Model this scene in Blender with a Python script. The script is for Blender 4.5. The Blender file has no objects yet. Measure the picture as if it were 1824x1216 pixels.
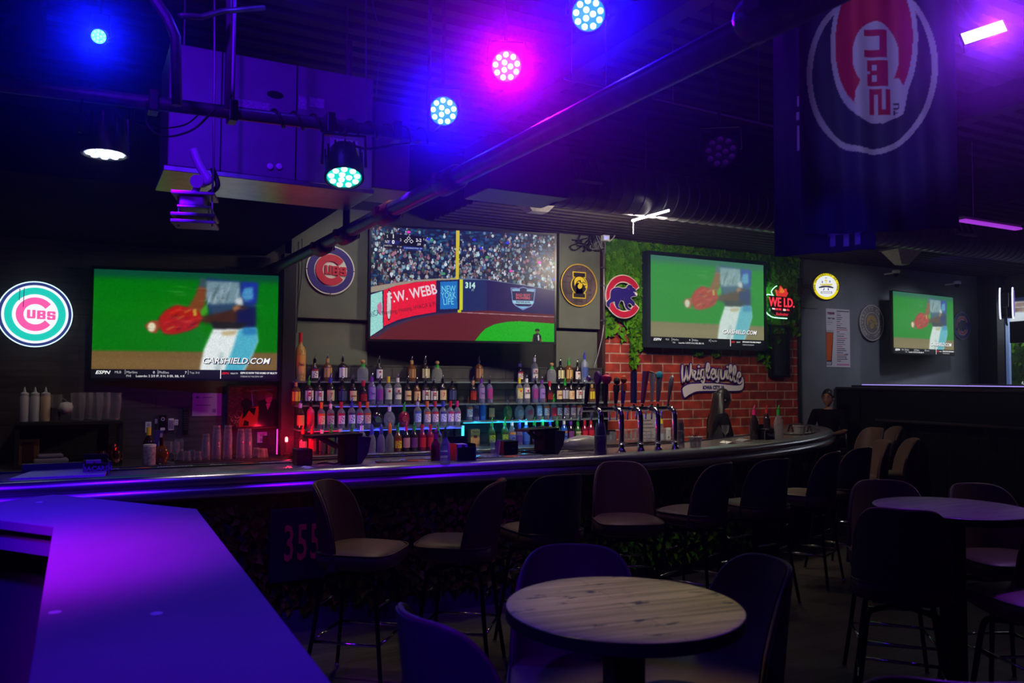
import bpy, bmesh, math, random
import numpy as np
from mathutils import Vector, Matrix, geometry
random.seed(7)
PI = math.pi
sc = bpy.context.scene
COL = sc.collection
def R(d): return math.radians(d)
def S(r, g, b):
    f = lambda c: (c/255/12.92) if c/255 <= .04045 else ((c/255+.055)/1.055)**2.4
    return (f(r), f(g), f(b))

# ------------------------------------------------------------------ camera
F = 1450.0
CAMR = (Matrix.Rotation(R(-28), 4, 'Z') @ Matrix.Rotation(R(90+2.53), 4, 'X') @ Matrix.Rotation(R(.34), 4, 'Z')).to_3x3()
CAMP = Vector((0, 0, 1.70))
cd = bpy.data.cameras.new('camera'); cam = bpy.data.objects.new('camera', cd); COL.objects.link(cam)
cam.matrix_world = Matrix.Translation(CAMP) @ CAMR.to_4x4()
cd.sensor_width = 36; cd.lens = F/1824*36; cd.clip_start = .05; cd.clip_end = 200
cd.dof.use_dof = True; cd.dof.focus_distance = 8.0; cd.dof.aperture_fstop = 4.0
sc.camera = cam
def at(px, py, x=None, y=None, z=None):
    """point seen at a pixel, on the plane x= / y= / z="""
    d = CAMR @ Vector(((px-912)/F, -(py-608)/F, -1))
    if x is not None: t = (x-CAMP.x)/d.x
    elif y is not None: t = (y-CAMP.y)/d.y
    else: t = (z-CAMP.z)/d.z
    return CAMP + d*t
def atd(px, py, dist):
    return CAMP + CAMR @ Vector(((px-912)/F, -(py-608)/F, -1))*dist

# ------------------------------------------------------------------ world, exposure
sc.view_settings.view_transform = 'Standard'; sc.view_settings.look = 'None'
sc.view_settings.gamma = 1; sc.view_settings.use_curve_mapping = False
sc.view_settings.exposure = 0.0
w = bpy.data.worlds.new('world'); sc.world = w; w.use_nodes = True
nt = w.node_tree; nt.nodes['Background'].inputs[0].default_value = (.05, .04, .16, 1)
nt.nodes['Background'].inputs[1].default_value = .0
HAZE = 0.006
if HAZE:
    vs = nt.nodes.new('ShaderNodeVolumeScatter'); vs.inputs['Density'].default_value = HAZE
    vs.inputs['Anisotropy'].default_value = 0.955
    nt.links.new(vs.outputs[0], nt.nodes['World Output'].inputs['Volume'])
sc.cycles.volume_bounces = 0; sc.cycles.max_bounces = 6; sc.cycles.transparent_max_bounces = 12
sc.cycles.use_denoising = True; sc.cycles.sample_clamp_indirect = 3.0
sc.cycles.caustics_reflective = False; sc.cycles.caustics_refractive = False

def light(name, kind, loc, energy, color, size=.1, target=None, spot=60, blend=.5, parent=None):
    d = bpy.data.lights.new(name, kind); d.energy = energy; d.color = color
    if kind == 'AREA': d.size = size
    else: d.shadow_soft_size = size
    if kind == 'SPOT': d.spot_size = R(spot); d.spot_blend = blend
    o = bpy.data.objects.new(name, d); COL.objects.link(o); o.location = loc
    if target is not None:
        o.rotation_euler = (Vector(target)-Vector(loc)).to_track_quat('-Z', 'Y').to_euler()
    return o
BLUE = (.10, .02, 1.0); CYAN = (.03, .35, 1.0); MAG = (.50, .02, 1.0); WARM = (1.0, .78, .55); VIO = (.20, .02, 1.0)
# stage wash from lamps hung above the frame, plus spots added for rail, air unit
light('stage_wash_magenta', 'SPOT', (-1.9, 1.6, 3.8), 2400, (.42, 0, 1), .25, (-.28, 3.15, 1.07), 24, 1)
light('stage_wash_blue', 'SPOT', (-1.4, 2.2, 3.9), 1500, (.05, .0, 1), .15, (-.5, 4.45, 1.0), 38, 1)
light('stage_wash_blue', 'SPOT', (-.9, .4, 3.8), 420, (.08, 0, 1), .08, (.25, 1.9, 1.0), 46, 1)
for x in (-.9, .4, 1.6, 2.7): light('rail_fill', 'SPOT', (x, 4.3, 2.8), 170, (.09, 0, 1), .05, (x, 5.45, 1.0), 38, 1)  # added spots for the rail highlights, not hung fixtures
light('stage_wash_violet', 'SPOT', (3.2, 4.6, 3.9), 60, (.10, .004, 1), .06, (3.4, 5.35, 1.05), 50, 1)
light('stage_wash_violet', 'SPOT', (6.6, 2.6, 3.9), 26, (.12, .0, 1), .08, (4.6, 2.3, 1.0), 60, 1)
light('air_unit_fill', 'SPOT', (-.4, 2.0, 3.9), 450, (.10, 0, 1), .06, (1.1, 5, 3.2), 52, 1)  # extra spot put in to lift the violet face of the air unit
# warm house downlights, plus spots added for bar top, bottles, boards, taps and walls
light('bar_downlight', 'SPOT', (.4, 6.9, 2.86), 16, WARM, .05, (.4, 7.6, .9), 110, .8)
light('bar_downlight', 'SPOT', (-1.0, 6.9, 2.86), 2.5, WARM, .05, (-1.0, 7.6, .9), 110, .8)
for (x, y, e) in ((2.4, 6.3, 26), (4.0, 6.3, 26), (5.8, 6.7, 20), (7.6, 7.3, 2.5)):
    light('bar_downlight', 'SPOT', (x, y, 3.36), e, WARM, .05, (x, y-.25, 0), 95, .8)
for (x, z, e) in ((.9, 2.84, 20), (2.3, 3.4, 34), (3.7, 3.4, 34), (5.0, 3.4, 24)): light('bar_top_fill', 'SPOT', (x, 5.75, z), e, (1, .9, .82), .04, (x, 5.78, 1), 44, .8)  # unseen spots added to brighten bar top and rail
light('bottle_fill', 'SPOT', (2.7, 6.5, 3.4), 46, (1, .86, .72), .06, (2.7, 8.0, 1.3), 60, .8)  # added fill pair for the bottle shelves, no fixture of their own
light('bottle_fill', 'SPOT', (4.2, 6.5, 3.4), 46, (1, .86, .72), .06, (4.2, 8.0, 1.3), 60, .8)
light('board_fill', 'SPOT', (2.4, 6.5, 3.9), 60, (1, .95, .85), .06, (2.45, 8.3, 2.5), 50, .9)  # added fill pair that lifts the grey green boards
light('board_fill', 'SPOT', (5.0, 6.9, 3.38), 26, (1, .95, .85), .06, (4.95, 8.3, 2.5), 60, .9)
light('tap_fill', 'SPOT', (4.3, 4.9, 3.9), 60, (1, .9, .85), .06, (4.35, 5.75, 1.3), 27, .8)  # front fill added for the tap handles
light('brick_fill', 'SPOT', (5.6, 6.7, 3.38), 78, (1, .84, .70), .06, (6.4, 8.3, 1.5), 85, .9)  # fill spot added to light the brick wall
light('grey_wall_fill', 'SPOT', (9.9, 6.6, 3.38), 70, (.85, .88, 1), .1, (10.2, 8.3, 2.1), 78, 1)  # fill spots added for the grey wall and its poster
light('grey_wall_fill', 'SPOT', (11.3, 7.1, 3.38), 130, (.85, .88, 1), .1, (11.4, 8.3, 2.0), 84, 1)
for (x, y, e) in ((1.5, 3.9, 48), (3.3, 3.9, 36), (5.2, 4.2, 20), (7.2, 4.8, 2)):
    light('aisle_downlight', 'SPOT', (x, y+.9, 3.9), e, WARM, .05, (x, y+.5, 0), 44, .9)
light('table_downlight', 'SPOT', (.75, 3.1, 3.9), 150, (.92, .80, .30), .06, (1.42, 1.90, 1.07), 16, .8)
light('floor_spill', 'SPOT', (5.5, 2.6, 3.9), 30, (1, .85, .7), .1, (4.4, 2.6, 0), 60, 1)

# ------------------------------------------------------------------ materials
MATS = {}
def mat(name, color=(.5, .5, .5), rough=.5, metal=0, emit=None, es=1.0, noise=0, nscale=8, bump=0, bscale=40, trans=0, ior=1.45, spec=.5, alpha=1, coat=0):
    if name in MATS: return MATS[name]
    m = bpy.data.materials.new(name); m.use_nodes = True; MATS[name] = m
    n = m.node_tree.nodes; l = m.node_tree.links; b = n['Principled BSDF']
    b.inputs['Base Color'].default_value = (*color, 1); b.inputs['Roughness'].default_value = rough
    b.inputs['Metallic'].default_value = metal; b.inputs['IOR'].default_value = ior
    b.inputs['Specular IOR Level'].default_value = spec
    if trans: b.inputs['Transmission Weight'].default_value = trans
    if coat: b.inputs['Coat Weight'].default_value = coat; b.inputs['Coat Roughness'].default_value = .1
    if emit: b.inputs['Emission Color'].default_value = (*emit, 1); b.inputs['Emission Strength'].default_value = es
    if alpha < 1: b.inputs['Alpha'].default_value = alpha
    if noise or bump:
        tc = n.new('ShaderNodeTexCoord')
    if noise:
        t = n.new('ShaderNodeTexNoise'); t.inputs['Scale'].default_value = nscale; t.inputs['Detail'].default_value = 5
        l.new(tc.outputs['Object'], t.inputs['Vector'])
        r = n.new('ShaderNodeMapRange'); r.inputs[1].default_value = .3; r.inputs[2].default_value = .7
        r.inputs[3].default_value = 1-noise; r.inputs[4].default_value = 1+noise
        l.new(t.outputs[0], r.inputs[0])
        v = n.new('ShaderNodeVectorMath'); v.operation = 'SCALE'; v.inputs[0].default_value = color
        l.new(r.outputs[0], v.inputs['Scale']); l.new(v.outputs[0], b.inputs['Base Color'])
    if bump:
        t2 = n.new('ShaderNodeTexNoise'); t2.inputs['Scale'].default_value = bscale; t2.inputs['Detail'].default_value = 4
        l.new(tc.outputs['Object'], t2.inputs['Vector'])
        bp = n.new('ShaderNodeBump'); bp.inputs['Strength'].default_value = bump; bp.inputs['Distance'].default_value = .01
        l.new(t2.outputs[0], bp.inputs['Height']); l.new(bp.outputs[0], b.inputs['Normal'])
    return m
def glass(name, color=(1, 1, 1), alpha=.25, rough=.05):
    """thin glass: mostly see-through with a glossy skin"""
    if name in MATS: return MATS[name]
    m = bpy.data.materials.new(name); m.use_nodes = True; MATS[name] = m
    n = m.node_tree.nodes; l = m.node_tree.links
    n.remove(n['Principled BSDF']); out = n['Material Output']
    tr = n.new('ShaderNodeBsdfTransparent'); tr.inputs[0].default_value = (*[c*.96 for c in color], 1)
    gl = n.new('ShaderNodeBsdfPrincipled'); gl.inputs['Base Color'].default_value = (*[c*.5 for c in color], 1)
    gl.inputs['Roughness'].default_value = rough; gl.inputs['Specular IOR Level'].default_value = .9
    fr = n.new('ShaderNodeLayerWeight'); fr.inputs[0].default_value = .35
    mr = n.new('ShaderNodeMapRange'); mr.inputs[3].default_value = alpha; mr.inputs[4].default_value = min(1, alpha+.45)
    l.new(fr.outputs['Facing'], mr.inputs[0])
    mx = n.new('ShaderNodeMixShader'); l.new(mr.outputs[0], mx.inputs[0]); l.new(tr.outputs[0], mx.inputs[1]); l.new(gl.outputs[0], mx.inputs[2])
    l.new(mx.outputs[0], out.inputs[0])
    return m
def attr_mat(name, es=0, rough=.5, coat=0):
    """colour from the painted picture on the surface; es > 0 for a screen that gives off light"""
    if name in MATS: return MATS[name]
    m = bpy.data.materials.new(name); m.use_nodes = True; MATS[name] = m
    n = m.node_tree.nodes; l = m.node_tree.links; b = n['Principled BSDF']
    a = n.new('ShaderNodeAttribute'); a.attribute_name = 'picture'
    b.inputs['Roughness'].default_value = rough
    if 'leaf' in name: b.inputs['Specular IOR Level'].default_value = .03
    if es:
        b.inputs['Base Color'].default_value = (.01, .01, .01, 1); b.inputs['Specular IOR Level'].default_value = .12; b.inputs['Roughness'].default_value = max(rough, .3)
        l.new(a.outputs['Color'], b.inputs['Emission Color']); b.inputs['Emission Strength'].default_value = es
    else: l.new(a.outputs['Color'], b.inputs['Base Color'])
    return m
def brick_mat(name, c1, c2, mortar, scale, rough=.8, bw=.5, rh=.25, bump=.6, ms=.02):
    if name in MATS: return MATS[name]
    m = bpy.data.materials.new(name); m.use_nodes = True; MATS[name] = m
    n = m.node_tree.nodes; l = m.node_tree.links; b = n['Principled BSDF']; b.inputs['Roughness'].default_value = rough
    tc = n.new('ShaderNodeTexCoord'); t = n.new('ShaderNodeTexBrick')
    mp = n.new('ShaderNodeMapping'); mp.inputs['Rotation'].default_value = (R(-90), 0, 0)
    l.new(tc.outputs['Object'], mp.inputs[0]); l.new(mp.outputs[0], t.inputs['Vector'])
    t.inputs['Scale'].default_value = scale; t.inputs['Color1'].default_value = (*c1, 1); t.inputs['Color2'].default_value = (*c2, 1)
    t.inputs['Mortar'].default_value = (*mortar, 1); t.inputs['Mortar Size'].default_value = ms; t.inputs['Mortar Smooth'].default_value = .3
    t.inputs['Brick Width'].default_value = bw; t.inputs['Row Height'].default_value = rh
    ns = n.new('ShaderNodeTexNoise'); ns.inputs['Scale'].default_value = 7; ns.inputs['Detail'].default_value = 8
    l.new(tc.outputs['Object'], ns.inputs['Vector'])
    mr = n.new('ShaderNodeMapRange'); mr.inputs[1].default_value = .3; mr.inputs[2].default_value = .7; mr.inputs[3].default_value = .45; mr.inputs[4].default_value = 1.45
    l.new(ns.outputs[0], mr.inputs[0])
    v = n.new('ShaderNodeVectorMath'); v.operation = 'SCALE'; l.new(t.outputs['Color'], v.inputs[0]); l.new(mr.outputs[0], v.inputs['Scale'])
    l.new(v.outputs[0], b.inputs['Base Color'])
    bp = n.new('ShaderNodeBump'); bp.inputs['Strength'].default_value = bump; bp.inputs['Distance'].default_value = .01; bp.invert = True
    l.new(t.outputs['Fac'], bp.inputs['Height']); l.new(bp.outputs[0], b.inputs['Normal'])
    return m
def wood_mat(name, c1, c2, plank=.12, length=1.5, rough=.45, axis='X', grain=18, seam=.003):
    if name in MATS: return MATS[name]
    m = bpy.data.materials.new(name); m.use_nodes = True; MATS[name] = m
    n = m.node_tree.nodes; l = m.node_tree.links; b = n['Principled BSDF']; b.inputs['Roughness'].default_value = rough
    tc = n.new('ShaderNodeTexCoord'); mp = n.new('ShaderNodeMapping')
    rot = {'X': (0, 0, 0), 'Y': (0, 0, R(90)), 'XZ': (R(-90), 0, 0)}[axis]
    mp.inputs['Rotation'].default_value = rot
    l.new(tc.outputs['Object'], mp.inputs[0])
    t = n.new('ShaderNodeTexBrick'); l.new(mp.outputs[0], t.inputs['Vector']); t.inputs['Scale'].default_value = 1
    t.inputs['Brick Width'].default_value = length; t.inputs['Row Height'].default_value = plank; t.inputs['Mortar Size'].default_value = seam
    t.inputs['Color1'].default_value = (*c1, 1); t.inputs['Color2'].default_value = (*c2, 1); t.inputs['Mortar'].default_value = (c1[0]*.2, c1[1]*.2, c1[2]*.2, 1)
    m2 = n.new('ShaderNodeMapping'); m2.inputs['Scale'].default_value = (1.2, grain, grain); l.new(mp.outputs[0], m2.inputs[0])
    ns = n.new('ShaderNodeTexNoise'); ns.inputs['Scale'].default_value = 2.2; ns.inputs['Detail'].default_value = 6; l.new(m2.outputs[0], ns.inputs['Vector'])
    mr = n.new('ShaderNodeMapRange'); mr.inputs[1].default_value = .3; mr.inputs[2].default_value = .7; mr.inputs[3].default_value = .55; mr.inputs[4].default_value = 1.35
    l.new(ns.outputs[0], mr.inputs[0])
    v = n.new('ShaderNodeVectorMath'); v.operation = 'SCALE'; l.new(t.outputs['Color'], v.inputs[0]); l.new(mr.outputs[0], v.inputs['Scale'])
    l.new(v.outputs[0], b.inputs['Base Color'])
    return m

# ------------------------------------------------------------------ mesh building
class MB:
    def __init__(s): s.v = []; s.f = []
    def add(s, vs, fs, M=None):
        k = len(s.v)
        if M is not None: vs = [M @ Vector(v) for v in vs]
        s.v += [tuple(v) for v in vs]; s.f += [tuple(i+k for i in f) for f in fs]; return s
    def box(s, x0, y0, z0, x1, y1, z1, M=None):
        v = [(x0, y0, z0), (x1, y0, z0), (x1, y1, z0), (x0, y1, z0), (x0, y0, z1), (x1, y0, z1), (x1, y1, z1), (x0, y1, z1)]
        return s.add(v, [(3, 2, 1, 0), (4, 5, 6, 7), (0, 1, 5, 4), (1, 2, 6, 5), (2, 3, 7, 6), (3, 0, 4, 7)], M)
    def cbox(s, c, d, M=None):
        return s.box(c[0]-d[0]/2, c[1]-d[1]/2, c[2]-d[2]/2, c[0]+d[0]/2, c[1]+d[1]/2, c[2]+d[2]/2, M)
    def lathe(s, prof, n=20, c=(0, 0, 0), M=None, a0=0, cap=True, sx=1, sy=1):
        vs = []; fs = []
        for r, z in prof:
            for i in range(n):
                a = a0+2*PI*i/n; vs.append((c[0]+r*sx*math.cos(a), c[1]+r*sy*math.sin(a), c[2]+z))
        m = len(prof)
        for j in range(m-1):
            for i in range(n):
                k = (i+1) % n; fs.append((j*n+i, j*n+k, (j+1)*n+k, (j+1)*n+i))
        if cap:
            if prof[0][0] > 1e-5: fs.append(tuple(reversed(range(n))))
            if prof[-1][0] > 1e-5: fs.append(tuple(range((m-1)*n, m*n)))
        return s.add(vs, fs, M)
    def tube(s, pts, r, n=8, closed=False, M=None, flat=1):
        pts = [Vector(p) for p in pts]; m = len(pts); vs = []; fs = []
        rs = r if isinstance(r, (list, tuple)) else [r]*m
        up = Vector((0, 0, 1))
        t0 = (pts[1]-pts[0]).normalized()
        if abs(t0.dot(up)) > .95: up = Vector((1, 0, 0))
        prev = None
        for i, p in enumerate(pts):
            if closed: t = (pts[(i+1) % m]-pts[i-1]).normalized()
            else: t = (pts[min(i+1, m-1)]-pts[max(i-1, 0)]).normalized()
            a = (up if prev is None else prev); a = (a-t*a.dot(t))
            if a.length < 1e-5: a = t.orthogonal()
            a.normalize(); b = t.cross(a); prev = a
            for k in range(n):
                th = 2*PI*k/n; vs.append(p+a*math.cos(th)*rs[i]+b*math.sin(th)*rs[i]*flat)
        for i in range(m if closed else m-1):
            j = (i+1) % m
            for k in range(n):
                q = (k+1) % n; fs.append((i*n+k, i*n+q, j*n+q, j*n+k))
        if not closed: fs += [tuple(reversed(range(n))), tuple(range((m-1)*n, m*n))]
        return s.add(vs, fs, M)
    def prism(s, poly, z0, z1, M=None, holes=()):
        loops = [list(poly)]+[list(h) for h in holes]
        flat = [p for lp in loops for p in lp]
        tris = geometry.tessellate_polygon([[Vector((p[0], p[1], 0)) for p in lp] for lp in loops])
        n = len(flat); vs = [(p[0], p[1], z0) for p in flat]+[(p[0], p[1], z1) for p in flat]; fs = []
        for t in tris:
            a, b, c = [Vector((*flat[i], 0)) for i in t]
            if (b-a).cross(c-a).z < 0: t = (t[0], t[2], t[1])
            fs.append(tuple(i+n for i in t)); fs.append((t[2], t[1], t[0]))
        k = 0
        for lp in loops:
            q = len(lp)
            area = sum(lp[i][0]*lp[(i+1) % q][1]-lp[(i+1) % q][0]*lp[i][1] for i in range(q))
            ccw = (area > 0) == (lp is loops[0])
            for i in range(q):
                j = (i+1) % q; f = (k+i, k+j, k+j+n, k+i+n)
                fs.append(f if ccw else f[::-1])
            k += q
        return s.add(vs, fs, M)
    def stroke(s, pts, w, z0, z1, M=None, smooth=3):
        """a pen stroke of width w laid flat in local x, y"""
        if smooth and len(pts) > 2: pts = spline(pts, smooth)
        w2 = w if isinstance(w, (list, tuple)) else None
        m = len(pts); L = []; Rr = []
        for i, p in enumerate(pts):
            a = Vector(pts[max(i-1, 0)]); b = Vector(pts[min(i+1, m-1)]); t = (b-a)
            if t.length < 1e-9: t = Vector((1, 0))
            t.normalize(); nn = Vector((-t.y, t.x)); ww = (w2[0]+(w2[1]-w2[0])*i/(m-1) if w2 else w)/2
            L.append((p[0]+nn.x*ww, p[1]+nn.y*ww)); Rr.append((p[0]-nn.x*ww, p[1]-nn.y*ww))
        for i in range(m-1):
            s.prism([L[i], Rr[i], Rr[i+1], L[i+1]], z0, z1, M)
        r0 = (w2[0] if w2 else w)/2; r1 = (w2[1] if w2 else w)/2
        for p, r in ((pts[0], r0), (pts[-1], r1)):
            s.prism([(p[0]+r*math.cos(2*PI*k/12), p[1]+r*math.sin(2*PI*k/12)) for k in range(12)], z0, z1, M)
        return s
def spline(pts, sub=4, closed=False):
    out = []; P = [Vector(p) for p in pts]; n = len(P)
    for i in range(n if closed else n-1):
        if closed: p0, p1, p2, p3 = P[i-1], P[i], P[(i+1) % n], P[(i+2) % n]
        else: p0, p1, p2, p3 = P[max(i-1, 0)], P[i], P[i+1], P[min(i+2, n-1)]
        for k in range(sub):
            t = k/sub
            out.append(tuple(.5*((2*p1)+(p2-p0)*t+(2*p0-5*p1+4*p2-p3)*t*t+(3*p1-p0-3*p2+p3)*t**3)))
    if not closed: out.append(tuple(P[-1]))
    return out
def circ(r, n=48, cx=0, cy=0, a0=0, a1=2*PI, sx=1):
    full = abs(a1-a0-2*PI) < 1e-6
    return [(cx+r*sx*math.cos(a0+(a1-a0)*k/(n if full else n-1)), cy+r*math.sin(a0+(a1-a0)*k/(n if full else n-1))) for k in range(n)]

def ob(name, mb, m, parent=None, loc=None, rot=None, smooth=False, bevel=0, kind=None, label=None, seg=2, angle=35):
    me = bpy.data.meshes.new(name); me.from_pydata(mb.v, [], mb.f); me.update()
    if isinstance(m, (list, tuple)):
        for q in m: me.materials.append(q)
    else: me.materials.append(m)
    o = bpy.data.objects.new(name, me); COL.objects.link(o)
    if loc is not None: o.location = loc
    if rot is not None: o.rotation_euler = rot
    if parent: o.parent = parent
    if smooth: me.polygons.foreach_set('use_smooth', [True]*len(me.polygons))
    if smooth == 'a':
        bm = bmesh.new(); bm.from_mesh(me)
        for e in bm.edges:
            if len(e.link_faces) == 2 and e.calc_face_angle(0) > R(angle): e.smooth = False
        bm.to_mesh(me); bm.free()
    if bevel:
        b = o.modifiers.new('bevel', 'BEVEL'); b.width = bevel; b.segments = seg; b.limit_method = 'ANGLE'; b.angle_limit = R(40)
    if kind: o['kind'] = kind
    if label: o['label'] = label
    return o
def tag(o, label, cat, group=None):
    o['label'] = label; o['category'] = cat
    if group: o['group'] = group
    return o
def thing(name, label, cat, loc=(0, 0, 0), rot=(0, 0, 0), group=None):
    o = bpy.data.objects.new(name, None); COL.objects.link(o); o.empty_display_size = .1
    o.location = loc; o.rotation_euler = rot
    return tag(o, label, cat, group)
def struct(name, mb, m, **k):
    return ob(name, mb, m, kind='structure', **k)
def copy_tree(o, parent=None):
    c = o.copy(); COL.objects.link(c); c.parent = parent
    for ch in o.children: copy_tree(ch, c)
    return c
def textob(name, s, size, m, parent, loc=(0, 0, 0), rot=(0, 0, 0), ext=.0008, off=0, align='CENTER', sx=1, shear=0, sp=1, kind=None, sy=1):
    c = bpy.data.curves.new(name, 'FONT'); c.body = s; c.size = size; c.extrude = ext; c.offset = off
    c.align_x = align; c.align_y = 'CENTER'; c.shear = shear; c.space_character = sp; c.resolution_u = 2
    t = bpy.data.objects.new('tmp', c); COL.objects.link(t)
    bpy.context.view_layer.update()
    me = bpy.data.meshes.new_from_object(t.evaluated_get(bpy.context.evaluated_depsgraph_get()))
    bpy.data.objects.remove(t); bpy.data.curves.remove(c)
    me.materials.clear(); me.materials.append(m)
    o = bpy.data.objects.new(name, me); COL.objects.link(o); o.parent = parent; o.location = loc; o.rotation_euler = rot; o.scale = (sx, sy, 1)
    return o
def arc_text(name, s, size, m, parent, r, a_mid, step, z, inward=False, off=0):
    """letters set around a circle, joined in one mesh"""
    objs = []
    n = len(s)
    mb = MB()
    for i, ch in enumerate(s):
        if ch == ' ': continue
        a = a_mid-(i-(n-1)/2)*step if not inward else a_mid+(i-(n-1)/2)*step
        o = textob('tmp_letter', ch, size, m, None, ext=.0006, off=off)
        M = Matrix.Translation((r*math.cos(a), r*math.sin(a), z)) @ Matrix.Rotation(a-PI/2 if not inward else a+PI/2, 4, 'Z')
        me = o.data; mb.add([v.co.copy() for v in me.vertices], [tuple(p.vertices) for p in me.polygons], M)
        bpy.data.objects.remove(o)
    return ob(name, mb, m, parent)

# ------------------------------------------------------------------ painted pictures (screens, posters, flags)
class Pic:
    """a small raster painted in code, carried as colours on a fine grid mesh; x, y run 0..1 from the lower corner"""
    def __init__(s, nx, ny, bg=(0, 0, 0)):
        s.nx, s.ny = nx, ny
        s.a = np.zeros((ny, nx, 3)); s.a[:] = bg
        s.X, s.Y = np.meshgrid((np.arange(nx))/(nx-1), (np.arange(ny))/(ny-1))
        s.asp = nx/ny
    def put(s, mask, c):
        m = np.clip(mask, 0, 1)[..., None]; s.a = s.a*(1-m)+np.array(c)*m; return s
    def rect(s, x0, y0, x1, y1, c, k=1.0):
        return s.put(((s.X >= x0) & (s.X <= x1) & (s.Y >= y0) & (s.Y <= y1))*k, c)
    def poly(s, pts, c, blur=0, k=1.0):
        ins = np.zeros(s.X.shape, bool); n = len(pts)
        for i in range(n):
            x1, y1 = pts[i]; x2, y2 = pts[(i+1) % n]
            if y1 == y2: continue
            cnd = ((s.Y > min(y1, y2)) & (s.Y <= max(y1, y2)) & (s.X < (x2-x1)*(s.Y-y1)/(y2-y1)+x1))
            ins ^= cnd
        m = ins.astype(float)*k
        if blur: m = s.bl(m, blur)
        return s.put(m, c)
    def ell(s, cx, cy, rx, ry, c, blur=0, ang=0, k=1.0):
        ca, sa = math.cos(ang), math.sin(ang); dx = (s.X-cx)*s.asp; dy = s.Y-cy
        u = (dx*ca+dy*sa)/(rx*s.asp); v = (-dx*sa+dy*ca)/ry
        m = ((u*u+v*v) <= 1).astype(float)*k
        if blur: m = s.bl(m, blur)
        return s.put(m, c)
    @staticmethod
    def bl(m, r, ry=None):
        for ax, rr in ((1, r), (0, r if ry is None else ry)):
            if rr < .5: continue
            k = np.exp(-np.arange(-int(3*rr), int(3*rr)+1)**2/(2*rr*rr)); k /= k.sum()
            h = len(k)//2; p = np.pad(m, [(h, h) if a == ax else (0, 0) for a in range(m.ndim)], mode='edge')
            m = np.apply_along_axis(lambda q: np.convolve(q, k, 'valid'), ax, p)
        return m
    def noise(s, amt, r=1, seed=1, rx=None):
        rg = np.random.RandomState(seed).randn(s.ny, s.nx); rg = s.bl(rg, rx or r, r); rg /= rg.std()
        s.a *= np.clip(1+amt*rg, .05, 3)[..., None]; return s
    def mesh(s, name, W, H, m, parent, loc=(0, 0, 0), zf=None, rot=(0, 0, 0)):
        nx, ny = s.nx, s.ny
        z = zf(s.X, s.Y) if zf else np.zeros_like(s.X)
        co = np.stack([(s.X-.5)*W, (s.Y-.5)*H, z], -1).reshape(-1, 3)
        i = np.arange((ny-1)*(nx-1)); r_, c_ = i//(nx-1), i % (nx-1); a = r_*nx+c_
        fs = np.stack([a, a+1, a+nx+1, a+nx], -1)
        me = bpy.data.meshes.new(name); me.vertices.add(len(co)); me.vertices.foreach_set('co', co.ravel())
        me.loops.add(fs.size); me.loops.foreach_set('vertex_index', fs.ravel().astype(np.int32))
        me.polygons.add(len(fs)); me.polygons.foreach_set('loop_start', (np.arange(len(fs))*4).astype(np.int32))
        me.polygons.foreach_set('loop_total', np.full(len(fs), 4, np.int32))
        me.update(); me.validate()
        at_ = me.color_attributes.new('picture', 'FLOAT_COLOR', 'POINT')
        lin = np.clip(s.a, 0, 1); lin = np.where(lin <= .04045, lin/12.92, ((lin+.055)/1.055)**2.4)
        at_.data.foreach_set('color', np.concatenate([lin.reshape(-1, 3), np.ones((nx*ny, 1))], 1).ravel().astype(np.float32))
        me.polygons.foreach_set('use_smooth', [True]*len(fs))
        me.materials.append(m)
        o = bpy.data.objects.new(name, me); COL.objects.link(o); o.parent = parent; o.location = loc; o.rotation_euler = rot
        return o

# shared plain materials
M_black = mat('black_plastic', (.005, .005, .006), .35, spec=.35)
M_matte = mat('matte_black', (.010, .010, .012), .7, noise=.3)
M_chrome = mat('chrome', (.75, .75, .78), .12, 1)
M_steel = mat('brushed_steel', (.45, .45, .47), .32, 1, noise=.15, nscale=20)
M_pipe = mat('painted_pipe', (.05, .045, .055), .38, .2, noise=.35, nscale=14)
M_white = mat('white_plastic', (.7, .7, .7), .4)
M_cable = mat('cable_rubber', (.012, .012, .012), .5)
def em(name, c, s=1.0, base=(.02, .02, .02)): return mat(name, base, .4, emit=c, es=s)

# ================================================================== THE SETTING
YW = 8.3                                  # face of the back wall
def wx(px, py=600, y=YW): return at(px, py, y=y).x
def wz(px, py, y=YW): return at(px, py, y=y).z
XPOST = wx(505); XP0 = wx(514); XP1 = wx(655); XP2 = wx(991); XP3 = wx(1064); XB0 = wx(1070); XB1 = wx(1420); XG1 = wx(1742)
M_floor = wood_mat('floor_planks', (.050, .040, .034), (.068, .056, .048), .15, 1.2, .5, 'X')
struct('floor', MB().box(-6, -4, -.1, 15, 8.5, 0), M_floor)
M_dark = mat('black_wall_paint', (.012, .012, .014), .75, noise=.25, nscale=3)
struct('wall_back', MB().box(-6, 8.36, 0, 13.6, 8.5, 4.2), M_dark)
struct('wall_left', MB().box(-6.1, -4, 0, -6, 8.5, 4.2), M_dark)
struct('wall_front', MB().box(-6, -4.1, 0, 13.6, -4, 4.2), mat('front_wall_paint', (.05, .05, .05), .8))
# charcoal plank wall behind the glassware
M_char = wood_mat('charcoal_planks', (.050, .042, .038), (.030, .026, .026), .14, 1.3, .6, 'XZ')
struct('wall_back_planks', MB().box(-6, YW, 0, XPOST-.06, 8.36, 2.95), M_char)
# grey green boards either side of the big screen, the upper board thicker than the lower
M_board = mat('grey_green_board', S(92, 96, 86), .7, noise=.12, nscale=5, bump=.15, bscale=60)
zmid = wz(580, 568)
for i, (a, b) in enumerate(((XP0, XP1), (XP2, XP3))):
    struct('wall_back_board_upper', MB().box(a, YW-.06, zmid, b, 8.36, 3.45), M_board, bevel=.006)
    struct('wall_back_board_lower', MB().box(a, YW, 1.0, b, 8.36, zmid-.03), M_board, bevel=.006)
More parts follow.
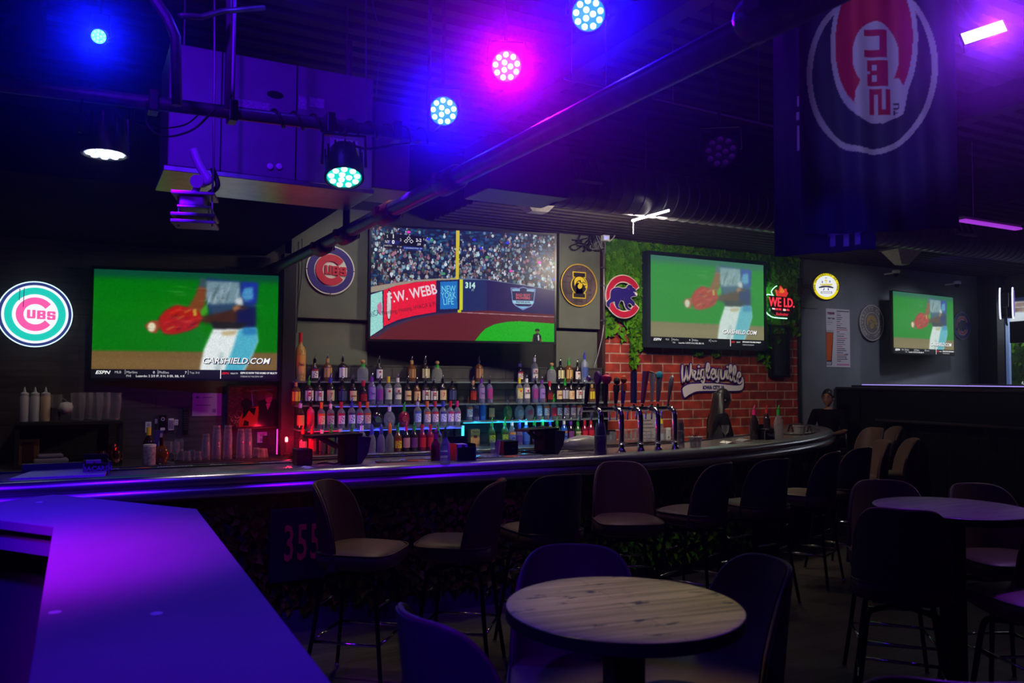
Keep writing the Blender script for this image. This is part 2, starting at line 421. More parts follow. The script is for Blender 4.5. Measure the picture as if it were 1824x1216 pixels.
# low wall tier behind the bottles
M_tier = brick_mat('dark_stone_tiles', (.03, .027, .026), (.05, .045, .042), (.012, .012, .012), 1, .6, .45, .12, .8, .008)
struct('wall_back_splash', MB().box(XP0-.05, YW-.10, 0, XP3+.02, YW-.03, wz(600, 649, YW-.1)), M_tier)
# brick mural wall
M_brick = brick_mat('red_brick_panel', S(180, 62, 40), S(138, 40, 28), S(185, 145, 128), 1, .75, .33, .118, .7, .010)
struct('wall_back_brick', MB().box(XB0, YW, 0, XB1, 8.36, 3.42), M_brick)
struct('trim_1', MB().box(XP3+.005, YW-.1, .9, XB0, 8.36, 3.4), mat('dark_red_trim', (.05, .02, .018), .5))
struct('trim_2', MB().box(XB1, YW-.03, 0, XB1+.05, 8.36, 3.4), M_dark)
M_grey = mat('slate_grey_paint', S(98, 102, 110), .6, noise=.15, nscale=2.5, bump=.12, bscale=30)
struct('wall_back_grey', MB().box(XB1+.05, YW, 0, XG1, 8.36, 3.42), M_grey)
struct('trim_3', MB().box(wx(1421, 548), YW-.004, wz(1430, 549), wx(1455, 549), YW+.01, wz(1430, 549)+.012), M_dark)
# front corner: black column, pale jamb, shop window in the street wall
struct('column_corner', MB().box(XG1, 7.98, 0, XG1+.2, 8.36, 3.9), mat('column_paint', (.012, .012, .016), .4), bevel=.008)
M_jamb = mat('pale_teal_jamb', S(150, 170, 165), .6)
XR = 13.5
yr = lambda px: at(px, 600, x=XR).y
struct('wall_right_jamb', MB().box(XR, yr(1771), 0, XR+.15, 8.36, 4.2), M_jamb)
struct('trim_4', MB().box(XR-.10, yr(1785), 0, XR+.15, yr(1772), 3.3), mat('window_post', (.012, .012, .02), .4), bevel=.006)
YWA = yr(1785); YWB = 4.6
struct('wall_right', MB().box(XR, -4, 0, XR+.15, YWB, 4.2).box(XR, YWB, 0, XR+.15, YWA, 1.25).box(XR, YWB, 3.05, XR+.15, YWA, 4.2), M_dark)
wf = MB().box(XR-.02, YWA-.07, 1.25, XR+.12, YWA, 3.05).box(XR-.02, YWB, 1.25, XR+.12, YWB+.06, 3.05).box(XR-.02, YWB, 3.0, XR+.12, YWA, 3.05).box(XR-.02, YWB, 1.25, XR+.12, YWA, 1.30)
w1 = struct('window_1', wf, mat('window_frame_blue_lit', S(150, 175, 235), .4))  # blue light on the frame is put into its base colour
ob('pane', MB().box(XR+.05, YWB+.06, 1.3, XR+.058, YWA-.07, 3.0), glass('window_glass', (1, 1, 1), .05), w1)
# street outside
struct('street_ground', MB().box(13.7, -6, -.3, 30, 25, -.05), mat('asphalt', (.16, .16, .16), .9, noise=.2))
YS = 13.0
def xs(px, py): return at(px, py, x=21.0)
fb = thing('street_building', 'grey street building with a white fascia and glazed shopfront seen through the window', 'building', (21, YS, -.05))
M_con = mat('pale_concrete', S(175, 178, 175), .8, noise=.15)
ob('wall', MB().box(0, -10, 0, 3, 6, 7), M_con, fb)
ob('fascia', MB().box(-.25, -10, 2.95, 0, 6, 3.45), mat('white_fascia', S(225, 228, 230), .6), fb)
pz = at(1805, 640, x=21).z
for k in range(7):
    y0 = -9.4+k*2.1
    f = ob('shop_window', MB().box(-.06, y0, .3, 0, y0+.07, 2.3).box(-.06, y0+1.8, .3, 0, y0+1.87, 2.3).box(-.06, y0, 2.24, 0, y0+1.87, 2.3).box(-.06, y0+.9, .3, 0, y0+.96, 2.3), mat('white_fascia', S(225, 228, 230), .6), fb)
    ob('pane', MB().box(-.03, y0+.07, .3, -.005, y0+1.8, 2.24), mat('shop_glass', S(45, 60, 62), .15), f)
ob('brick_band', MB().box(-.1, -10, 3.45, 0, 6, 7), brick_mat('street_brick', S(150, 120, 110), S(130, 105, 95), S(160, 150, 145), 1, .8, .4, .12), fb)
# ceiling
M_ceil = mat('black_ceiling_deck', (.030, .028, .034), .65, noise=.2, nscale=2)
cb = MB().box(-6, -4, 4.25, 13.7, 8.5, 4.35)
for k in range(64):                       # ribs of the steel deck
    y0 = -4+k*.2; cb.prism([(y0, 4.19), (y0+.1, 4.19), (y0+.13, 4.25), (y0-.03, 4.25)], -6, 13.6, Matrix(((0, 0, 1, 0), (1, 0, 0, 0), (0, 1, 0, 0), (0, 0, 0, 1))))
struct('ceiling', cb, M_ceil)
cyc = Matrix(((0, 0, 1, 0), (1, 0, 0, 0), (0, 1, 0, 0), (0, 0, 0, 1)))
cb = MB().box(3.4, 6.5, 3.46, 13.6, 8.5, 3.6)
for k in range(13):
    y0 = 6.55+k*.14; cb.prism([(y0, 3.42), (y0+.07, 3.42), (y0+.1, 3.46), (y0-.03, 3.46)], 3.4, 13.6, cyc)
struct('ceiling_soffit_deck', cb, mat('brown_deck', (.042, .034, .03), .8, spec=.15, noise=.2))
struct('ceiling_soffit_low', MB().box(-6, 5.6, 2.9, 1.62, 8.36, 3.3), mat('black_soffit', (.004, .004, .005), .95, spec=.03, noise=.2, nscale=3))
for k in range(5):
    x0 = -4+k*3.6
    struct('ceiling_beam', MB().box(x0, -4, 3.98, x0+.14, 6.4, 4.2), M_ceil)
# raised dining floor behind the half wall
struct('floor_platform', MB().box(9.95, 2, 0, 13.5, 8.3, .5), M_floor)
struct('post_1', MB().box(XPOST-.07, YW-.28, 0, XPOST+.06, YW-.15, 2.9), mat('black_post', (.014, .013, .014), .45), bevel=.006)

# ================================================================== SCREENS
def tv_quad(pxl, yl, pyl, pxr, yr_, H):
    """screen hung on the wall: lower corners from two sight lines at given wall distances"""
    a = at(pxl, pyl, y=yl); b = at(pxr, pyl, y=yr_)
    return a, b
def make_tv(name, label, pl, pr, zc, H, paint, es, bez=(.02, .02), tick=0, mount=True, thick=.06, tilt=0):
    """pl, pr: (x, y) of the two vertical sides of the set; returns set, W, H and the screen part"""
    dx, dy = pr[0]-pl[0], pr[1]-pl[1]; W = math.hypot(dx, dy); yaw = math.atan2(dy, dx)
    t = thing(name, label, 'television', ((pl[0]+pr[0])/2, (pl[1]+pr[1])/2, zc), (PI/2+tilt, 0, yaw))
    bx, bb = bez
    ob('casing', MB().box(-W/2, -H/2, -thick, W/2, H/2, -.006), M_black, t, bevel=.006)
    bz = MB(); bz.prism([(-W/2, -H/2), (W/2, -H/2), (W/2, H/2), (-W/2, H/2)], -.006, .004, holes=[[(-W/2+bx, -H/2+bb), (W/2-bx, -H/2+bb), (W/2-bx, H/2-bx), (-W/2+bx, H/2-bx)]])
    ob('bezel', bz, M_black, t)
    sw, sh = W-2*bx, H-bx-bb
    scr = paint.mesh('screen', sw, sh, attr_mat(name+'_picture', es, .12), t, (0, (bb-bx)/2, 0))
    if mount:
        d = 8.3-t.location.y
        mbx = MB().box(-.22, -.2, -thick-.03, .22, .2, -thick)
        ob('mount_plate', mbx, M_matte, t)
        ob('mount_arm', MB().box(-.05, -.06, -(YW+.05-t.location.y)/max(.8, math.cos(yaw)), .05, .06, -thick-.03), M_matte, t)
    return t, scr, sw, sh
E_white = em('screen_white', (1, 1, 1), .85); E_grey = em('screen_grey', (.55, .55, .58), .8)

def pitcher(fade, seed=3):
    P = Pic(420, 236, (.0, .42, .02))
    f = lambda c: tuple(np.array(c)/255)
    P.a[:] = f((0, 112, 4))
    P.rect(0, .93, 1, 1.01, f((6, 70, 50))); P.a = Pic.bl(P.a, 2, 3)
    P.rect(0, .60, 1, .70, f((2, 118, 8)), .5); P.a = Pic.bl(P.a, 3, 5)
    P.rect(0, .0, 1, .255, f((112, 86, 48))); P.rect(0, .10, 1, .18, f((122, 96, 58)), .5); P.a = Pic.bl(P.a, .6, 2)
    q = lambda pts: [((x-400)/848, 1-(y-180)/470) for x, y in pts]      # traced in one close-up of the set
    # jersey
    P.poly(q([(902, 200), (1150, 215), (1140, 300), (1140, 420), (1080, 440), (960, 440), (925, 400), (915, 340), (900, 270)]), f((22, 52, 100)), 3)
    P.poly(q([(878, 200), (906, 212), (902, 300), (862, 272)]), f((52, 74, 84)), 2.5)
    P.poly(q([(905, 215), (1060, 215), (1070, 300), (1030, 330), (930, 330), (900, 280)]), f((110, 138, 150)), 2)
    rg = np.random.RandomState(seed)
    for k in range(26):
        x = rg.uniform(905, 1060); y = rg.uniform(215, 320)
        P.poly(q([(x, y), (x+4, y-2), (x-8, y+45), (x-13, y+44)]), f(rg.choice([185, 60, 210])*np.array([.9, 1, 1.05])), 1.0, .6)
    P.poly(q([(1075, 215), (1150, 215), (1145, 310), (1100, 310), (1070, 270)]), f((25, 45, 150)), 3)
    P.poly(q([(1085, 240), (1125, 235), (1128, 290), (1090, 300), (1070, 275)]), f((70, 140, 190)), 2)
    P.poly(q([(1045, 290), (1075, 285), (1080, 320), (1040, 325)]), f((190, 200, 205)), 2)
    P.poly(q([(920, 320), (1050, 310), (1050, 365), (940, 380)]), f((40, 65, 95)), 3)
    # arms
    P.poly(q([(815, 345), (850, 290), (870, 240), (905, 250), (900, 330), (885, 370), (850, 400)]), f((120, 62, 28)), 2.5)
    P.poly(q([(880, 350), (905, 320), (915, 350), (900, 380), (880, 385)]), f((60, 150, 30)), 2)
    P.poly(q([(880, 375), (950, 360), (1030, 340), (1060, 320), (1100, 325), (1110, 370), (1040, 405), (930, 405), (885, 400)]), f((62, 32, 24)), 3)
    P.poly(q([(1030, 330), (1055, 318), (1070, 330), (1040, 350)]), f((150, 95, 60)), 2)
    P.poly(q([(1050, 345), (1140, 320), (1142, 420), (1050, 430)]), f((16, 20, 75)), 4)
    P.poly(q([(930, 395), (1100, 400), (1080, 440), (950, 440)]), f((25, 22, 28)), 2)
    # trousers
    P.poly(q([(940, 430), (1100, 425), (1145, 420), (1155, 480), (1130, 540), (1100, 600), (1070, 660), (880, 660), (885, 600), (900, 520)]), f((222, 230, 230)), 1.8)
    P.poly(q([(1060, 430), (1145, 420), (1155, 480), (1130, 540), (1095, 600), (1060, 660), (985, 660), (1010, 580), (1040, 500)]), f((75, 170, 195)), 2.2)
    P.poly(q([(1080, 420), (1145, 418), (1150, 450), (1080, 455)]), f((40, 120, 175)), 3)
    P.poly(q([(965, 560), (985, 520), (995, 560), (960, 660), (940, 660)]), f((175, 195, 195)), 3)
    P.poly(q([(980, 440), (1060, 432), (1040, 455), (985, 458)]), f((190, 170, 130)), 2)
    # glove and ball
    P.poly(q([(690, 385), (720, 350), (770, 325), (820, 335), (870, 350), (890, 380), (870, 420), (830, 440), (760, 458), (715, 455), (690, 420)]), f((165, 22, 16)), 2)
    for k in range(11):
        x = rg.uniform(700, 840); y = rg.uniform(345, 440)
        P.poly(q([(x, y), (x+30, y-14), (x+34, y-9), (x+2, y+7)]), f([(215, 40, 25), (95, 10, 14), (190, 120, 40)][k % 3]), 1.2, .7)
    P.poly(q([(845, 345), (860, 340), (865, 370), (850, 375)]), f((190, 150, 50)), 1)
    P.poly(q([(628, 420), (650, 400), (690, 395), (695, 430), (680, 455), (645, 445)]), f((150, 60, 35)), 1.6)
    P.ell(*q([(660, 426)])[0], .021, .044, f((220, 215, 180)), 1.4)
    for k in range(60):
        x = rg.uniform(640, 1150); y = rg.uniform(220, 450); m_ = ((np.abs(P.X-(x-400)/848) < .03) & (np.abs(P.Y-(1-(y-180)/470)) < .004)).astype(float)*.16
        P.put(Pic.bl(m_, 5, 1.0), f([(230, 220, 210), (20, 14, 20)][k % 2]))
    P.a = Pic.bl(P.a, 1.6, .9)
    P.noise(.03, .7, seed)
    if fade: P.a = P.a*(1-fade)+fade*np.array([.62, .75, .68])
    return P
def screen_extra(t, scr, sw, sh, by=.0, k=1.0):
    """score strip and captions of the broadcast"""
    w = em('caption_white', (1, 1, 1), .9*k); g = em('caption_grey', (.6, .6, .63), .8*k); rd = em('caption_red', (.8, .01, .02), .8*k)
    def tx(s, x, y, size, m=w, al='LEFT', off=.0, sx=1, shear=0):
        return textob('caption', s, size, m, t, (x, y, .006), ext=.0004, off=off, align=al, sx=sx, shear=shear)
    L = -sw/2; y0 = scr.location.y-sh/2
    textob('caption', 'CARSHIELD.COM', .078, em('caption_shadow', (.0, .01, .05), .5), t, (sw*.268+.006, y0+sh*.168-.005, .004), ext=.0004, off=.0035, shear=.25)
    textob('caption', 'CARSHIELD.COM', .078, w, t, (sw*.268, y0+sh*.168, .006), ext=.0004, off=.0012, shear=.25)
    th = sh*.083
    ob('score_strip', MB().box(-sw/2, y0, .001, sw/2, y0+th, .003), em('strip_black', S(12, 14, 22), .7*k, (.01, .01, .01)), t)
    a, b = y0+th*.66, y0+th*.25
    tx('ESPN', L+sw*.02, y0+th*.62, .042, w, off=.001, sx=1.25, shear=.3); tx('MLB', L+sw*.12, a, .030, g)
    tx('Marlins', L+sw*.18, a, .032, g); tx('0', L+sw*.32, a, .032, w); tx('Phillies', L+sw*.35, a, .032, g); tx('7', L+sw*.49, a, .032, w); tx('Top 3rd', L+sw*.515, a, .026, g)
    tx('PHI', L+sw*.18, b, .028, g); tx('Luzardo: 2 2/3 IP, 0 H, 0 ER, BB, 4 K', L+sw*.23, b, .028, w)
    tx('ESPN', L+sw*.69, y0+th*.6, .028, rd, off=.001, shear=.3); tx('MLB.TV', L+sw*.74, y0+th*.6, .020, w)
    tx('ESPN IS NOW THE HOME OF MLB.TV', L+sw*.795, a, .025, w, off=.0006, sx=.80); tx('STREAM IN THE ESPN APP', L+sw*.795, b, .022, g, sx=.8)
    ob('score_strip_divider', MB().box(L+sw*.683, y0, .003, L+sw*.687, y0+th, .005), w, t)
    for q in (.173, .345, .507): ob('score_strip_divider', MB().box(L+sw*q, y0+th*.45, .003, L+sw*q+.003, y0+th*.95, .005), g, t)

def side(px, py0, py1, H=None, y=None):
    """foot position of a vertical side seen between two heights: depth from its true height H, or from y"""
    if H:
        d = H*F/(py1-py0); p = atd(px, (py0+py1)/2, d)
    else: p = at(px, (py0+py1)/2, y=y)
    return p
# television over the glassware
a = side(159, 471, 676, 1.03); b = side(500, 487, 680, 1.03)
tv1, scr, sw, sh = make_tv('television', 'large black flat television showing a pitcher above the glassware shelf', a, b, (a.z+b.z)/2, 1.03, pitcher(0), 1.0, (.028, .022))
screen_extra(tv1, scr, sw, sh)
# big screen in the middle
def stadium():
    P = Pic(640, 400); f = lambda c: tuple(np.array(c)/255); rg = np.random.RandomState(5)
    P.a[:] = f((16, 24, 52))
    q = lambda pts: [((x-547)/1000, 1-(y-100)/655) for x, y in pts]     # crop at 3.04x: screen 547..1547, 100..755
    # seats and people
    for k in range(900):
        x = rg.rand(); y = .45+rg.rand()*.55
        P.ell(x, y, .012, .010, f([(20, 60, 95), (30, 85, 120), (14, 40, 70)][k % 3]), 0, 0, .75)
    cols = [(215, 225, 235), (190, 220, 225), (130, 175, 200), (28, 34, 62), (60, 90, 150), (15, 18, 30), (205, 205, 215), (110, 140, 160), (60, 50, 60), (35, 50, 110), (170, 120, 140), (70, 110, 100)]
    N = 1150
    for k in range(N):
        y = 1.0-.55*(k/N); x = rg.rand()
        dens = .75 if (y > .85 and .2 < x < .7) else 0
        if rg.rand() < dens: continue
        s_ = .8+.5*(1-y)
        c = cols[rg.randint(len(cols))]; br = rg.uniform(.6, 1.0)
        P.ell(x, y-.010, .0085*s_, .017*s_, f(np.array(c)*br), 0)
        P.ell(x, y+.014*s_, .0045*s_, .0095*s_, f(np.array([(150, 100, 85), (110, 70, 60), (40, 30, 34), (190, 200, 215)][rg.randint(4)])*br), 0)
    for k in range(14):
        P.ell(rg.rand(), rg.uniform(.5, .98), .010, .012, f([(230, 60, 190), (40, 50, 220), (60, 150, 90)][k % 3]), 0)
    # padded outfield wall
    P.poly(q([(547, 470), (620, 440), (780, 412), (900, 398), (1000, 392), (1170, 390), (1350, 412), (1547, 440), (1560, 600), (547, 760)]), f((26, 24, 66)))
    P.poly(q([(547, 452), (640, 432), (780, 404), (900, 391), (1010, 386), (1010, 394), (900, 402), (780, 416), (660, 448), (610, 470), (547, 486)]), f((150, 140, 125)))
    P.poly(q([(1010, 385), (1170, 386), (1350, 410), (1547, 437), (1547, 442), (1350, 416), (1170, 391), (1010, 391)]), f((95, 110, 135)))
    P.poly(q([(547, 498), (606, 475), (612, 690), (547, 740)]), f((150, 212, 205)))
    P.poly(q([(614, 470), (680, 440), (780, 418), (890, 403), (890, 590), (780, 613), (690, 640), (615, 680)]), f((228, 18, 52)))
    P.poly(q([(893, 402), (1020, 393), (1020, 575), (893, 590)]), f((22, 20, 66)))
    P.poly(q([(912, 410), (1004, 403), (1006, 566), (912, 573)]), f((20, 110, 190)))
    P.poly(q([(1035, 392), (1165, 390), (1165, 575), (1035, 580)]), f((20, 38, 92)))
    P.poly(q([(1165, 390), (1350, 413), (1547, 440), (1547, 588), (1165, 573)]), f((28, 18, 78)))
    # warning track, grass
    P.poly(q([(547, 745), (640, 680), (760, 630), (890, 600), (1020, 585), (1165, 573), (1547, 588), (1547, 760), (547, 760)]), f((92, 26, 34)))
    P.poly(q([(580, 745), (650, 690), (760, 640), (890, 607), (1020, 590), (1020, 584), (890, 598), (760, 628), (640, 676), (560, 745)]), f((50, 40, 70)))
    P.poly(q([(1030, 586), (1547, 600), (1547, 604), (1030, 590)]), f((170, 130, 140)), .3)
    P.poly(q([(1100, 760), (1135, 710), (1160, 682), (1210, 655), (1280, 638), (1350, 633), (1547, 643), (1547, 760)]), f((18, 168, 18)))
    P.noise(.035, .8, 2); P.a = Pic.bl(P.a, .45, .45)
    # foul pole, badge, player
    P.poly(q([(995, 95), (1014, 95), (1012, 390), (996, 390)]), f((205, 185, 30))); P.poly(q([(965, 384), (1000, 384), (1000, 390), (965, 390)]), f((190, 180, 40)))
    P.poly(q([(1018, 392), (1034, 392), (1034, 573), (1018, 573)]), f((200, 205, 30))); P.poly(q([(1008, 574), (1026, 574), (1026, 590), (1008, 590)]), f((190, 190, 30)))
    P.ell(*q([(642, 555)])[0], .0125, .14, f((25, 15, 25))); P.ell(*q([(642, 555)])[0], .0105, .125, f((205, 195, 200)))
    P.poly(q([(1298, 430), (1345, 432), (1370, 424), (1395, 432), (1440, 432), (1436, 470), (1430, 520), (1418, 540), (1368, 565), (1325, 540), (1308, 520), (1304, 470)]), f((120, 140, 190)))
    P.poly(q([(1303, 434), (1345, 436), (1370, 429), (1395, 436), (1435, 436), (1431, 470), (1425, 518), (1414, 536), (1368, 559), (1329, 536), (1312, 518), (1308, 470)]), f((32, 20, 72)))
    P.poly(q([(1306, 438), (1350, 438), (1350, 450), (1308, 452)]), f((130, 175, 205))); P.poly(q([(1390, 438), (1433, 438), (1431, 452), (1390, 450)]), f((130, 175, 205)))
    P.poly(q([(1310, 508), (1428, 508), (1424, 528), (1316, 528)]), f((150, 200, 220))); P.poly(q([(1335, 543), (1402, 543), (1368, 557)]), f((120, 180, 215)))
    P.ell(*q([(1450, 686)])[0], .013, .016, f((14, 14, 18))); P.ell(*q([(1451, 697)])[0], .008, .014, f((120, 80, 60)))
    P.poly(q([(1428, 712), (1445, 704), (1462, 706), (1472, 718), (1472, 757), (1422, 757)]), f((14, 14, 20)))
    P.poly(q([(1419, 738), (1427, 738), (1426, 757), (1419, 757)]), f((120, 80, 60))); P.poly(q([(1468, 738), (1476, 738), (1476, 757), (1468, 757)]), f((120, 80, 60)))
    P.poly(q([(1452, 715), (1460, 713), (1462, 748), (1455, 748)]), f((190, 190, 200)))
    # score bug
    P.poly(q([(615, 135), (820, 145), (820, 228), (612, 222)]), f((8, 8, 16))); P.poly(q([(640, 175), (700, 178), (690, 200), (620, 200)]), f((18, 22, 100)))
    P.poly(q([(712, 206), (820, 212), (820, 230), (712, 226)]), f((20, 40, 130)))
    # pale red white mark on the teal hoarding
    P.poly(q([(580, 560), (600, 535), (606, 570), (600, 620), (585, 600)]), f((200, 110, 150)), .6); P.poly(q([(560, 495), (566, 492)]), f((0, 0, 0)))
    # camera glare corner
    return P
a = side(657, 398, 607, 1.22); b = side(991, 415, 613, 1.22)
tv2, scr, sw, sh = make_tv('big_television', 'widest flat television, above the bottles, showing a stadium crowd and outfield wall', a, b, (a.z+b.z)/2, 1.22, stadium(), 1.0, (.022, .022))
def sc2(x, y): return ((x-547)/1000-.5)*sw, (.5-(y-100)/655)*sh
def t2(s, x, y, h, c, sx=1, rot=0, off=0, shear=0, k=.9, dz=.004):
    X, Y = sc2(x, y)
    return textob('caption', s, h, em('bug_'+'_'.join(str(int(v)) for v in c), S(*c), k), tv2, (X, Y, dz), (0, 0, rot), ext=.0004, off=off, sx=sx, shear=shear)
t2('F.W. WEBB', 764, 488, .150, (235, 215, 225), .72, R(13), .003); t2('Plumbing, Heating, HVAC/R & PVF', 755, 572, .062, (40, 10, 30), .70, R(11.5))
t2('NEW', 957, 452, .095, (120, 220, 235), .70, R(4)); t2('YORK', 957, 490, .095, (120, 220, 235), .62, R(4)); t2('LIFE', 957, 528, .095, (120, 220, 235), .72, R(4))
t2('314', 1074, 427, .085, (190, 240, 225), .85, 0, .004); t2('FT', 1089, 455, .032, (170, 220, 210), .8)
t2('BAD BOY', 1368, 475, .038, (190, 40, 60), 1.0, 0, .001); t2('MOWERS', 1368, 493, .038, (190, 40, 60), 1.0, 0, .001); t2('PINSTRIPE BOWL', 1369, 518, .032, (14, 30, 80), .66, 0, .001)
t2('RICA', 568, 608, .085, (30, 60, 100), .55, R(20)); t2('1', 660, 154, .055, (240, 240, 240), 1, 0, .002); t2('0', 660, 187, .055, (240, 240, 240), 1, 0, .002)
t2('2', 699, 172, .036, (230, 230, 230)); t2('2-2', 794, 170, .045, (240, 240, 240), 1, 0, .001); t2('.09', 795, 194, .036, (240, 240, 240)); t2('MARTIN', 632, 209, .024, (200, 200, 200)); t2('P: 34', 693, 213, .024, (200, 200, 200))
t2('G. ENCARNACION JR. .220', 765, 218, .020, (200, 220, 240), .8); t2('NY', 629, 187, .045, (230, 230, 235), .8); t2('S', 629, 155, .045, (230, 230, 235), .8)
dm = MB()
for (dx, dy) in ((741, 160), (727, 178), (756, 178)):
    X, Y = sc2(dx, dy); r = .021; dm.prism([(X-r, Y), (X, Y-r), (X+r, Y), (X, Y+r)], .003, .005, holes=[[(X-r*.75, Y), (X, Y-r*.75), (X+r*.75, Y), (X, Y+r*.75)]])
ob('base_diamond', dm, E_white, tv2)
# brick wall television
a = side(1153, 444, 619, 1.22); b = side(1365, 465, 625, 1.22)
sl = (a.y+b.y)/2
tv3, scr, sw, sh = make_tv('television', 'large dark grey framed television on the ivy and brick wall', at(1153, 530, y=8.12), at(1365, 530, y=8.12), (a.z+b.z)/2, 1.21, pitcher(.36), .95, (.05, .045), thick=.12)
tv3.children[0].data.materials[0] = tv3.children[1].data.materials[0] = mat('slate_bezel', (.02, .026, .045), .3)
screen_extra(tv3, scr, sw, sh, k=.55)
# street end television
P4 = pitcher(.30)
a = side(1590, 516, 631, .94); b = side(1699, 527, 632, .94)
tv4, scr, sw, sh = make_tv('television', 'glossy flat television hanging on the grey wall by the street window', at(1590, 570, y=7.95), at(1699, 570, y=8.12), (a.z+b.z)/2, .94, P4, .85, (.012, .014), thick=.05)
screen_extra(tv4, scr, sw, sh, k=.5)

# ================================================================== SIGNS AND WALL THINGS
def tracer(ox, oy, s, y, org):
    """close-up coordinates -> local x, y on a wall plane, measured from org"""
    def q(pts):
        out = []
        for p in pts:
            v = at(ox+p[0]/s, oy+p[1]/s, y=y); out.append((v.x-org[0], v.z-org[2]))
        return out
    return q
def c_shape(ro, ri, g0, g1, n=48):
    a = [(ro*math.cos(t), ro*math.sin(t)) for t in np.linspace(R(g0), 2*PI-R(g0), n)]
    b = [(ri*math.cos(t), ri*math.sin(t)) for t in np.linspace(2*PI-R(g1), R(g1), n)]
    return a+b
def ring(r0, r1, z0, z1, n=64):
    return MB().prism(circ(r0, n), z0, z1, holes=[circ(r1, n)])
m_ = lambda nm, c, **k: mat(nm, S(*c), .5, **k)
def block_ubs(w, h, gap, x0, z0, z1):
    """three heavy block letters U B S"""
    U = [(0, 1), (.38, 1), (.38, .22), (.62, .22), (.62, 1), (1, 1), (1, .1), (.9, 0), (.1, 0), (0, .1)]
    Bq = [(0, 0), (.9, 0), (1, .1), (1, .42), (.92, .5), (1, .58), (1, .9), (.9, 1), (0, 1)]; hb = [[(.38, .20), (.64, .20), (.64, .38), (.38, .38)], [(.38, .62), (.64, .62), (.64, .80), (.38, .80)]]
    Sq = [(.1, 1), (.9, 1), (1, .9), (1, .66), (.64, .66), (.64, .80), (.37, .80), (.37, .61), (.9, .61), (1, .51), (1, .1), (.9, 0), (.1, 0), (0, .1), (0, .34), (.36, .34), (.36, .20), (.63, .20), (.63, .39), (.1, .39), (0, .49), (0, .9)]
    mb = MB(); g = lambda P, k: [(x0+k*(w+gap)+a*w, (b-.5)*h-k*h*.05) for a, b in P]
    mb.prism(g(U, 0), z0, z1); mb.prism(g(Bq, 1), z0, z1, holes=[g(q_, 1) for q_ in hb]); mb.prism(g(Sq, 2), z0, z1); return mb
W_ = m_('sign_white', (228, 224, 222)); B_ = m_('sign_blue', (52, 34, 128)); RD = m_('sign_red', (205, 38, 62))

# round club sign on the grey green board
p = at(588.5, 481, y=YW-.075); Rr = .245*p.y/8.0
Rr = (at(588.5, 437.5, y=p.y).z-p.z)
t = thing('club_sign', 'round unlit blue and white CUBS sign on the grey green board behind the ceiling pipe', 'sign', p, (PI/2, 0, 0))
ob('backing', MB().lathe([(Rr, 0), (Rr, .012)], 64), W_, t)
ob('ring', ring(Rr*.945, Rr*.68, .012, .018), B_, t)
ob('letter', MB().prism(c_shape(Rr*.63, Rr*.35, 37, 33), .012, .030), RD, t)
ob('lettering', block_ubs(Rr*.28, Rr*.36, Rr*.025, -Rr*.26, .016, .034), RD, t)
ob('stud', MB().lathe([(.006, .012), (.004, .02)], 8, (-Rr*.97, 0, 0)).lathe([(.006, .012), (.004, .02)], 8, (Rr*.97, 0, 0)).lathe([(.006, .012), (.004, .02)], 8, (0, -Rr*.97, 0)), M_black, t)

# neon club sign
p = at(63, 559.5, y=YW-.06); Rr = at(63, 501, y=p.y).z-p.z
t = thing('neon_club_sign', 'glowing round CUBS neon sign in pink and teal on the dark wall', 'neon sign', p, (PI/2, 0, 0))
ob('backing', MB().lathe([(Rr*.99, -.04), (Rr*.99, -.01)], 64), m_('neon_backing', (26, 30, 90)), t)
ob('blue_ring', ring(Rr*.975, Rr*.88, -.01, .0), em('neon_navy', S(38, 52, 125), .9), t, label='navy blue ring')
ob('neon_tube', MB().tube([(Rr*.985*math.cos(a), Rr*.985*math.sin(a), .01) for a in np.linspace(0, 2*PI, 65)[:-1]], .005, 8, True), em('neon_ice', (.60, .80, 1), 1.5), t, label='pale blue neon tube around the rim')
ob('white_ring', ring(Rr*.885, Rr*.81, -.01, .004), em('neon_white', (.86, .90, .95), 1.1), t)
ob('teal_ring', ring(Rr*.81, Rr*.61, -.01, .003), em('neon_teal', S(18, 205, 188), 1.0), t, label='teal ring')
ob('white_disc', MB().lathe([(Rr*.61, -.01), (Rr*.61, .0)], 64), em('neon_white', (.86, .90, .95), 1.1), t)
ob('letter', MB().prism(c_shape(Rr*.51, Rr*.31, 38, 34), 0, .008), em('neon_pink', S(255, 88, 172), 1.0), t, label='pink letter C')
ob('lettering', block_ubs(Rr*.225, Rr*.26, Rr*.04, -Rr*.22, .001, .008), em('neon_pink', S(255, 88, 172), 1.0), t)
ob('wire', MB().tube([(-Rr*.42, Rr*.75, .008), (-Rr*.43, Rr*.4, .008)], .003, 6).tube([(-Rr*.31, Rr*.78, .008), (-Rr*.32, Rr*.2, .008)], .003, 6), mat('neon_wire', (.02, .08, .3), .4), t)
light('neon_sign_glow', 'POINT', (p.x, p.y-.12, p.z), .5, (.35, .75, 1), .2)

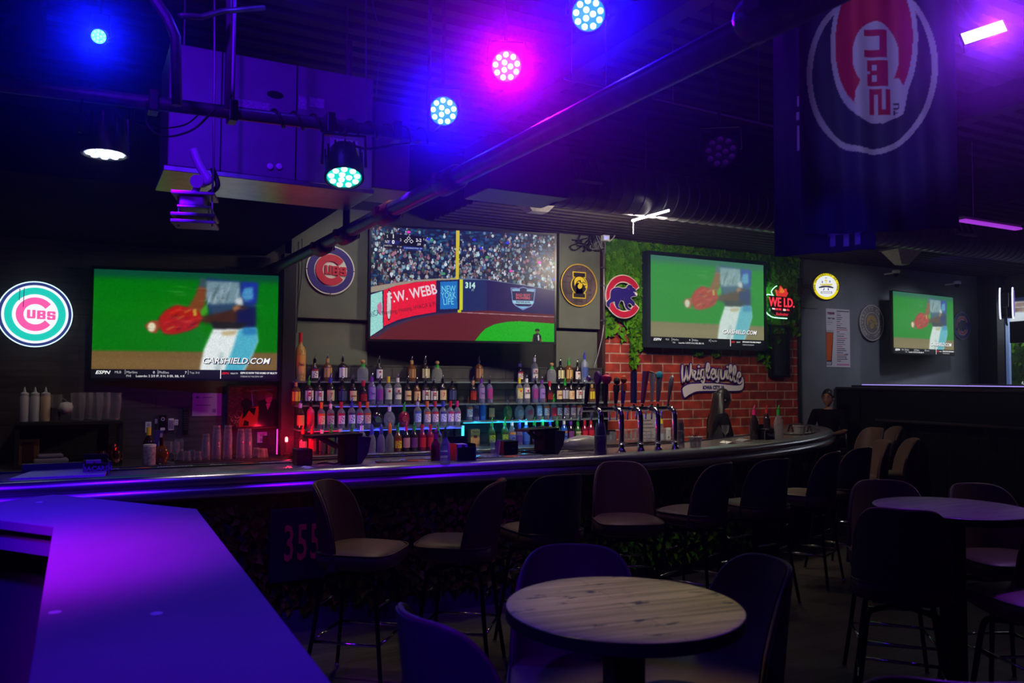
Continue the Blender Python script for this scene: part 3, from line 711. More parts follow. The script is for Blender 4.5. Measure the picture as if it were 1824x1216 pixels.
# bear emblem on the ivy
o = at(1060+502/10.13, 470+590/10.13, y=YW-.14); q = tracer(1060, 470, 10.13, o.y, o)
t = thing('bear_emblem_sign', 'red letter C sign with a dark blue walking bear, on the ivy', 'sign', o, (PI/2, 0, 0))
Rr = at(1060+502/10.13, 470+195/10.13, y=o.y).z-o.z
ob('outline', MB().prism(c_shape(Rr, Rr*.64, 27, 22), 0, .015), m_('sign_cream', (215, 205, 195)), t)
ob('letter', MB().prism(c_shape(Rr*.955, Rr*.69, 31, 27), .012, .022), m_('sign_crimson', (185, 22, 58)), t)
bear = [(190, 700), (205, 665), (250, 620), (255, 540), (270, 480), (320, 440), (400, 425), (470, 445), (540, 435), (560, 400), (595, 378), (635, 392), (650, 425), (690, 450), (712, 495), (735, 545), (722, 575), (660, 585), (612, 612), (645, 655), (682, 695), (690, 730), (678, 762), (650, 752), (628, 722), (590, 708), (558, 740), (575, 790), (612, 815), (600, 838), (560, 822), (520, 770), (500, 690), (470, 660), (430, 665), (405, 720), (392, 765), (428, 800), (420, 815), (372, 800), (342, 740), (330, 680), (290, 690), (250, 710), (238, 745), (250, 775), (205, 770), (185, 735)]
bl = q(bear)
mb = MB(); mb.stroke(bl+[bl[0]], .016, .016, .024, smooth=2); ob('bear_outline', mb, m_('sign_cream', (215, 205, 195)), t)
bo = ob('bear', MB().prism(spline(bl, 3, True), .018, .032), m_('bear_blue', (36, 22, 112)), t)
ob('snout', MB().prism(spline(q([(690, 510), (715, 520), (735, 548), (722, 572), (700, 560), (685, 535)]), 3, True), .032, .034).prism(circ(.007, 12, *q([(672, 512)])[0]), .032, .034), W_, bo)
mb = MB(); mb.stroke(q([(310, 485), (350, 462), (405, 448)]), .003, .032, .034); mb.stroke(q([(562, 430), (580, 470), (600, 440)]), .002, .032, .034)
mb.stroke(q([(430, 620), (432, 660)]), .002, .032, .034); mb.stroke(q([(495, 600), (498, 680)]), .002, .032, .034); ob('contour_line', mb, m_('bear_line', (110, 90, 190)), bo)

# letter I sign with the bird head
def hawk(name, parent, cx, cy, s, z, m1, m2):
    D = [(-.26, -.14), (-.285, .06), (-.24, .21), (-.09, .30), (.09, .30), (.23, .22), (.30, .10), (.38, -.02), (.38, -.20), (.31, -.17), (.27, -.09), (.16, -.06), (.13, -.17), (.03, -.25), (-.07, -.22), (-.10, -.11), (-.02, 0), (-.10, .02), (-.20, -.06)]
    o = ob(name, MB().prism([(cx+a*s, cy+b*s) for a, b in spline(D, 3, True)], z, z+.004), m1, parent)
    mb = MB(); f = lambda P: [(cx+a*s, cy+b*s) for a, b in P]
    mb.stroke(f([(-.24, -.12), (-.14, .05), (-.02, .13), (.08, .02), (.20, .06), (.30, .02)]), .035*s, z+.004, z+.006)
    mb.stroke(f([(.16, -.02), (.24, -.10), (.34, -.08)]), .035*s, z+.004, z+.006)
    mb.prism(f([(-.02, .13), (.04, .16), (.07, .06), (.01, .05)]), z+.004, z+.006)
    ob('marking', mb, m2, o); return o
p = at(1030, 508, y=YW-.07); Rr = at(1030, 470, y=p.y).z-p.z
t = thing('letter_sign', 'round dark sign with a yellow rim, black letter I and yellow bird head', 'sign', p, (PI/2, 0, 0))
ob('backing', MB().lathe([(Rr, 0), (Rr, .014)], 64), brick_mat('word_print', S(84, 66, 70), S(72, 58, 62), S(48, 40, 44), 1, .7, .07, .028, .2, .003), t)
ob('rim', ring(Rr, Rr*.955, .01, .022), m_('sign_gold', (205, 165, 40)), t)
Y_ = m_('sign_yellow', (220, 190, 30)); K_ = m_('sign_black', (32, 24, 30))
def ishape(e, z0, z1):
    mb = MB()
    mb.prism([(-.36+e, .35+e), (.36-e, .35+e), (.36-e, .62-e), (-.36+e, .62-e)], z0, z1); mb.prism([(-.36+e, -.62+e), (.36-e, -.62+e), (.36-e, -.35-e), (-.36+e, -.35-e)], z0, z1)
    mb.prism([(-.22+e, -.4), (.22-e, -.4), (.22-e, .4), (-.22+e, .4)], z0, z1); mb.prism(circ(.455-e, 40), z0, z1)
    mb.v = [(v[0]*Rr, v[1]*Rr, v[2]) for v in mb.v]; return mb
ob('letter_outline', ishape(0, .014, .024), Y_, t); ob('letter', ishape(.045, .016, .027), K_, t)
hawk('bird_head', t, 0, .02, Rr*1.02, .027, Y_, K_)
for s, x, y in (('IOWA', .05, .76), ('HAWKEYES', -.02, -.74), ('IOWA CITY', -.64, .1), ('GO', .66, .25), ('BIG', .62, -.2), ('FIGHT', -.55, .38), ('1847', .6, -.42), ('IOWA', -.55, -.42)):
    textob('small_lettering', s, Rr*.12, m_('sign_print', (34, 24, 28)), t, (x*Rr, y*Rr, .015), sx=.8)

# neon carding sign
o = at(1390, 540, y=YW-.20); q = tracer(1350, 490, 6.4, o.y, o)
t = thing('neon_carding_sign', 'red and green neon beer sign with a crown, reading WE I.D., on the ivy', 'neon sign', o, (PI/2, 0, 0))
body = q([(140, 228), (405, 262), (403, 420), (362, 478), (205, 462), (145, 412)])
ob('backing', MB().prism(body, -.03, .0), mat('sign_panel_black', (.02, .004, .006), .3), t)
gt = q([(200, 235), (108, 225), (108, 400), (150, 455), (205, 480), (350, 492)])
ob('neon_tube', MB().tube([(a, b, -.03) for a, b in spline(gt, 3)], .007, 8), em('neon_green', (.35, 1, .55), 2.6), t, label='green neon tube around the edge')
ct = q([(190, 225), (172, 190), (185, 160), (215, 130), (235, 120)])
ob('neon_tube', MB().tube([(a, b, -.03) for a, b in spline(ct, 3)], .006, 8), em('neon_green', (.35, 1, .55), 2.6), t)
cr = q([(225, 235), (208, 165), (245, 185), (262, 120), (288, 175), (322, 150), (330, 195), (345, 200), (322, 245)])
ob('crown', MB().prism(cr, -.02, .006), em('neon_crown', S(235, 50, 45), .8), t)
ob('crown_flame', MB().prism(q([(240, 200), (262, 140), (285, 160), (300, 190), (280, 205)]), .006, .008), em('neon_orange', S(250, 130, 40), .8), t)
NR = em('neon_red', (1, .03, .06), 1.15)
c = q([(272, 315)])[0]; textob('lettering', 'WE I.D.', .175, NR, t, (c[0], c[1], .004), ext=.003, off=.003, sx=.85)
c = q([(275, 392)])[0]; textob('lettering', 'FOR WE    I.D.  ALL', .038, NR, t, (c[0], c[1], .004), ext=.002, off=.001, sx=.85)
c = q([(273, 445)])[0]; textob('lettering', 'Budweiser', .060, em('neon_red_dim', (.8, .02, .05), .7), t, (c[0], c[1], .004), ext=.002, off=.0015, shear=.2, sx=.9)
ob('white_plate', MB().prism(q([(162, 372), (190, 376), (190, 392), (162, 388)]), .002, .006).prism(q([(286, 384), (315, 388), (315, 408), (286, 405)]), .002, .006), em('neon_plate', (1, .9, .9), .9), t)
light('carding_sign_glow', 'POINT', (o.x-.16, YW-.16, o.z+.17), 1.1, (.15, 1, .3), .05)
light('carding_sign_glow', 'POINT', (o.x-.19, YW-.16, o.z-.10), .6, (.15, 1, .3), .05)

# painted script sign
o = at(1267, 678, y=YW-.012); q = tracer(1190, 630, 11.4, o.y, o)
t = thing('script_sign', 'white and purple script sign reading Wrigleyville with a swoosh, on the brick', 'sign', o, (PI/2, 0, 0))
K = (at(1268, 600, y=o.y).z-at(1268, 601, y=o.y).z)/11.4      # metres per close-up pixel
SW = [[(280, 240), (272, 400), (288, 585)], [(288, 585), (345, 450), (368, 262)], [(368, 262), (372, 420), (392, 555)], [(392, 555), (440, 400), (450, 212)],
      [(482, 330), (492, 470)], [(490, 345), (545, 362), (520, 440), (540, 515), (575, 500), (602, 440)], [(610, 330), (598, 440), (612, 510), (650, 480)],
      [(720, 325), (672, 322), (648, 400), (668, 485), (712, 460), (728, 330)], [(735, 320), (725, 450), (715, 555), (690, 585), (665, 550)],
      [(770, 400), (820, 300), (812, 210), (786, 205), (772, 300), (778, 440), (800, 492), (845, 455)], [(855, 430), (920, 390), (925, 330), (895, 308), (862, 380), (862, 460), (895, 515), (945, 480)],
      [(962, 325), (950, 420), (968, 470), (1002, 440), (1022, 330)], [(1026, 320), (1015, 450), (1000, 560), (970, 565)], [(1065, 330), (1062, 440), (1080, 508), (1130, 470), (1146, 350)],
      [(1184, 340), (1176, 440), (1190, 498), (1220, 478)], [(1222, 450), (1272, 330), (1268, 240), (1244, 238), (1234, 330), (1240, 460), (1262, 538), (1300, 505)],
      [(1305, 480), (1358, 360), (1352, 262), (1328, 252), (1314, 350), (1320, 480), (1342, 565), (1385, 530)], [(1388, 500), (1450, 450), (1448, 392), (1420, 382), (1396, 450), (1402, 560), (1430, 598), (1480, 560), (1500, 490)]]
dots = [(610, 258), (1190, 265)]
sw = [(285, 700), (340, 650), (430, 615), (560, 605), (900, 600), (1150, 625), (1350, 645), (1470, 630), (1502, 560), (1500, 485), (1516, 500), (1520, 600), (1500, 700), (1430, 745), (1250, 750), (900, 750), (600, 755), (480, 790), (390, 840), (325, 885), (300, 830), (285, 760)]
mb = MB()
for s in SW: mb.stroke(q(s), 86*K, 0, .010)
for d in dots: mb.prism(circ(48*K, 16, *q([d])[0]), 0, .010)
sl_ = q(sw); mb.stroke(sl_+[sl_[0]], 56*K, 0, .010, smooth=2)
ob('outline', mb, m_('script_purple', (58, 26, 122)), t)
mb = MB()
for s in SW: mb.stroke(q(s), 36*K, .010, .018)
for d in dots: mb.prism(circ(24*K, 16, *q([d])[0]), .010, .018)
PW = m_('script_white', (236, 226, 232)); ob('script_lettering', mb, PW, t)
ob('swoosh', MB().prism(spline(sl_, 2, True), .010, .018), PW, t)
c = q([(905, 688)])[0]; textob('lettering', 'IOWA CITY, IA', 104*K, m_('script_blue', (28, 22, 110)), t, (c[0], c[1], .019), ext=.0015, off=.0035, sx=.82)

# scoreboard cabinet
a = at(1374, 578, y=YW-.1); b = at(1409, 672, y=YW-.1); wI = b.x-a.x; hI = a.z-b.z
t = thing('wall_cabinet', 'narrow black framed panel with a faded bird head, under the neon beer sign', 'panel', ((a.x+b.x)/2, YW-.03, (a.z+b.z)/2), (PI/2, 0, 0))
ob('frame', MB().prism([(-wI/2, -hI/2), (wI/2, -hI/2), (wI/2, hI/2), (-wI/2, hI/2)], 0, .06, holes=[[(-wI*.39, -hI*.46), (wI*.39, -hI*.46), (wI*.39, hI*.30), (-wI*.39, hI*.30)], [(-wI*.39, hI*.335), (wI*.39, hI*.335), (wI*.39, hI*.46), (-wI*.39, hI*.46)]]), M_black, t, bevel=.004)
ob('panel', MB().box(-wI*.4, -hI*.47, 0, wI*.4, hI*.47, .02), m_('slate_panel', (48, 48, 56)), t)
hawk('bird_head', t, -.01, hI*.395, wI*1.05, .021, m_('faded_gold', (120, 98, 40)), m_('sign_black', (32, 24, 30)))

# lit pub sign on a bracket
p = at(1471, 510, y=YW-.36); Rr = (at(1471, 486, y=p.y).z-p.z)
t = thing('lit_pub_sign', 'glowing yellow and white round university sign on a wall bracket', 'lit sign', p, (PI/2, 0, R(-26)))
ob('housing', MB().lathe([(Rr*1.0, -.07), (Rr*1.06, -.06), (Rr*1.08, -.02), (Rr*1.06, .0), (Rr*1.0, .005)], 48), M_black, t, smooth='a')
ob('bracket', MB().box(-Rr-.16, -.03, -.06, -Rr*.9, .03, -.03).box(-Rr-.17, -.12, -.10, -Rr-.14, .12, .0), M_black, t)
P = Pic(150, 150); yl = np.array([232, 214, 20])/255; P.a[:] = yl
P.ell(.5, .5, .395, .395, (.93, .94, .96), .8)
f = lambda *c: tuple(np.array(c)/255)
P.poly([(.22, .47), (.35, .52), (.5, .53), (.65, .52), (.78, .47), (.76, .43), (.5, .47), (.24, .43)], f(40, 40, 60)); P.poly([(.27, .54), (.73, .54), (.73, .60), (.27, .58)], f(215, 200, 60))
P.rect(.30, .24, .72, .31, f(60, 60, 90)); P.rect(.32, .255, .70, .30, f(225, 225, 235)); P.poly([(.38, .35), (.42, .44), (.45, .44), (.42, .35)], f(60, 70, 150)); P.poly([(.56, .35), (.56, .44), (.60, .44), (.60, .35)], f(60, 70, 150))
P.rect(.485, .60, .515, .76, f(220, 200, 40)); P.rect(.44, .70, .56, .73, f(220, 200, 40)); P.ell(.36, .66, .02, .045, f(60, 80, 170)); P.ell(.64, .68, .02, .045, f(60, 80, 170)); P.rect(.46, .80, .54, .82, f(60, 60, 60))
fo = MB().lathe([(Rr*.985, .0), (Rr*.985, .008)], 48)
pic = P.mesh('sign_face', Rr*2, Rr*2, attr_mat('lit_face', 1.0, .3), t, (0, 0, .0095))
bm = bmesh.new(); bm.from_mesh(pic.data); bmesh.ops.delete(bm, geom=[v for v in bm.verts if v.co.x**2+v.co.y**2 > (Rr*.985)**2], context='VERTS'); bm.to_mesh(pic.data); bm.free()
ob('rim', ring(Rr*1.02, Rr*.965, .004, .016), M_black, t)
arc_text('lettering', 'THE UNIVERSITY OF IOWA', Rr*.19, m_('ink', (30, 28, 10)), t, Rr*.865, PI/2, R(10.2), .011, off=.001)
light('pub_sign_glow', 'POINT', (p.x-.05, p.y-.12, p.z), .35, (1, .85, .3), .12)
# second pub sign, edge-on at the corner column
p = at(1793, 540, y=7.62)
t = thing('edge_lit_pub_sign', 'drum shaped pub sign seen edge on beside the street window', 'lit sign', p, (PI/2, 0, R(29)))
Rr = .24
ob('housing', MB().lathe([(Rr*.9, -.10), (Rr, -.09), (Rr, .09), (Rr*.9, .10)], 40), mat('gloss_black', (.01, .01, .02), .12), t, smooth='a')
for s in (-1, 1): ob('lit_rim', MB().tube([(Rr*math.cos(a), Rr*math.sin(a), s*.085) for a in np.linspace(0, 2*PI, 41)[:-1]], .012, 8, True), em('rim_light', (.65, .68, 1), 1.5), t)
ob('sign_face', MB().lathe([(Rr*.88, .10), (Rr*.88, .106)], 40), em('face_violet', (.25, .15, .7), .5), t)
ob('hoop_bracket', MB().tube([(Rr*1.45*math.cos(a)-.10, Rr*1.45*math.sin(a), 0) for a in np.linspace(R(110), R(290), 20)], .014, 8).box(-Rr-.34, -.10, -.04, -Rr-.2, .12, .04), M_black, t)

# draught list poster
a = at(1470.6, 549, y=YW); b = at(1514, 654, y=YW); Wp = b.x-a.x; Hp = a.z-b.z
P = Pic(110, 240); P.a[:] = f(176, 170, 182)
P.poly([(0, .60), (.30, .60), (.28, .45), (.22, .10), (.24, .06), (.2, .03), (0, .03)], f(40, 26, 34)); P.poly([(0, .585), (.28, .585), (.19, .11), (0, .11)], f(176, 72, 18)); P.poly([(0, .635), (.32, .63), (.30, .59), (0, .59)], f(150, 145, 160))
P.poly([(0, .09), (.2, .09), (.22, .06), (.16, .04), (0, .04)], f(150, 150, 170))
P.rect(.05, .895, .36, .945, f(140, 110, 135)); rg = np.random.RandomState(9)
for k in range(4): P.rect(.05, .83-.035*k, rg.uniform(.2, .35), .837-.035*k, f(60, 55, 70))
for k in range(24):
    y0 = .925-k*.036; c = f(150, 60, 70) if k in (0, 5, 8, 12, 16, 20) else f(58, 50, 70); P.rect(.44, y0, rg.uniform(.55, .9), y0+.012, c)
P.rect(.44, .955, .98, .972, f(60, 55, 70)); P.rect(.44, .03, .96, .045, f(170, 60, 140)); P.rect(.44, .05, .96, .058, f(170, 60, 140)); P.rect(.80, .14, .83, .19, f(30, 40, 100))
t = thing('draught_poster', 'white paper poster with a glass of amber beer and a printed drinks list', 'poster', ((a.x+b.x)/2, YW-.004, (a.z+b.z)/2), (PI/2, 0, 0))
ob('paper', MB().box(-Wp/2, -Hp/2, -.002, Wp/2, Hp/2, .001), m_('paper', (176, 170, 182)), t)
P.mesh('print', Wp, Hp, attr_mat('print_ink', 0, .5), t, (0, 0, .002))
textob('lettering', 'DRAFT BEER', .036, m_('ink_dark', (50, 44, 60)), t, (-Wp*.28, Hp*.33, .003), sx=.7, off=.0006); textob('lettering', 'ULTRA', .034, m_('ink_blue', (40, 44, 110)), t, (Wp*.34, -Hp*.28, .003), sx=.8)
textob('lettering', 'Wrigleyville', .042, m_('ink_plum', (110, 50, 90)), t, (-Wp*.29, Hp*.425, .003), sx=.7, off=.0006)

# grey wooden roundel
p = at(1550, 575, y=YW-.002); Rr = at(1550, 543, y=p.y).z-p.z
t = thing('round_grey_plaque', 'round grey university plaque hanging on the grey wall', 'plaque', p, (PI/2, 0, 0))
G1 = m_('plaque_grey', (104, 98, 104)); G2 = m_('plaque_pale', (165, 158, 160))
ob('backing', MB().lathe([(Rr, 0), (Rr, .03)], 56), G1, t); ob('rim', ring(Rr, Rr*.95, .03, .036), G2, t); ob('ring', ring(Rr*.60, Rr*.56, .03, .034), G2, t)
hawk('bird_head', t, -.01, .0, Rr*1.35, .03, m_('plaque_sand', (150, 128, 84)), G1)
arc_text('lettering', 'UNIVERSITY OF IOWA', Rr*.28, G2, t, Rr*.77, PI/2+.1, R(15.5), .031, off=.001); arc_text('small_lettering', 'EST. 1847', Rr*.2, G2, t, Rr*.77, -PI/2, R(11), .031, inward=True, off=.001)

# club roundel beside the window end television
p = at(1712.5, 580, y=YW-.002); Rr = at(1712.5, 555.5, y=p.y).z-p.z
t = thing('club_roundel', 'small round blue sign with a red C and bear beside the window end television', 'sign', p, (PI/2, 0, 0))
ob('backing', MB().lathe([(Rr, 0), (Rr, .012)], 48), m_('roundel_edge', (150, 120, 205)), t); ob('disc', MB().lathe([(Rr*.95, .012), (Rr*.95, .014)], 48), m_('roundel_blue', (58, 40, 140)), t)
ob('letter_outline', MB().prism(c_shape(Rr*.70, Rr*.42, 27, 24), .014, .017), m_('roundel_white', (200, 180, 215)), t); ob('letter', MB().prism(c_shape(Rr*.65, Rr*.47, 31, 28), .016, .020), m_('roundel_red', (190, 40, 95)), t)
k = Rr*.70/ (at(1110, 489.3, y=YW-.14).z-at(1110, 528.3, y=YW-.14).z)
ob('bear', MB().prism([(x*k, y*k) for x, y in bl], .018, .023), m_('bear_blue', (36, 22, 112)), t)

# certificate, framed picture, controls and sockets on the planks
def wall_rect(x0, y0, x1, y1, d=0):
    a = at(x0, y0, y=YW-d); b = at(x1, y1, y=YW-d); return (a.x+b.x)/2, (a.z+b.z)/2, b.x-a.x, a.z-b.z
x, z, Wp, Hp = wall_rect(343, 700, 394, 740)
P = Pic(90, 70); P.a[:] = f(168, 150, 176); P.rect(.12, .78, .22, .86, f(70, 50, 100)); P.rect(.34, .79, .68, .84, f(110, 85, 130)); P.rect(.12, .46, .63, .49, f(40, 25, 60)); P.ell(.75, .22, .07, .09, f(110, 80, 140), .5)
for k in range(5): P.rect(.15, .70-.04*k, .8, .705-.04*k, f(150, 130, 165))
t = thing('certificate', 'plain white printed licence sheet pinned to the plank wall', 'certificate', (x, YW-.003, z), (PI/2, 0, 0))
ob('paper', MB().box(-Wp/2, -Hp/2, -.002, Wp/2, Hp/2, .0), m_('cert_paper', (168, 150, 176)), t); P.mesh('print', Wp, Hp, attr_mat('print_ink', 0, .5), t, (0, 0, .001))
x, z, Wp, Hp = wall_rect(403, 684, 497, 762)
t = thing('framed_photograph', 'black framed glossy photograph of a man in a black jacket and an orange jersey', 'picture', (x, YW-.03, z), (PI/2, 0, R(0)))
ob('frame', MB().prism([(-Wp/2, -Hp/2), (Wp/2, -Hp/2), (Wp/2, Hp/2), (-Wp/2, Hp/2)], 0, .03, holes=[[(-Wp*.465, -Hp*.45), (Wp*.465, -Hp*.45), (Wp*.465, Hp*.45), (-Wp*.465, Hp*.45)]]), M_black, t, bevel=.003)
P = Pic(180, 150); P.a[:] = f(70, 14, 34); rg = np.random.RandomState(4)
for k in range(160): P.ell(rg.rand()*.5, rg.uniform(.25, 1), .02, .02, f([(110, 20, 60), (50, 8, 30), (90, 40, 20), (140, 40, 60)][k % 4]), 0, 0, .6)
for k in range(90): P.ell(rg.rand()*.22, rg.uniform(0, .3), .012, .012, f([(150, 110, 90), (60, 20, 30), (190, 150, 120)][k % 3]), 0, 0, .7)
q = lambda pts: [((x-1062)/563, 1-(y-100)/470) for x, y in pts]
P.poly(q([(1180, 570), (1185, 470), (1240, 370), (1400, 330), (1410, 570)]), f(205, 66, 26)); P.poly(q([(1215, 480), (1230, 350), (1370, 350), (1350, 440), (1290, 380), (1250, 450)]), f(14, 8, 12)); P.poly(q([(1225, 560), (1240, 490), (1290, 510), (1290, 560)]), f(14, 8, 12))
P.ell(*q([(1262, 300)])[0], .11, .12, f(20, 10, 26), 1); P.poly(q([(1385, 570), (1400, 380), (1390, 270), (1460, 240), (1590, 250), (1630, 330), (1630, 570)]), f(26, 14, 18), 1)
P.ell(*q([(1512, 240)])[0], .07, .125, f(190, 110, 90), .8); P.ell(*q([(1510, 200)])[0], .085, .06, f(120, 90, 85), .8); P.poly(q([(1480, 300), (1535, 300), (1500, 380)]), f(200, 150, 140)); P.poly(q([(1498, 320), (1512, 320), (1505, 375)]), f(190, 70, 30))
P.poly(q([(1310, 145), (1560, 130), (1560, 140), (1318, 155), (1340, 330), (1330, 330)]), f(110, 110, 190)); P.poly(q([(1380, 130), (1480, 125), (1500, 240), (1400, 270)]), f(110, 50, 60), 1, .6)
P.mesh('photo_print', Wp*.93, Hp*.90, attr_mat('glossy_print', 0, .12), t, (0, 0, .012))
for (nm, lb, ct, r_, m, ex) in (('remote_control', 'black remote control with a white ring button hung on the plank wall', 'remote control', (283, 738, 296, 767), M_black, 1), ('remote_control', 'slim white remote control hung on the plank wall', 'remote control', (299.5, 745, 309, 766), M_white, 2), ('remote_control', 'long dark remote control hung below the certificate', 'remote control', (325, 727, 335, 772), M_black, 3)):
    x, z, Wp, Hp = wall_rect(*r_)
    t = thing(nm, lb, ct, (x, YW-.02, z), (PI/2, 0, 0)); ob('body', MB().box(-Wp/2, -Hp/2, -.02, Wp/2, Hp/2, .012), m, t, bevel=.006)
    mb = MB()
    if ex == 1: mb = ring(.016, .011, .012, .014); mb.v = [(v[0], v[1]+.035, v[2]) for v in mb.v]; mb.box(-.02, -.07, .012, .02, -.045, .014)
    else:
        for i in range(3):
            for j in range(8): mb.box((i-1)*.014-.004, (j-3.5)*Hp*.09-.004, .012, (i-1)*.014+.004, (j-3.5)*Hp*.09+.004, .014)
    ob('buttons', mb, M_white if ex == 1 else M_black if ex == 2 else mat('button_grey', (.08, .08, .08), .5), t)
for (r_, lb) in (((259, 751, 269, 770), 'pale double wall socket on the plank wall near the coiled cord'), ((458, 769, 475, 788), 'lit white wall socket with a black plug beside the red lamp'), ((276, 746, 280, 754), 'small white wall switch between socket and remote control'), ((311, 747, 317, 757), 'small grey wall switch between the white and long remote controls')):
    x, z, Wp, Hp = wall_rect(*r_)
    t = thing('wall_socket', lb, 'socket', (x, YW-.004, z), (PI/2, 0, 0)); ob('cover_plate', MB().box(-Wp/2, -Hp/2, -.004, Wp/2, Hp/2, .008), M_white, t, bevel=.002)
    mb = MB()
    for s in (-1, 1): mb.box(-Wp*.22, s*Hp*.22-Hp*.13, .008, Wp*.22, s*Hp*.22+Hp*.13, .011)
    ob('outlet', mb, mat('socket_ivory', (.35, .34, .33), .4), t)
    if 'plug' in lb: ob('plug', MB().box(Wp*.05, -Hp*.45, .011, Wp*.45, Hp*.15, .05), M_black, t, bevel=.004)

# conduit, wiring bundle and cameras
cx = at(1076, 600, y=YW-.13)
t = thing('electrical_conduit', 'thin grey conduit with clips running down beside the ivy', 'conduit', (cx.x, YW-.125, 0))
z0 = wz(1076, 578, YW-.13); z1 = wz(1076, 440, YW-.13)
ob('pipe', MB().tube([(0, 0, z0), (0, 0, z1)], .011, 10), mat('galvanised', (.35, .34, .36), .4, .7), t, smooth=True)
ob('flexible_tail', MB().tube([(0, 0, z0), (-.01, .02, z0-.15), (-.06, .03, z0-.35), (-.15, .04, z0-.62), (-.17, .04, z0-.72)], .007, 8), mat('galvanised', (.35, .34, .36), .4, .7), t, smooth=True)
for zz in (z0+.05, (z0+z1)/2, z1-.25): ob('clip', MB().box(-.035, -.014, zz-.008, .035, .02, zz+.008), M_steel, t)
rg = random.Random(3)
def cable(name, label, pts, r, m=M_cable, sub=5):
    return tag(ob(name, MB().tube(spline(pts, sub), r, 6), m, smooth=True), label, 'cable')
for k, lb in enumerate(('thin black cable looping from the wiring above the letter sign', 'black cable coil hanging beside the conduit', 'grey cable draped across the top of the grey green board')):
    pts = []
    for j in range(9): pts.append(at(1028+k*12+rg.uniform(-16, 22)+j*2, 405+k*4+rg.uniform(0, 40), y=YW-.10-rg.uniform(0, .04)))
    cable('loose_cable', lb, pts, .007 if k != 1 else .011, M_cable if k < 2 else mat('grey_cable', (.2, .2, .22), .5))
cable('loose_cable', 'violet lit cable curving down to the box above the ivy', [at(1096, 400, y=7.9), at(1097, 412, y=8.0), at(1092, 424, y=8.1), at(1084, 430, y=8.15)], .008, M_white)
cable('loose_cable', 'drooping black cables hanging in front of the round club sign board', [at(532, 430, y=8.15), at(533, 480, y=8.17), at(530, 540, y=8.18), at(526, 600, y=8.2)], .006)
cable('loose_cable', 'second drooping black cable beside the round club sign', [at(538, 425, y=8.15), at(537, 490, y=8.17), at(531, 545, y=8.18), at(528, 592, y=8.2)], .005)
c = at(1078, 424, y=8.1)
t = thing('junction_box', 'small white junction box with an indicator light above the ivy', 'junction box', c)
ob('body', MB().cbox((0, 0, 0), (.09, .06, .07)), M_white, t, bevel=.004); ob('indicator', MB().cbox((-.01, -.032, .0), (.05, .006, .03)), em('indicator_blue', (.25, .25, 1), 2), t)
for (px, py, lb) in ((1075, 412, 'white dome security camera above the conduit'), (1596, 487, 'small white security camera above the window end television'), (1705, 506, 'white security camera near the corner column')):
    c = at(px, py, y=8.1)
    t = thing('security_camera', lb, 'camera', c); ob('mount', MB().lathe([(.05, .05), (.06, .03), (.05, 0)], 20).box(-.012, 0, .0, .012, .2, .02), M_white, t, smooth='a'); ob('dome', MB().lathe([(.042, 0), (.038, -.03), (.02, -.05), (.002, -.055)], 20), M_black, t, smooth=True)

# ================================================================== CEILING THINGS
def par(label, px, py, d, tgt, led, plate, glow, power, r=.088, hang=None, lit=True, spot=23, cat='stage light', gl=None):
    """LED par can: housing, yoke, lens plate, twelve diodes; its own spot light"""
    p = atd(px, py, d)
    t = thing('stage_light', label, cat, p, (0, 0, 0), 'LED stage lights under the ceiling')
    dr = (Vector(tgt)-p).normalized(); t.rotation_euler = dr.to_track_quat('Z', 'Y').to_euler()
    ob('housing', MB().lathe([(.02, -.17), (r*.7, -.165), (r*.8, -.15), (r*1.12, -.05), (r*1.14, .01), (r*1.02, .012), (r*1.0, .0), (r*.3, -.002), (0.001, -.002)], 32, cap=False), M_black, t, smooth='a')
    mb = MB()
    for k in range(12):
        a = k*PI/6; mb.box(r*1.0, -.004, -.15, r*1.10, .004, -.06, Matrix.Rotation(a, 4, 'Z'))
    ob('cooling_fin', mb, M_black, t)
    ob('lens_plate', MB().lathe([(r*.98, .0), (r*.98, .004)], 32), plate, t)
    l0 = None
    for k in range(12):
        rr = (r*.27 if k < 3 else r*.74); a = (k*2*PI/3 if k < 3 else (k-3)*2*PI/9+.25)
        if l0 is None: l0 = ob('led', MB().lathe([(r*.19, .003), (r*.16, .011), (.001, .013)], 12, cap=False), led, t, smooth=True)
        else:
            c = l0.copy(); COL.objects.link(c); c.parent = t; l1 = c
        (l0 if k == 0 else l1).location = (rr*math.cos(a), rr*math.sin(a), 0)
    iv = t.rotation_euler.to_matrix().to_4x4(); iv.translation = p
    inv = iv.inverted()
    h = Vector(hang or p); h.z = max(h.z, ZP2-.03) if 'light pipe' in label and 'above' not in label or 'edge on' in label else 4.2
    h = Vector(h); hl = inv @ h
    ym = MB()
    pts = [Vector((-r*1.25, 0, -.06)), inv @ (h+(iv.to_3x3() @ Vector((-r*1.1, 0, 0)))*1), inv @ (h+(iv.to_3x3() @ Vector((r*1.1, 0, 0)))*1), Vector((r*1.25, 0, -.06))]
    up = (inv.to_3x3() @ Vector((0, 0, 1))).normalized(); top = Vector((0, 0, -.06))+up*.15
    ym.tube([(-r*1.25, 0, -.06), top+Vector((-r*1.2, 0, 0)), top+Vector((r*1.2, 0, 0)), (r*1.25, 0, -.06)], .008, 6)
    ob('yoke', ym, M_black, t)
    ob('hanger', MB().tube([top, hl], .011, 8), M_matte, t)
    if lit:
        q = p+dr*.05
        light('stage_beam', 'SPOT', q, power, glow, .04, q+dr, spot, .7)
    return t
LW = em('led_cyan', (.60, 1.0, .88), 2.2); LP = em('led_pink', (1.0, .80, .93), 2.4); LB = em('led_white_blue', (.85, .92, 1), 2.6)
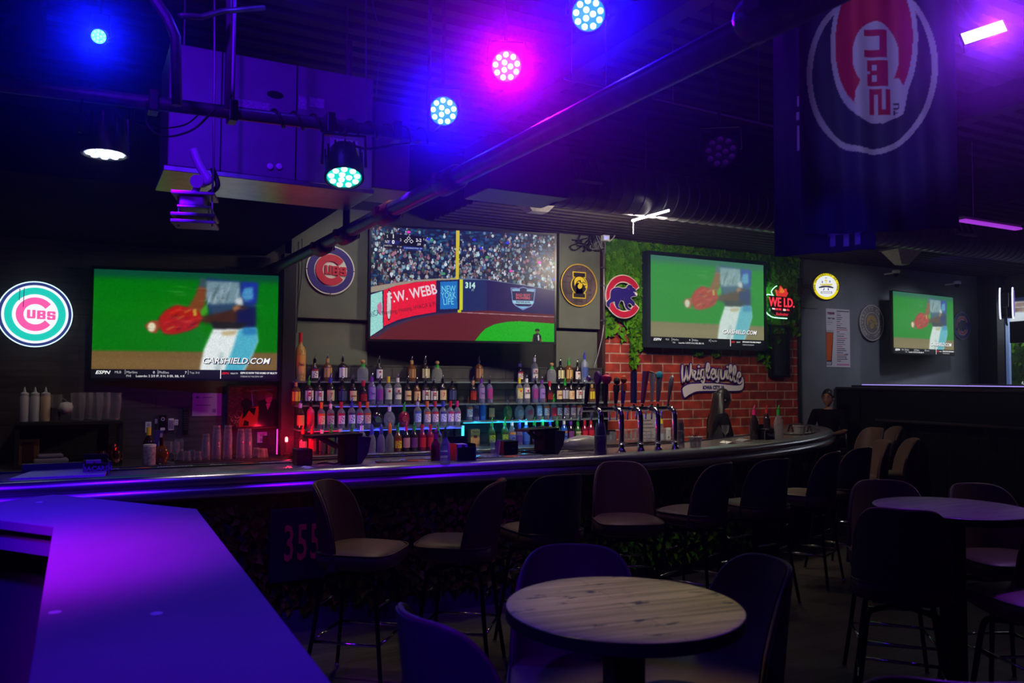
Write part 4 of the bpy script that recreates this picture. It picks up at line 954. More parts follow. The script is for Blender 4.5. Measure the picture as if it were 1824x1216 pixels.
PC = em('lens_cyan', (.0, .35, .75), 1.0, (.01, .02, .05)); PP = em('lens_magenta', (.75, .12, .9), 1.0, (.04, .01, .05)); PU = mat('lens_unlit', (.12, .12, .14), .2); LU = mat('led_unlit', (.42, .42, .46), .2)
ZP2 = 2.86
def on2(px): v = at(px, 600, y=3.8); return Vector((v.x, 3.8, ZP2+(v.x+.3)*.03))
par('lit cyan blue stage light, highest of the row, cut by the top of the view', 1048, 25, 4.3, (.45, .1, 2.0), LW, PC, (.004, .0015, 1), 700, hang=atd(1048, -60, 4.3))
par('lit pink magenta stage light in the row above the big pipe', 902, 118, 4.8, (.45, .1, 2.0), LP, PP, (.40, .001, 1), 620, hang=atd(898, 20, 4.8))
par('lit cyan stage light above the end of the light pipe', 790, 198, 5.1, (.35, .0, 2.0), LW, PC, (.004, .0015, 1), 700, hang=atd(790, 90, 5.1))
par('cyan stage light with blue housing clamped below the light pipe, aimed down', 613, 314, 3.85, (.85, 2.6, 0), LW, em('lens_teal', (0, .75, .6), 1.0), (.015, .04, 1), 45, r=.082, hang=on2(613), spot=80)
par('white blue stage light seen almost edge on, above the neon sign side', 187, 271, 3.45, (.12, 3.72, 0), LB, em('lens_pale', (.5, .6, 1), 1.4), (.06, .01, 1), 60, r=.082, hang=on2(187), spot=80)
par('small far blue green stage light in the upper corner', 176, 65, 5.2, (-.6, .6, 2.0), em('led_teal', (.2, 1, .8), 3), em('lens_aqua', (.1, .7, 1), 1.5), (.003, .006, 1), 260, r=.045, hang=atd(176, -20, 5.2))
par('unlit grey stage light hanging near the spiral duct', 1284, 270, 5.2, (1.2, .8, 1.2), LU, PU, (0, 0, 0), 0, r=.105, hang=atd(1268, 205, 5.2), lit=False)
# rectangular wash light and others just above the frame
p = atd(1752, 58, 4.6)
t = thing('wash_light', 'rectangular pink white wash light glowing violet beside the hanging flag', 'stage light', p, (R(62), R(-12), R(-52)))
ob('housing', MB().box(-.115, -.055, -.06, .115, .055, .0), M_black, t, bevel=.006); ob('lamp_face', MB().box(-.105, -.045, .0, .105, .045, .004), em('wash_pink', (1, .72, .95), 3), t)
ob('hanger', MB().tube([(0, .055, -.03), (0, .30, -.16), (.02, .8, -.3)], .01, 8), M_matte, t)
light('wash_beam', 'SPOT', p-Vector((.05, .1, .03)), 260, (.22, .02, 1), .05, (2.2, .8, 1.6), 120, .8)
light('wash_ceiling_glow', 'POINT', atd(1790, -20, 4.4), 8, (.3, .02, 1), .1)
light('stage_ceiling_glow', 'POINT', atd(540, -60, 3.6), 10, (.05, .02, 1), .1)
light('stage_ceiling_glow', 'POINT', atd(330, -110, 2.6), 4, (.16, .01, 1), .1)
light('stage_ceiling_glow', 'POINT', atd(1260, -50, 4.3), 4, (.4, .01, 1), .1)

# big pipe running to the back wall
XPI = 1.66
M_fit = mat('rust_red_fitting', (.16, .03, .02), .5, .3, noise=.4, nscale=30)
t = thing('ceiling_pipe', 'long thick black pipe with red couplings crossing the ceiling toward the big screen', 'pipe', (XPI, 0, 2.71))
ob('pipe_run', MB().tube([(0, .3, -.03), (0, 4, .0), (0, 8.08, .04)], .047, 20), M_pipe, t, smooth='a')
def vpx(px): return at(px, 400, x=XPI).y
for px in (1385, 800, 690, 617, 575): ob('coupling', MB().tube([(0, vpx(px)-.11, .0), (0, vpx(px)-.09, .0), (0, vpx(px)+.09, .0), (0, vpx(px)+.11, .0)], [.055, .066, .066, .055], 16).box(-.09, vpx(px)-.03, -.02, .09, vpx(px)+.03, .03), M_fit if px != 1385 else M_pipe, t, smooth='a')
yy = vpx(617); ob('riser', MB().tube([(0, yy, .04), (0, yy, 1.4)], .026, 12), M_pipe, t, smooth='a')
yy = vpx(1385); ob('riser', MB().tube([(0, yy, .04), (0, yy, 1.4)], .03, 12), M_pipe, t, smooth='a')
ob('elbow', MB().tube(spline([(.0, 7.98, .04), (-.02, 8.06, .03), (-.08, 8.10, .0), (-.2, 8.10, -.02), (-.45, 8.1, -.02)], 4), .052, 12), M_fit, t, smooth=True)
# lamp pipe crossing it
t = thing('light_pipe', 'dark horizontal pipe holding the stage lights, with wound cables', 'pipe', (0, 3.8, ZP2))
xa, xb = on2(-60).x, on2(775).x
ob('pipe_run', MB().tube([(xa, 0, (xa+.3)*.03), (xb, 0, (xb+.3)*.03)], .030, 14), M_pipe, t, smooth='a')
for px in (262, 405, 580, 700): 
    x = on2(px).x; ob('clamp', MB().box(x-.02, -.045, (x+.3)*.03-.045, x+.02, .045, (x+.3)*.03+.05), M_black, t, bevel=.005)
for px in (405, 760):
    x = on2(px).x; ob('hanger_rod', MB().tube([(x, 0, (x+.3)*.03), (x, 0, 1.33)], .010, 8), M_pipe, t)
rg = random.Random(8)
wp = []
for k in range(46):
    x = on2(470).x+(xb-on2(470).x)*k/45; a = k*1.3; wp.append((x, .040*math.cos(a), (x+.3)*.03+.040*math.sin(a)))
ob('wound_cable', MB().tube(spline(wp, 3), .006, 6), M_cable, t, smooth=True)
cable('lamp_cable', 'thin cable sagging between the cyan lamp and the light pipe', [tuple(on2(612)+Vector((0, -.03, -.08))), tuple(atd(650, 265, 3.9)), tuple(atd(705, 258, 4.0)), tuple(atd(755, 250, 4.3)), tuple(atd(786, 222, 4.9))], .006)
cable('lamp_cable', 'cable loop hanging under the light pipe before the air unit', [tuple(on2(250)+Vector((0, -.03, 0))), tuple(atd(262, 222, 3.5)), tuple(atd(295, 243, 3.5)), tuple(atd(345, 230, 3.6)), tuple(on2(372)+Vector((0, -.03, 0)))], .005)
cable('lamp_cable', 'second lower cable loop under the light pipe before the air unit', [tuple(on2(232)+Vector((0, .03, 0))), tuple(atd(238, 217, 3.55)), tuple(atd(280, 228, 3.6)), tuple(atd(330, 222, 3.65)), tuple(on2(352)+Vector((0, .03, 0)))], .004)
# bent drop pipe in the upper corner
P_ = lambda x, y, d=3.1: tuple(atd(x, y, d))
t = tag(ob('drop_pipe', MB().tube([P_(248, -40), P_(298, 32), P_(313, 66), P_(315, 188)], .020, 10), M_pipe, smooth='a'), 'bent violet lit pipe dropping from the ceiling to the light pipe', 'pipe')
t = tag(ob('drop_pipe', MB().tube([P_(408, -60, 3.5), P_(408, 60, 3.5), P_(404, 195, 3.55)], .013, 10), M_pipe, smooth='a'), 'straight thin rod dropping from the ceiling before the air unit', 'rod')
t = tag(ob('drop_pipe', MB().tube([P_(320, 28, 3.2), P_(360, 30, 3.3), P_(395, 20, 3.4), P_(470, 14, 3.6)], .012, 8), M_pipe, smooth=True), 'thin conduit branching across from the bent drop pipe', 'conduit')
cable('hanging_wire', 'thin straight wire hanging from the ceiling past the air unit', [P_(652, -30, 4.6), P_(652, 100, 4.6), P_(652, 232, 4.6)], .004, M_pipe)
cable('hanging_wire', 'curved thin wire hanging near the ceiling beside the straight one', [P_(660, -10, 4.6), P_(676, 60, 4.6), P_(674, 120, 4.6), P_(669, 178, 4.6)], .003, M_pipe)

# hanging air unit
M_unit = mat('air_unit_paint', (.20, .19, .22), .42, .35, noise=.1)
x0 = at(298, 294, y=5).x; x1 = at(663, 330, y=5).x; x2 = at(735, 330, y=5.0).x; zb = 2.90; zt = 3.62
t = thing('air_unit', 'big violet lit sheet metal air handling box hanging from the ceiling', 'air conditioner', (0, 5, 0))
ob('casing', MB().box(x0, 0, zb, x1, .56, zt), M_unit, t, bevel=.008)
ob('end_duct', MB().box(x1, .06, zb+.03, x2, .5, zt-.12), mat('duct_metal', (.16, .15, .17), .4, .6), t, bevel=.006)
ob('bottom_pan', MB().box(x0-.02, -.012, zb-.03, x1+.01, .58, zb), M_steel, t, bevel=.003)
xm = at(527, 250, y=5).x; ob('panel_seam', MB().box(xm-.004, -.006, zb, xm+.004, .0, zt), M_black, t)
xm2 = at(393, 250, y=5).x; ob('panel_seam', MB().box(xm2-.004, -.006, zb, xm2+.004, .0, zt), M_black, t)
def face(ax, ay, bx, by, nm, m, th=.004):
    a = at(ax, ay, y=5); b = at(bx, by, y=5); return ob(nm, MB().box(a.x, -th, b.z, b.x, 0, a.z), m, t)
M_stk = mat('sticker_paper', (.32, .30, .36), .6, noise=.4, nscale=120)
face(424, 176, 480, 207, 'sticker', M_stk); face(532, 171, 546, 196, 'sticker', M_stk); face(551, 173, 577, 194, 'sticker', M_stk); face(588, 245, 637, 268, 'sticker', M_stk)
for px in (480, 496):
    a = at(px, 297, y=5); ob('knob', MB().lathe([(.018, 0), (.018, .02), (.008, .024)], 16, M=Matrix.Translation((a.x, 0, a.z)) @ Matrix.Rotation(R(90), 4, 'X')), M_white, t, smooth='a')
a = at(490, 169, y=5); ob('slot', MB().lathe([(.05, 0), (.05, .006)], 20, sx=1, sy=.45, M=Matrix.Translation((a.x, 0, a.z)) @ Matrix.Rotation(R(90), 4, 'X')), M_black, t)
for (xx) in (x0+.1, x1-.1):
    ob('hanger_rod', MB().tube([(xx, .28, zt), (xx, .28, 4.2)], .008, 6), M_steel, t)
a = at(755, 290, y=5.3)
# ceiling bracket with a folded arm and trays
d = 4.25; g = lambda x, y, dd=0: atd(x, y, d+dd)
o = g(350, 350)
t = thing('ceiling_mount', 'violet lit ceiling mount with a white bent arm and stacked trays', 'mount', o, (0, 0, R(-14)))
iv = (Matrix.Translation(o) @ Matrix.Rotation(R(-14), 4, 'Z')).inverted()
h = lambda x, y, dd=0: tuple(iv @ g(x, y, dd))
M_arm = mat('arm_white', (.55, .53, .58), .35)
ob('arm', MB().tube(spline([h(344, 266), h(352, 288), h(361, 305), h(370, 318), h(369, 323), h(360, 323)], 4), [.022]*21, 12), M_arm, t, smooth=True)
ob('arm_joint', MB().tube([h(350, 323, -.04), h(360, 323, .04)], .034, 16), M_arm, t, smooth='a')
ob('lower_arm', MB().tube([h(354, 328), h(341, 356)], .018, 12), M_arm, t, smooth='a')
c = Vector(h(345, 362)); ob('device_body', MB().cbox(c, (.12, .16, .06)), mat('device_grey', (.25, .24, .28), .4), t, bevel=.01)
c = Vector(h(350, 374)); ob('tray', MB().cbox(c, (.16, .20, .008)), M_arm, t); ob('indicator_light', MB().cbox(Vector(h(325, 354, -.02)), (.012, .006, .012)), em('tiny_red', (1, .02, .02), 2), t)
for (yy_, w_) in ((350, .21), (388, .215), (400, .215)):
    c = Vector(h(348, yy_)); ob('tray', MB().cbox(c, (w_, .20, .016)), mat('tray_metal', (.20, .19, .24), .4, .3), t, bevel=.003)
for (px, dd) in ((318, -.02), (378, -.02), (323, .1), (372, .1)):
    ob('tray_rod', MB().tube([h(px, 350, dd), h(px, 404, dd)], .005, 6), M_steel, t)
ob('drop_rod', MB().tube([h(378, 352), h(380, 300), h(382, 120), h(382, -40)], .006, 6), M_pipe, t)
ob('cable_bundle', MB().tube(spline([h(378, 300, .05), h(388, 330, .05), h(372, 345, .05), h(366, 352, .05)], 4), .014, 8), M_cable, t, smooth=True)

# spiral duct
YD = 6.1; ZD = 3.43; RD_ = .215
M_duct = mat('duct_black_metal', (.14, .13, .16), .36, .6)
t = thing('spiral_duct', 'long round black spiral duct under the ceiling above the brick wall', 'duct', (0, YD, ZD))
xs0 = at(985, 340, y=YD).x; pts = []; rs = []
x = xs0
while x < 13.4:
    pts += [(x, 0, 0), (x+.10, 0, 0), (x+.108, 0, 0), (x+.118, 0, 0)]; rs += [RD_, RD_, RD_+.007, RD_+.007]; x += .125
ob('duct_run', MB().tube(pts, rs, 40), M_duct, t, smooth='a')
ob('end_box', MB().box(xs0-.75, -.24, -.20, xs0+.02, .24, .25), M_duct, t, bevel=.01)
for (a_, b_) in ((1017, 1068), (1697, 1733)):
    xa_ = at(a_, 335 if a_ < 1500 else 445, y=YD-.2).x; xb_ = at(b_, 335 if a_ < 1500 else 445, y=YD-.2).x
    M = Matrix.Translation(((xa_+xb_)/2, 0, 0)) @ Matrix.Rotation(R(-22), 4, 'X') @ Matrix.Translation((0, -RD_-.012, 0)); w2 = (xb_-xa_)/2; h2 = .13
    fr = ob('vent_frame', MB().box(-w2, -.012, -h2, -w2+.03, .03, h2, M).box(w2-.03, -.012, -h2, w2, .03, h2, M).box(-w2, -.012, h2-.03, w2, .03, h2, M).box(-w2, -.012, -h2, w2, .03, -h2+.03, M), mat('vent_grey', (.22, .22, .24), .5) if a_ > 1500 else M_duct, t)
    gm = MB().box(-w2+.03, .005, -h2+.03, w2-.03, .02, h2-.03, M)
    ob('vent_opening', gm, M_matte, fr)
    for k in (-.33, .33): ob('vent_bar', MB().box(k*w2-.008, -.008, -h2, k*w2+.008, .01, h2, M), mat('vent_grey', (.22, .22, .24), .5) if a_ > 1500 else M_duct, fr)
for xx in (at(1150, 400, y=YD).x, at(1400, 400, y=YD).x, at(1640, 400, y=YD).x): ob('duct_strap', MB().tube([(xx, 0, RD_), (xx, 0, .78)], .006, 6), M_steel, t)
# duct taps
def tap(label, px, py, y, w_, dpt, hh, yaw):
    p = at(px, py, y=y); t = thing('duct_tap', label, 'duct', p, (0, 0, yaw))
    v = [(-w_, -dpt, 0), (w_, -dpt, 0), (w_, dpt, 0), (-w_, dpt, 0), (-w_*.15, -dpt*.2, -hh), (w_*.45, -dpt*.2, -hh), (w_*.45, dpt*.6, -hh), (-w_*.15, dpt*.6, -hh)]
    mb = MB(); mb.v = v; mb.f = [(3, 2, 1, 0)[::-1], (4, 7, 6, 5), (0, 4, 5, 1), (1, 5, 6, 2), (2, 6, 7, 3), (3, 7, 4, 0)]
    ob('hood', mb, mat('tap_galvanised', (.50, .48, .45), .5, .2, noise=.2, nscale=30), t)
    ob('flange', MB().box(-w_-.02, -dpt-.02, 0, w_+.02, dpt+.02, .02), M_duct, t); ob('collar', MB().lathe([(.14, .02), (.14, .5)], 20), M_duct, t, smooth='a')
tap('slanted metal duct hood above the crowd television', 953, 345, 6.6, .27, .16, .17, R(-5))
tap('slanted metal duct hood above the window end television', 1606, 447, 6.75, .20, .14, .17, R(-8))
# thin rails
for (a_, b_, lb) in (((1005, 140), (1092, 158), 'short thin unlit tube rail under the ceiling deck'), ((1163, 175), (1382, 226), 'long thin unlit tube rail under the ceiling deck')):
    p0 = at(a_[0], a_[1], y=4.44); p1 = at(b_[0], b_[1], y=4.44)
    t = thing('tube_rail', lb, 'rail', p0); ob('rail', MB().tube([(0, 0, 0), tuple(p1-p0)], .008, 8), mat('rail_grey', (.30, .28, .32), .4, .3), t)
    for k in (.15, .85): q_ = (p1-p0)*k; ob('hanger', MB().tube([tuple(q_), (q_.x, q_.y, 4.2-p0.z)], .004, 6), M_steel, t)
# bright tube light with a pull chain
p0 = at(1129, 392, y=6.27); p1 = Vector((p0.x, 5.75, p0.z))
t = thing('tube_light', 'short bright warm white tube light glowing above the ivy, with a pull chain', 'tube light', p0)
ob('tube', MB().tube([(0, 0, 0), tuple(p1-p0)], .012, 10), em('tube_warm', (1, .93, .78), 9), t); ob('end_cap', MB().tube([(0, .02, 0), (0, -.01, 0)], .016, 10), M_white, t)
ob('housing', MB().box(-.012, -.52, .008, .012, .01, .016), M_matte, t); ob('pull_chain', MB().tube([(0, .01, -.01), (0, .01, -.13)], .0035, 6), M_white, t)
light('tube_light_glow', 'AREA', (p0.x, 6.05, p0.z-.03), 85, (1, .86, .66), .4, (p0.x+.2, 7.9, 2.2))
# violet tube fixture behind the duct
p = at(1765, 400, y=6.9)
t = thing('tube_light', 'violet lit slim tube fixture above the spiral duct near the street window', 'tube light', at(1765, 402, y=5.2))
ob('tube', MB().box(-.5, -.04, 0, .5, .04, .02), em('tube_violet', (.30, .03, .55), 1.2), t); ob('housing', MB().box(-.5, -.03, .02, .5, .03, .05), M_white, t); ob('hanger', MB().tube([(-.3, 0, .05), (-.3, 0, 4.2-t.location.z)], .004, 6), M_steel, t)
light('deck_violet_glow', 'SPOT', at(1690, 520, y=6.9), 14, (.12, .02, 1), .05, at(1700, 468, y=7.3), 60, .9)

# flags
def wavy(amp, k, ph, sl=0):
    return lambda X, Y: amp*(np.sin(X*k+ph+1.2*np.sin(Y*2.3+ph))+.5*np.sin(X*k*2.1+Y*3+ph)+.35*np.sin(X*k*.6-Y*4))+sl*Y
P = Pic(160, 340); px_ = lambda x: (x-1430)/260; py_ = lambda y: (415-y)/565
q = lambda pts: [(px_(x), py_(y)) for x, y in pts]
fl_blue = f(24, 30, 110); P.a[:] = fl_blue
P.ell(px_(1552), py_(125), 108/260, 152/565, f(190, 190, 215)); P.ell(px_(1552), py_(125), 98/260, 142/565, f(22, 44, 84))
P.ell(px_(1557), py_(75), 71/260, 146/565, f(190, 190, 215)); P.ell(px_(1557), py_(72), 63/260, 134/565, f(185, 26, 48))
P.ell(px_(1560), py_(100), 40/260, 62/565, f(190, 190, 215)); P.poly(q([(1535, 140), (1600, 140), (1612, 170), (1606, 205), (1570, 222), (1535, 200), (1524, 165)]), f(190, 190, 215)); P.ell(px_(1557), py_(180), 34/260, 40/565, f(190, 190, 215))
rd = f(175, 24, 48); wt = f(190, 190, 215); rc = lambda x0, y0, x1, y1, c: P.rect(px_(x0), py_(y1), px_(x1), py_(y0), c)
rc(1541, 52, 1580, 64, rd); rc(1541, 90, 1580, 102, rd); rc(1567, 52, 1580, 102, rd)
rc(1545, 107, 1581, 154, rd); rc(1553, 116, 1562, 126, wt); rc(1553, 135, 1562, 145, wt); rc(1570, 114, 1574, 128, rd); rc(1545, 128, 1550, 133, wt)
rc(1548, 159, 1585, 206, rd); rc(1556, 170, 1564, 206, wt); rc(1570, 159, 1577, 195, wt)
rc(1590, 184, 1598, 187, f(40, 40, 70)); rc(1590, 193, 1598, 195, f(40, 40, 70)); rc(1590, 198, 1592, 206, f(40, 40, 70)); rc(1590, 201, 1598, 203, f(40, 40, 70)); rc(1597, 184, 1599, 194, f(40, 40, 70))
dF = 3.9; c = atd(1560, 132, dF); Wf = 260*dF/F; Hf = 565*dF/F
M_flag = attr_mat('flag_cloth', 0, .75)
fo_ = P.mesh('club_flag', Wf, Hf, M_flag, None, c, wavy(.022, 16, .3), (R(90), 0, R(-44)))
tag(fo_, 'blue flag hanging sideways with a white ring and a red club emblem', 'flag')
so = fo_.modifiers.new('cloth', 'SOLIDIFY'); so.thickness = .002
P = Pic(110, 200); P.a[:] = f(30, 26, 96)
qx = lambda x: (x-1380)/170; qy = lambda y: (452-y)/420
rc = lambda x0, y0, x1, y1, c: P.rect(qx(x0), qy(y1), qx(x1), qy(y0), c)
for a_ in ((1472, 404, 1530, 422), (1474, 404, 1484, 440), (1497, 408, 1507, 442), (1518, 408, 1528, 442), (1420, 160, 1432, 178), (1418, 190, 1430, 205), (1420, 215, 1432, 262)): rc(*a_, f(190, 195, 235))
dB = 4.25; c = atd(1465, 242, dB)
fo_ = P.mesh('letter_flag', 170*dB/F, 420*dB/F, M_flag, None, c, wavy(.014, 14, 1.3), (R(90), 0, R(-62)))
tag(fo_, 'second blue flag with white letters hanging behind the club flag', 'flag'); so = fo_.modifiers.new('cloth', 'SOLIDIFY'); so.thickness = .002
light('flag_wash', 'SPOT', (1.2, 1.2, 3.7), 70, (.55, .45, 1), .05, atd(1575, 150, 3.9), 26, .6)
light('flag_wash', 'SPOT', atd(1500, 380, 3.0), 6, (.08, .05, 1), .03, atd(1500, 415, 4.25), 24, .7)

# ================================================================== THE BAR
ZB = 1.07
path = spline([(-3.2, 5.42), (-2.2, 5.42), (-1, 5.42), (1, 5.42), (3, 5.42), (4, 5.42), (5.24, 5.60), (6.75, 6.10), (7.9, 6.75), (8.65, 7.5), (9.0, 8.28)], 8)[8:]
def normals(pts):
    out = []
    for i in range(len(pts)):
        a = Vector(pts[max(i-1, 0)]); b = Vector(pts[min(i+1, len(pts)-1)]); t = (b-a).normalized(); out.append(Vector((t.y, -t.x)))
    return out
nrm = normals(path)
def sweep(prof, closed=True, lo=0, hi=None):
    mb = MB(); P_ = path[lo:hi]; N_ = nrm[lo:hi]; m = len(prof); vs = []; fs = []
    for (x, y), n in zip(P_, N_):
        for o, z in prof: vs.append((x+n.x*o, min(y+n.y*o, 8.295), z))
    for i in range(len(P_)-1):
        for k in range(m if closed else m-1):
            j = (k+1) % m; fs.append((i*m+k, (i+1)*m+k, (i+1)*m+j, i*m+j))
    if closed: fs += [tuple(range(m)), tuple(reversed(range((len(P_)-1)*m, len(P_)*m)))]
    mb.v = vs; mb.f = [f[::-1] for f in fs]; return mb
t = thing('bar_counter', 'long curved bar with a dark glossy rolled rail, stone top and ivy covered front', 'bar', (0, 0, 0))
M_rail = mat('rail_lacquer', (.46, .43, .50), .28, .9)
rail = [(-.15, ZB-.02), (-.15, ZB+.004), (-.13, ZB+.016), (-.105, ZB+.018), (-.085, ZB+.008), (-.06, ZB+.014), (-.03, ZB+.012), (-.008, ZB-.004), (.0, ZB-.026), (-.008, ZB-.052), (-.020, ZB-.060), (-.002, ZB-.074), (.008, ZB-.098), (.0, ZB-.124), (-.018, ZB-.140), (-.05, ZB-.150), (-.15, ZB-.152)]
ob('rail', sweep(rail), M_rail, t, smooth='a', angle=50)
M_top = mat('bar_top_stone', (.16, .145, .14), .22, noise=.45, nscale=9)
ob('counter_top', sweep([(-.69, ZB-.05), (-.69, ZB), (-.15, ZB), (-.15, ZB-.05)]), M_top, t, bevel=0)
ob('back_edge', sweep([(-.72, ZB-.06), (-.72, ZB+.01), (-.69, ZB+.01), (-.69, ZB-.06)]), mat('back_edge_trim', (.05, .04, .10), .25, .5), t)
ob('front_panel', sweep([(-.17, .12), (-.17, ZB-.14), (-.13, ZB-.14), (-.13, .12)]), mat('panel_dark_green', (.008, .016, .009), .8), t)
ob('kick_base', sweep([(-.20, 0), (-.20, .14), (-.10, .14), (-.10, 0)]), mat('kick_grey', (.05, .048, .05), .6, noise=.3), t)
ob('under_shelf', sweep([(-.66, .45), (-.66, .47), (-.2, .47), (-.2, .45)]), M_steel, t)
# ivy leaves
def leaf_mesh(name, spots, size, m, parent=None, seed=1, label=None):
    rg = np.random.RandomState(seed); n = len(spots)
    vs = np.zeros((n, 6, 3)); L = np.array([[0, -.5, 0], [.42, -.15, .12], [.22, .25, .05], [0, .62, -.06], [-.22, .25, .05], [-.42, -.15, .12]])
    A = rg.uniform(-1.1, 1.1, n); sz = size*rg.uniform(.6, 1.25, n)
    for i, (p, nv) in enumerate(spots):
        nv = Vector(nv)+Vector(rg.uniform(-.55, .55, 3)); nv.normalize()
        q = nv.to_track_quat('Z', 'Y').to_matrix() @ Matrix.Rotation(A[i]+PI, 3, 'Z')
        M = np.array(q); vs[i] = (L*sz[i]) @ M.T + np.array(p)
    me = bpy.data.meshes.new(name); me.vertices.add(n*6); me.vertices.foreach_set('co', vs.ravel())
    base = np.arange(n)[:, None]*6
    tri = np.concatenate([base+np.array([[0, 1, 2, 3]]), base+np.array([[0, 3, 4, 5]])], 1).reshape(-1, 4)
    me.loops.add(tri.size); me.loops.foreach_set('vertex_index', tri.ravel().astype(np.int32)); me.polygons.add(len(tri))
    me.polygons.foreach_set('loop_start', (np.arange(len(tri))*4).astype(np.int32)); me.polygons.foreach_set('loop_total', np.full(len(tri), 4, np.int32))
    me.update(); at_ = me.color_attributes.new('picture', 'FLOAT_COLOR', 'POINT')
    g = rg.uniform(.55, 1.3, n)[:, None]; hue = rg.uniform(0, 1, n)[:, None]
    c = np.concatenate([(.04+.07*hue)*g, (.20+.06*hue)*g, .005*g+0*hue, np.ones((n, 1))], 1)
    at_.data.foreach_set('color', np.repeat(c, 6, 0).ravel().astype(np.float32))
    me.materials.append(m); o = bpy.data.objects.new(name, me); COL.objects.link(o); o.parent = parent
    return o
M_leaf = attr_mat('ivy_leaf', 0, .45)
rgl = np.random.RandomState(11); sp = []
for k in range(11500):
    i = rgl.randint(0, len(path)-1); u = rgl.rand(); x = path[i][0]*(1-u)+path[i+1][0]*u; y = path[i][1]*(1-u)+path[i+1][1]*u
    n = nrm[i]; o_ = -.12+rgl.uniform(0, .045); z = rgl.uniform(.13, .93)
    if y+n.y*o_ > 8.2: continue
    sp.append(((x+n.x*o_, y+n.y*o_, z), (n.x, n.y, .35)))
lf = leaf_mesh('ivy_front', sp, .065, M_leaf, t, 2); lf['kind'] = 'stuff'
a = at(480, 907, y=5.5); b = at(622, 1022, y=5.5)
t = thing('number_board', 'dark blue board with the red number 355 on the ivy bar front', 'sign', ((a.x+b.x)/2, 5.475, (a.z+b.z)/2), (PI/2, 0, 0))
ob('board', MB().box(-(b.x-a.x)/2, -(a.z-b.z)/2, -.035, (b.x-a.x)/2, (a.z-b.z)/2, 0), mat('board_navy', (.004, .004, .012), .6, spec=.2), t, bevel=.004)
textob('lettering', '355', .33, mat('board_red', (.6, .04, .04), .5), t, (-.06, 0, .004), ext=.002, off=.004, sx=.46, sp=1.15)
# the pale lifting flap at the wall side
a = [at(8, 863, z=ZB+.03), at(62, 828, z=ZB+.03), at(192, 827, z=ZB+.03), at(192, 860, z=ZB+.03)]
t = thing('bar_flap', 'pale blue lit steel lid let into the bar at the neon sign side', 'lid', (0, 0, 0))
fl = [(v.x, min(v.y, 6.02)) for v in a]; fl[0] = (fl[0][0], max(fl[0][1], 5.62)); fl[3] = (fl[3][0], max(fl[3][1], 5.62))
ob('lid_panel', MB().prism(fl, ZB+.005, ZB+.022), mat('lid_steel', (.42, .45, .50), .42, .4, noise=.2, nscale=5), t)
ob('lid_trim', MB().prism([(fl[1][0]-.06, 6.03), (fl[2][0]+.02, 6.03), (fl[2][0]+.02, 6.10), (fl[1][0]-.06, 6.10)], ZB+.012, ZB+.06), mat('back_edge_trim', (.05, .04, .10), .25, .5), t)

# ------------------------------------------------------------------ ivy on the brick wall
sp = []; rgl = np.random.RandomState(12)
tx0 = wx(1150); tx1 = wx(1368); zt_ = 3.40; xa_, xb_ = XB0+.02, XB1-.02
drips = [(rgl.uniform(xa_, xb_), rgl.uniform(.05, .13), rgl.uniform(.15, .75)) for k in range(16)]
zlow0 = wz(1100, 560)
for k in range(26000):
    x = rgl.uniform(xa_, xb_); z = rgl.uniform(1.5, zt_)
    base = zlow0+.10*math.sin(x*5)+.06*math.sin(x*13+1)+(.0 if x < tx0+.1 else .05)
    inz = z > base
    if x < tx1 and not inz:
        for (dx, dw, dl) in drips:
            if abs(x-dx) < dw*(1-(base-z)/dl*.6) and z > base-dl: inz = rgl.rand() < .75
    if not inz and not (z > base-.25 and rgl.rand() < .10): continue
    if wx(1198) < x < wx(1340) and z < wz(1267, 632): continue
    if tx0+.18 < x < tx1-.18 and wz(1260, 600) < z < wz(1260, 480): continue
    sp.append(((x, YW-.015-rgl.uniform(0, .055), z), (0, -1, .35)))
lf = leaf_mesh('ivy_wall', sp, .085, M_leaf, None, 3); lf['kind'] = 'stuff'; lf['label'] = 'green ivy leaves covering the top of the brick wall around the television'; lf['category'] = 'ivy'

# ================================================================== BACK BAR
YT = {1: 8.08, 2: 7.94, 3: 7.80, 4: 7.62}
ZT = {1: at(750, 679, y=8.10).z, 2: at(650, 719.5, y=7.96).z, 3: at(650, 761, y=7.82).z, 4: .965}
xl, xr = XP0-.02, XP3+.04
t = thing('back_bar', 'stepped back bar with three glass shelves of bottles over a steel topped cabinet', 'shelving', (0, 0, 0))
ob('cabinet', MB().box(xl, 7.60, 0, xr, 8.19, .93), mat('cabinet_black', (.015, .014, .015), .4), t)
ob('steel_top', MB().box(xl, 7.53, .93, xr, 8.19, .963), M_steel, t, bevel=.004)
M_shelf = glass('shelf_glass', (.75, .9, .95), .30)
for r_ in (1, 2): ob('glass_shelf', MB().box(xl, YT[r_]-.09, ZT[r_]-.016, xr, 8.19, ZT[r_]-.002), M_shelf, t)
xm = at(817, 757, y=7.8).x; Z3R = at(950, 746, y=8.0).z; xm2 = at(832, 757, y=7.8).x
ob('glass_shelf', MB().box(xl, YT[3]-.09, ZT[3]-.016, xm, 8.19, ZT[3]-.002), M_shelf, t)
ob('glass_shelf', MB().box(xm2, 7.88, Z3R-.016, xr, 8.19, Z3R-.002), M_shelf, t)
for x in (xl+.02, xm-.02, xm2+.02, xr-.02): ob('shelf_support', MB().box(x-.01, 8.12, .963, x+.01, 8.18, ZT[1]), M_black, t)
xq = at(600, 762, y=7.8).x; xq0 = at(545, 762, y=7.8).x
ob('led_strip', MB().box(xq, YT[3]-.085, ZT[3]-.026, xm, YT[3]-.07, ZT[3]-.020), em('strip_blue', (.05, .09, 1), 2.5), t, label='blue glowing light strip')
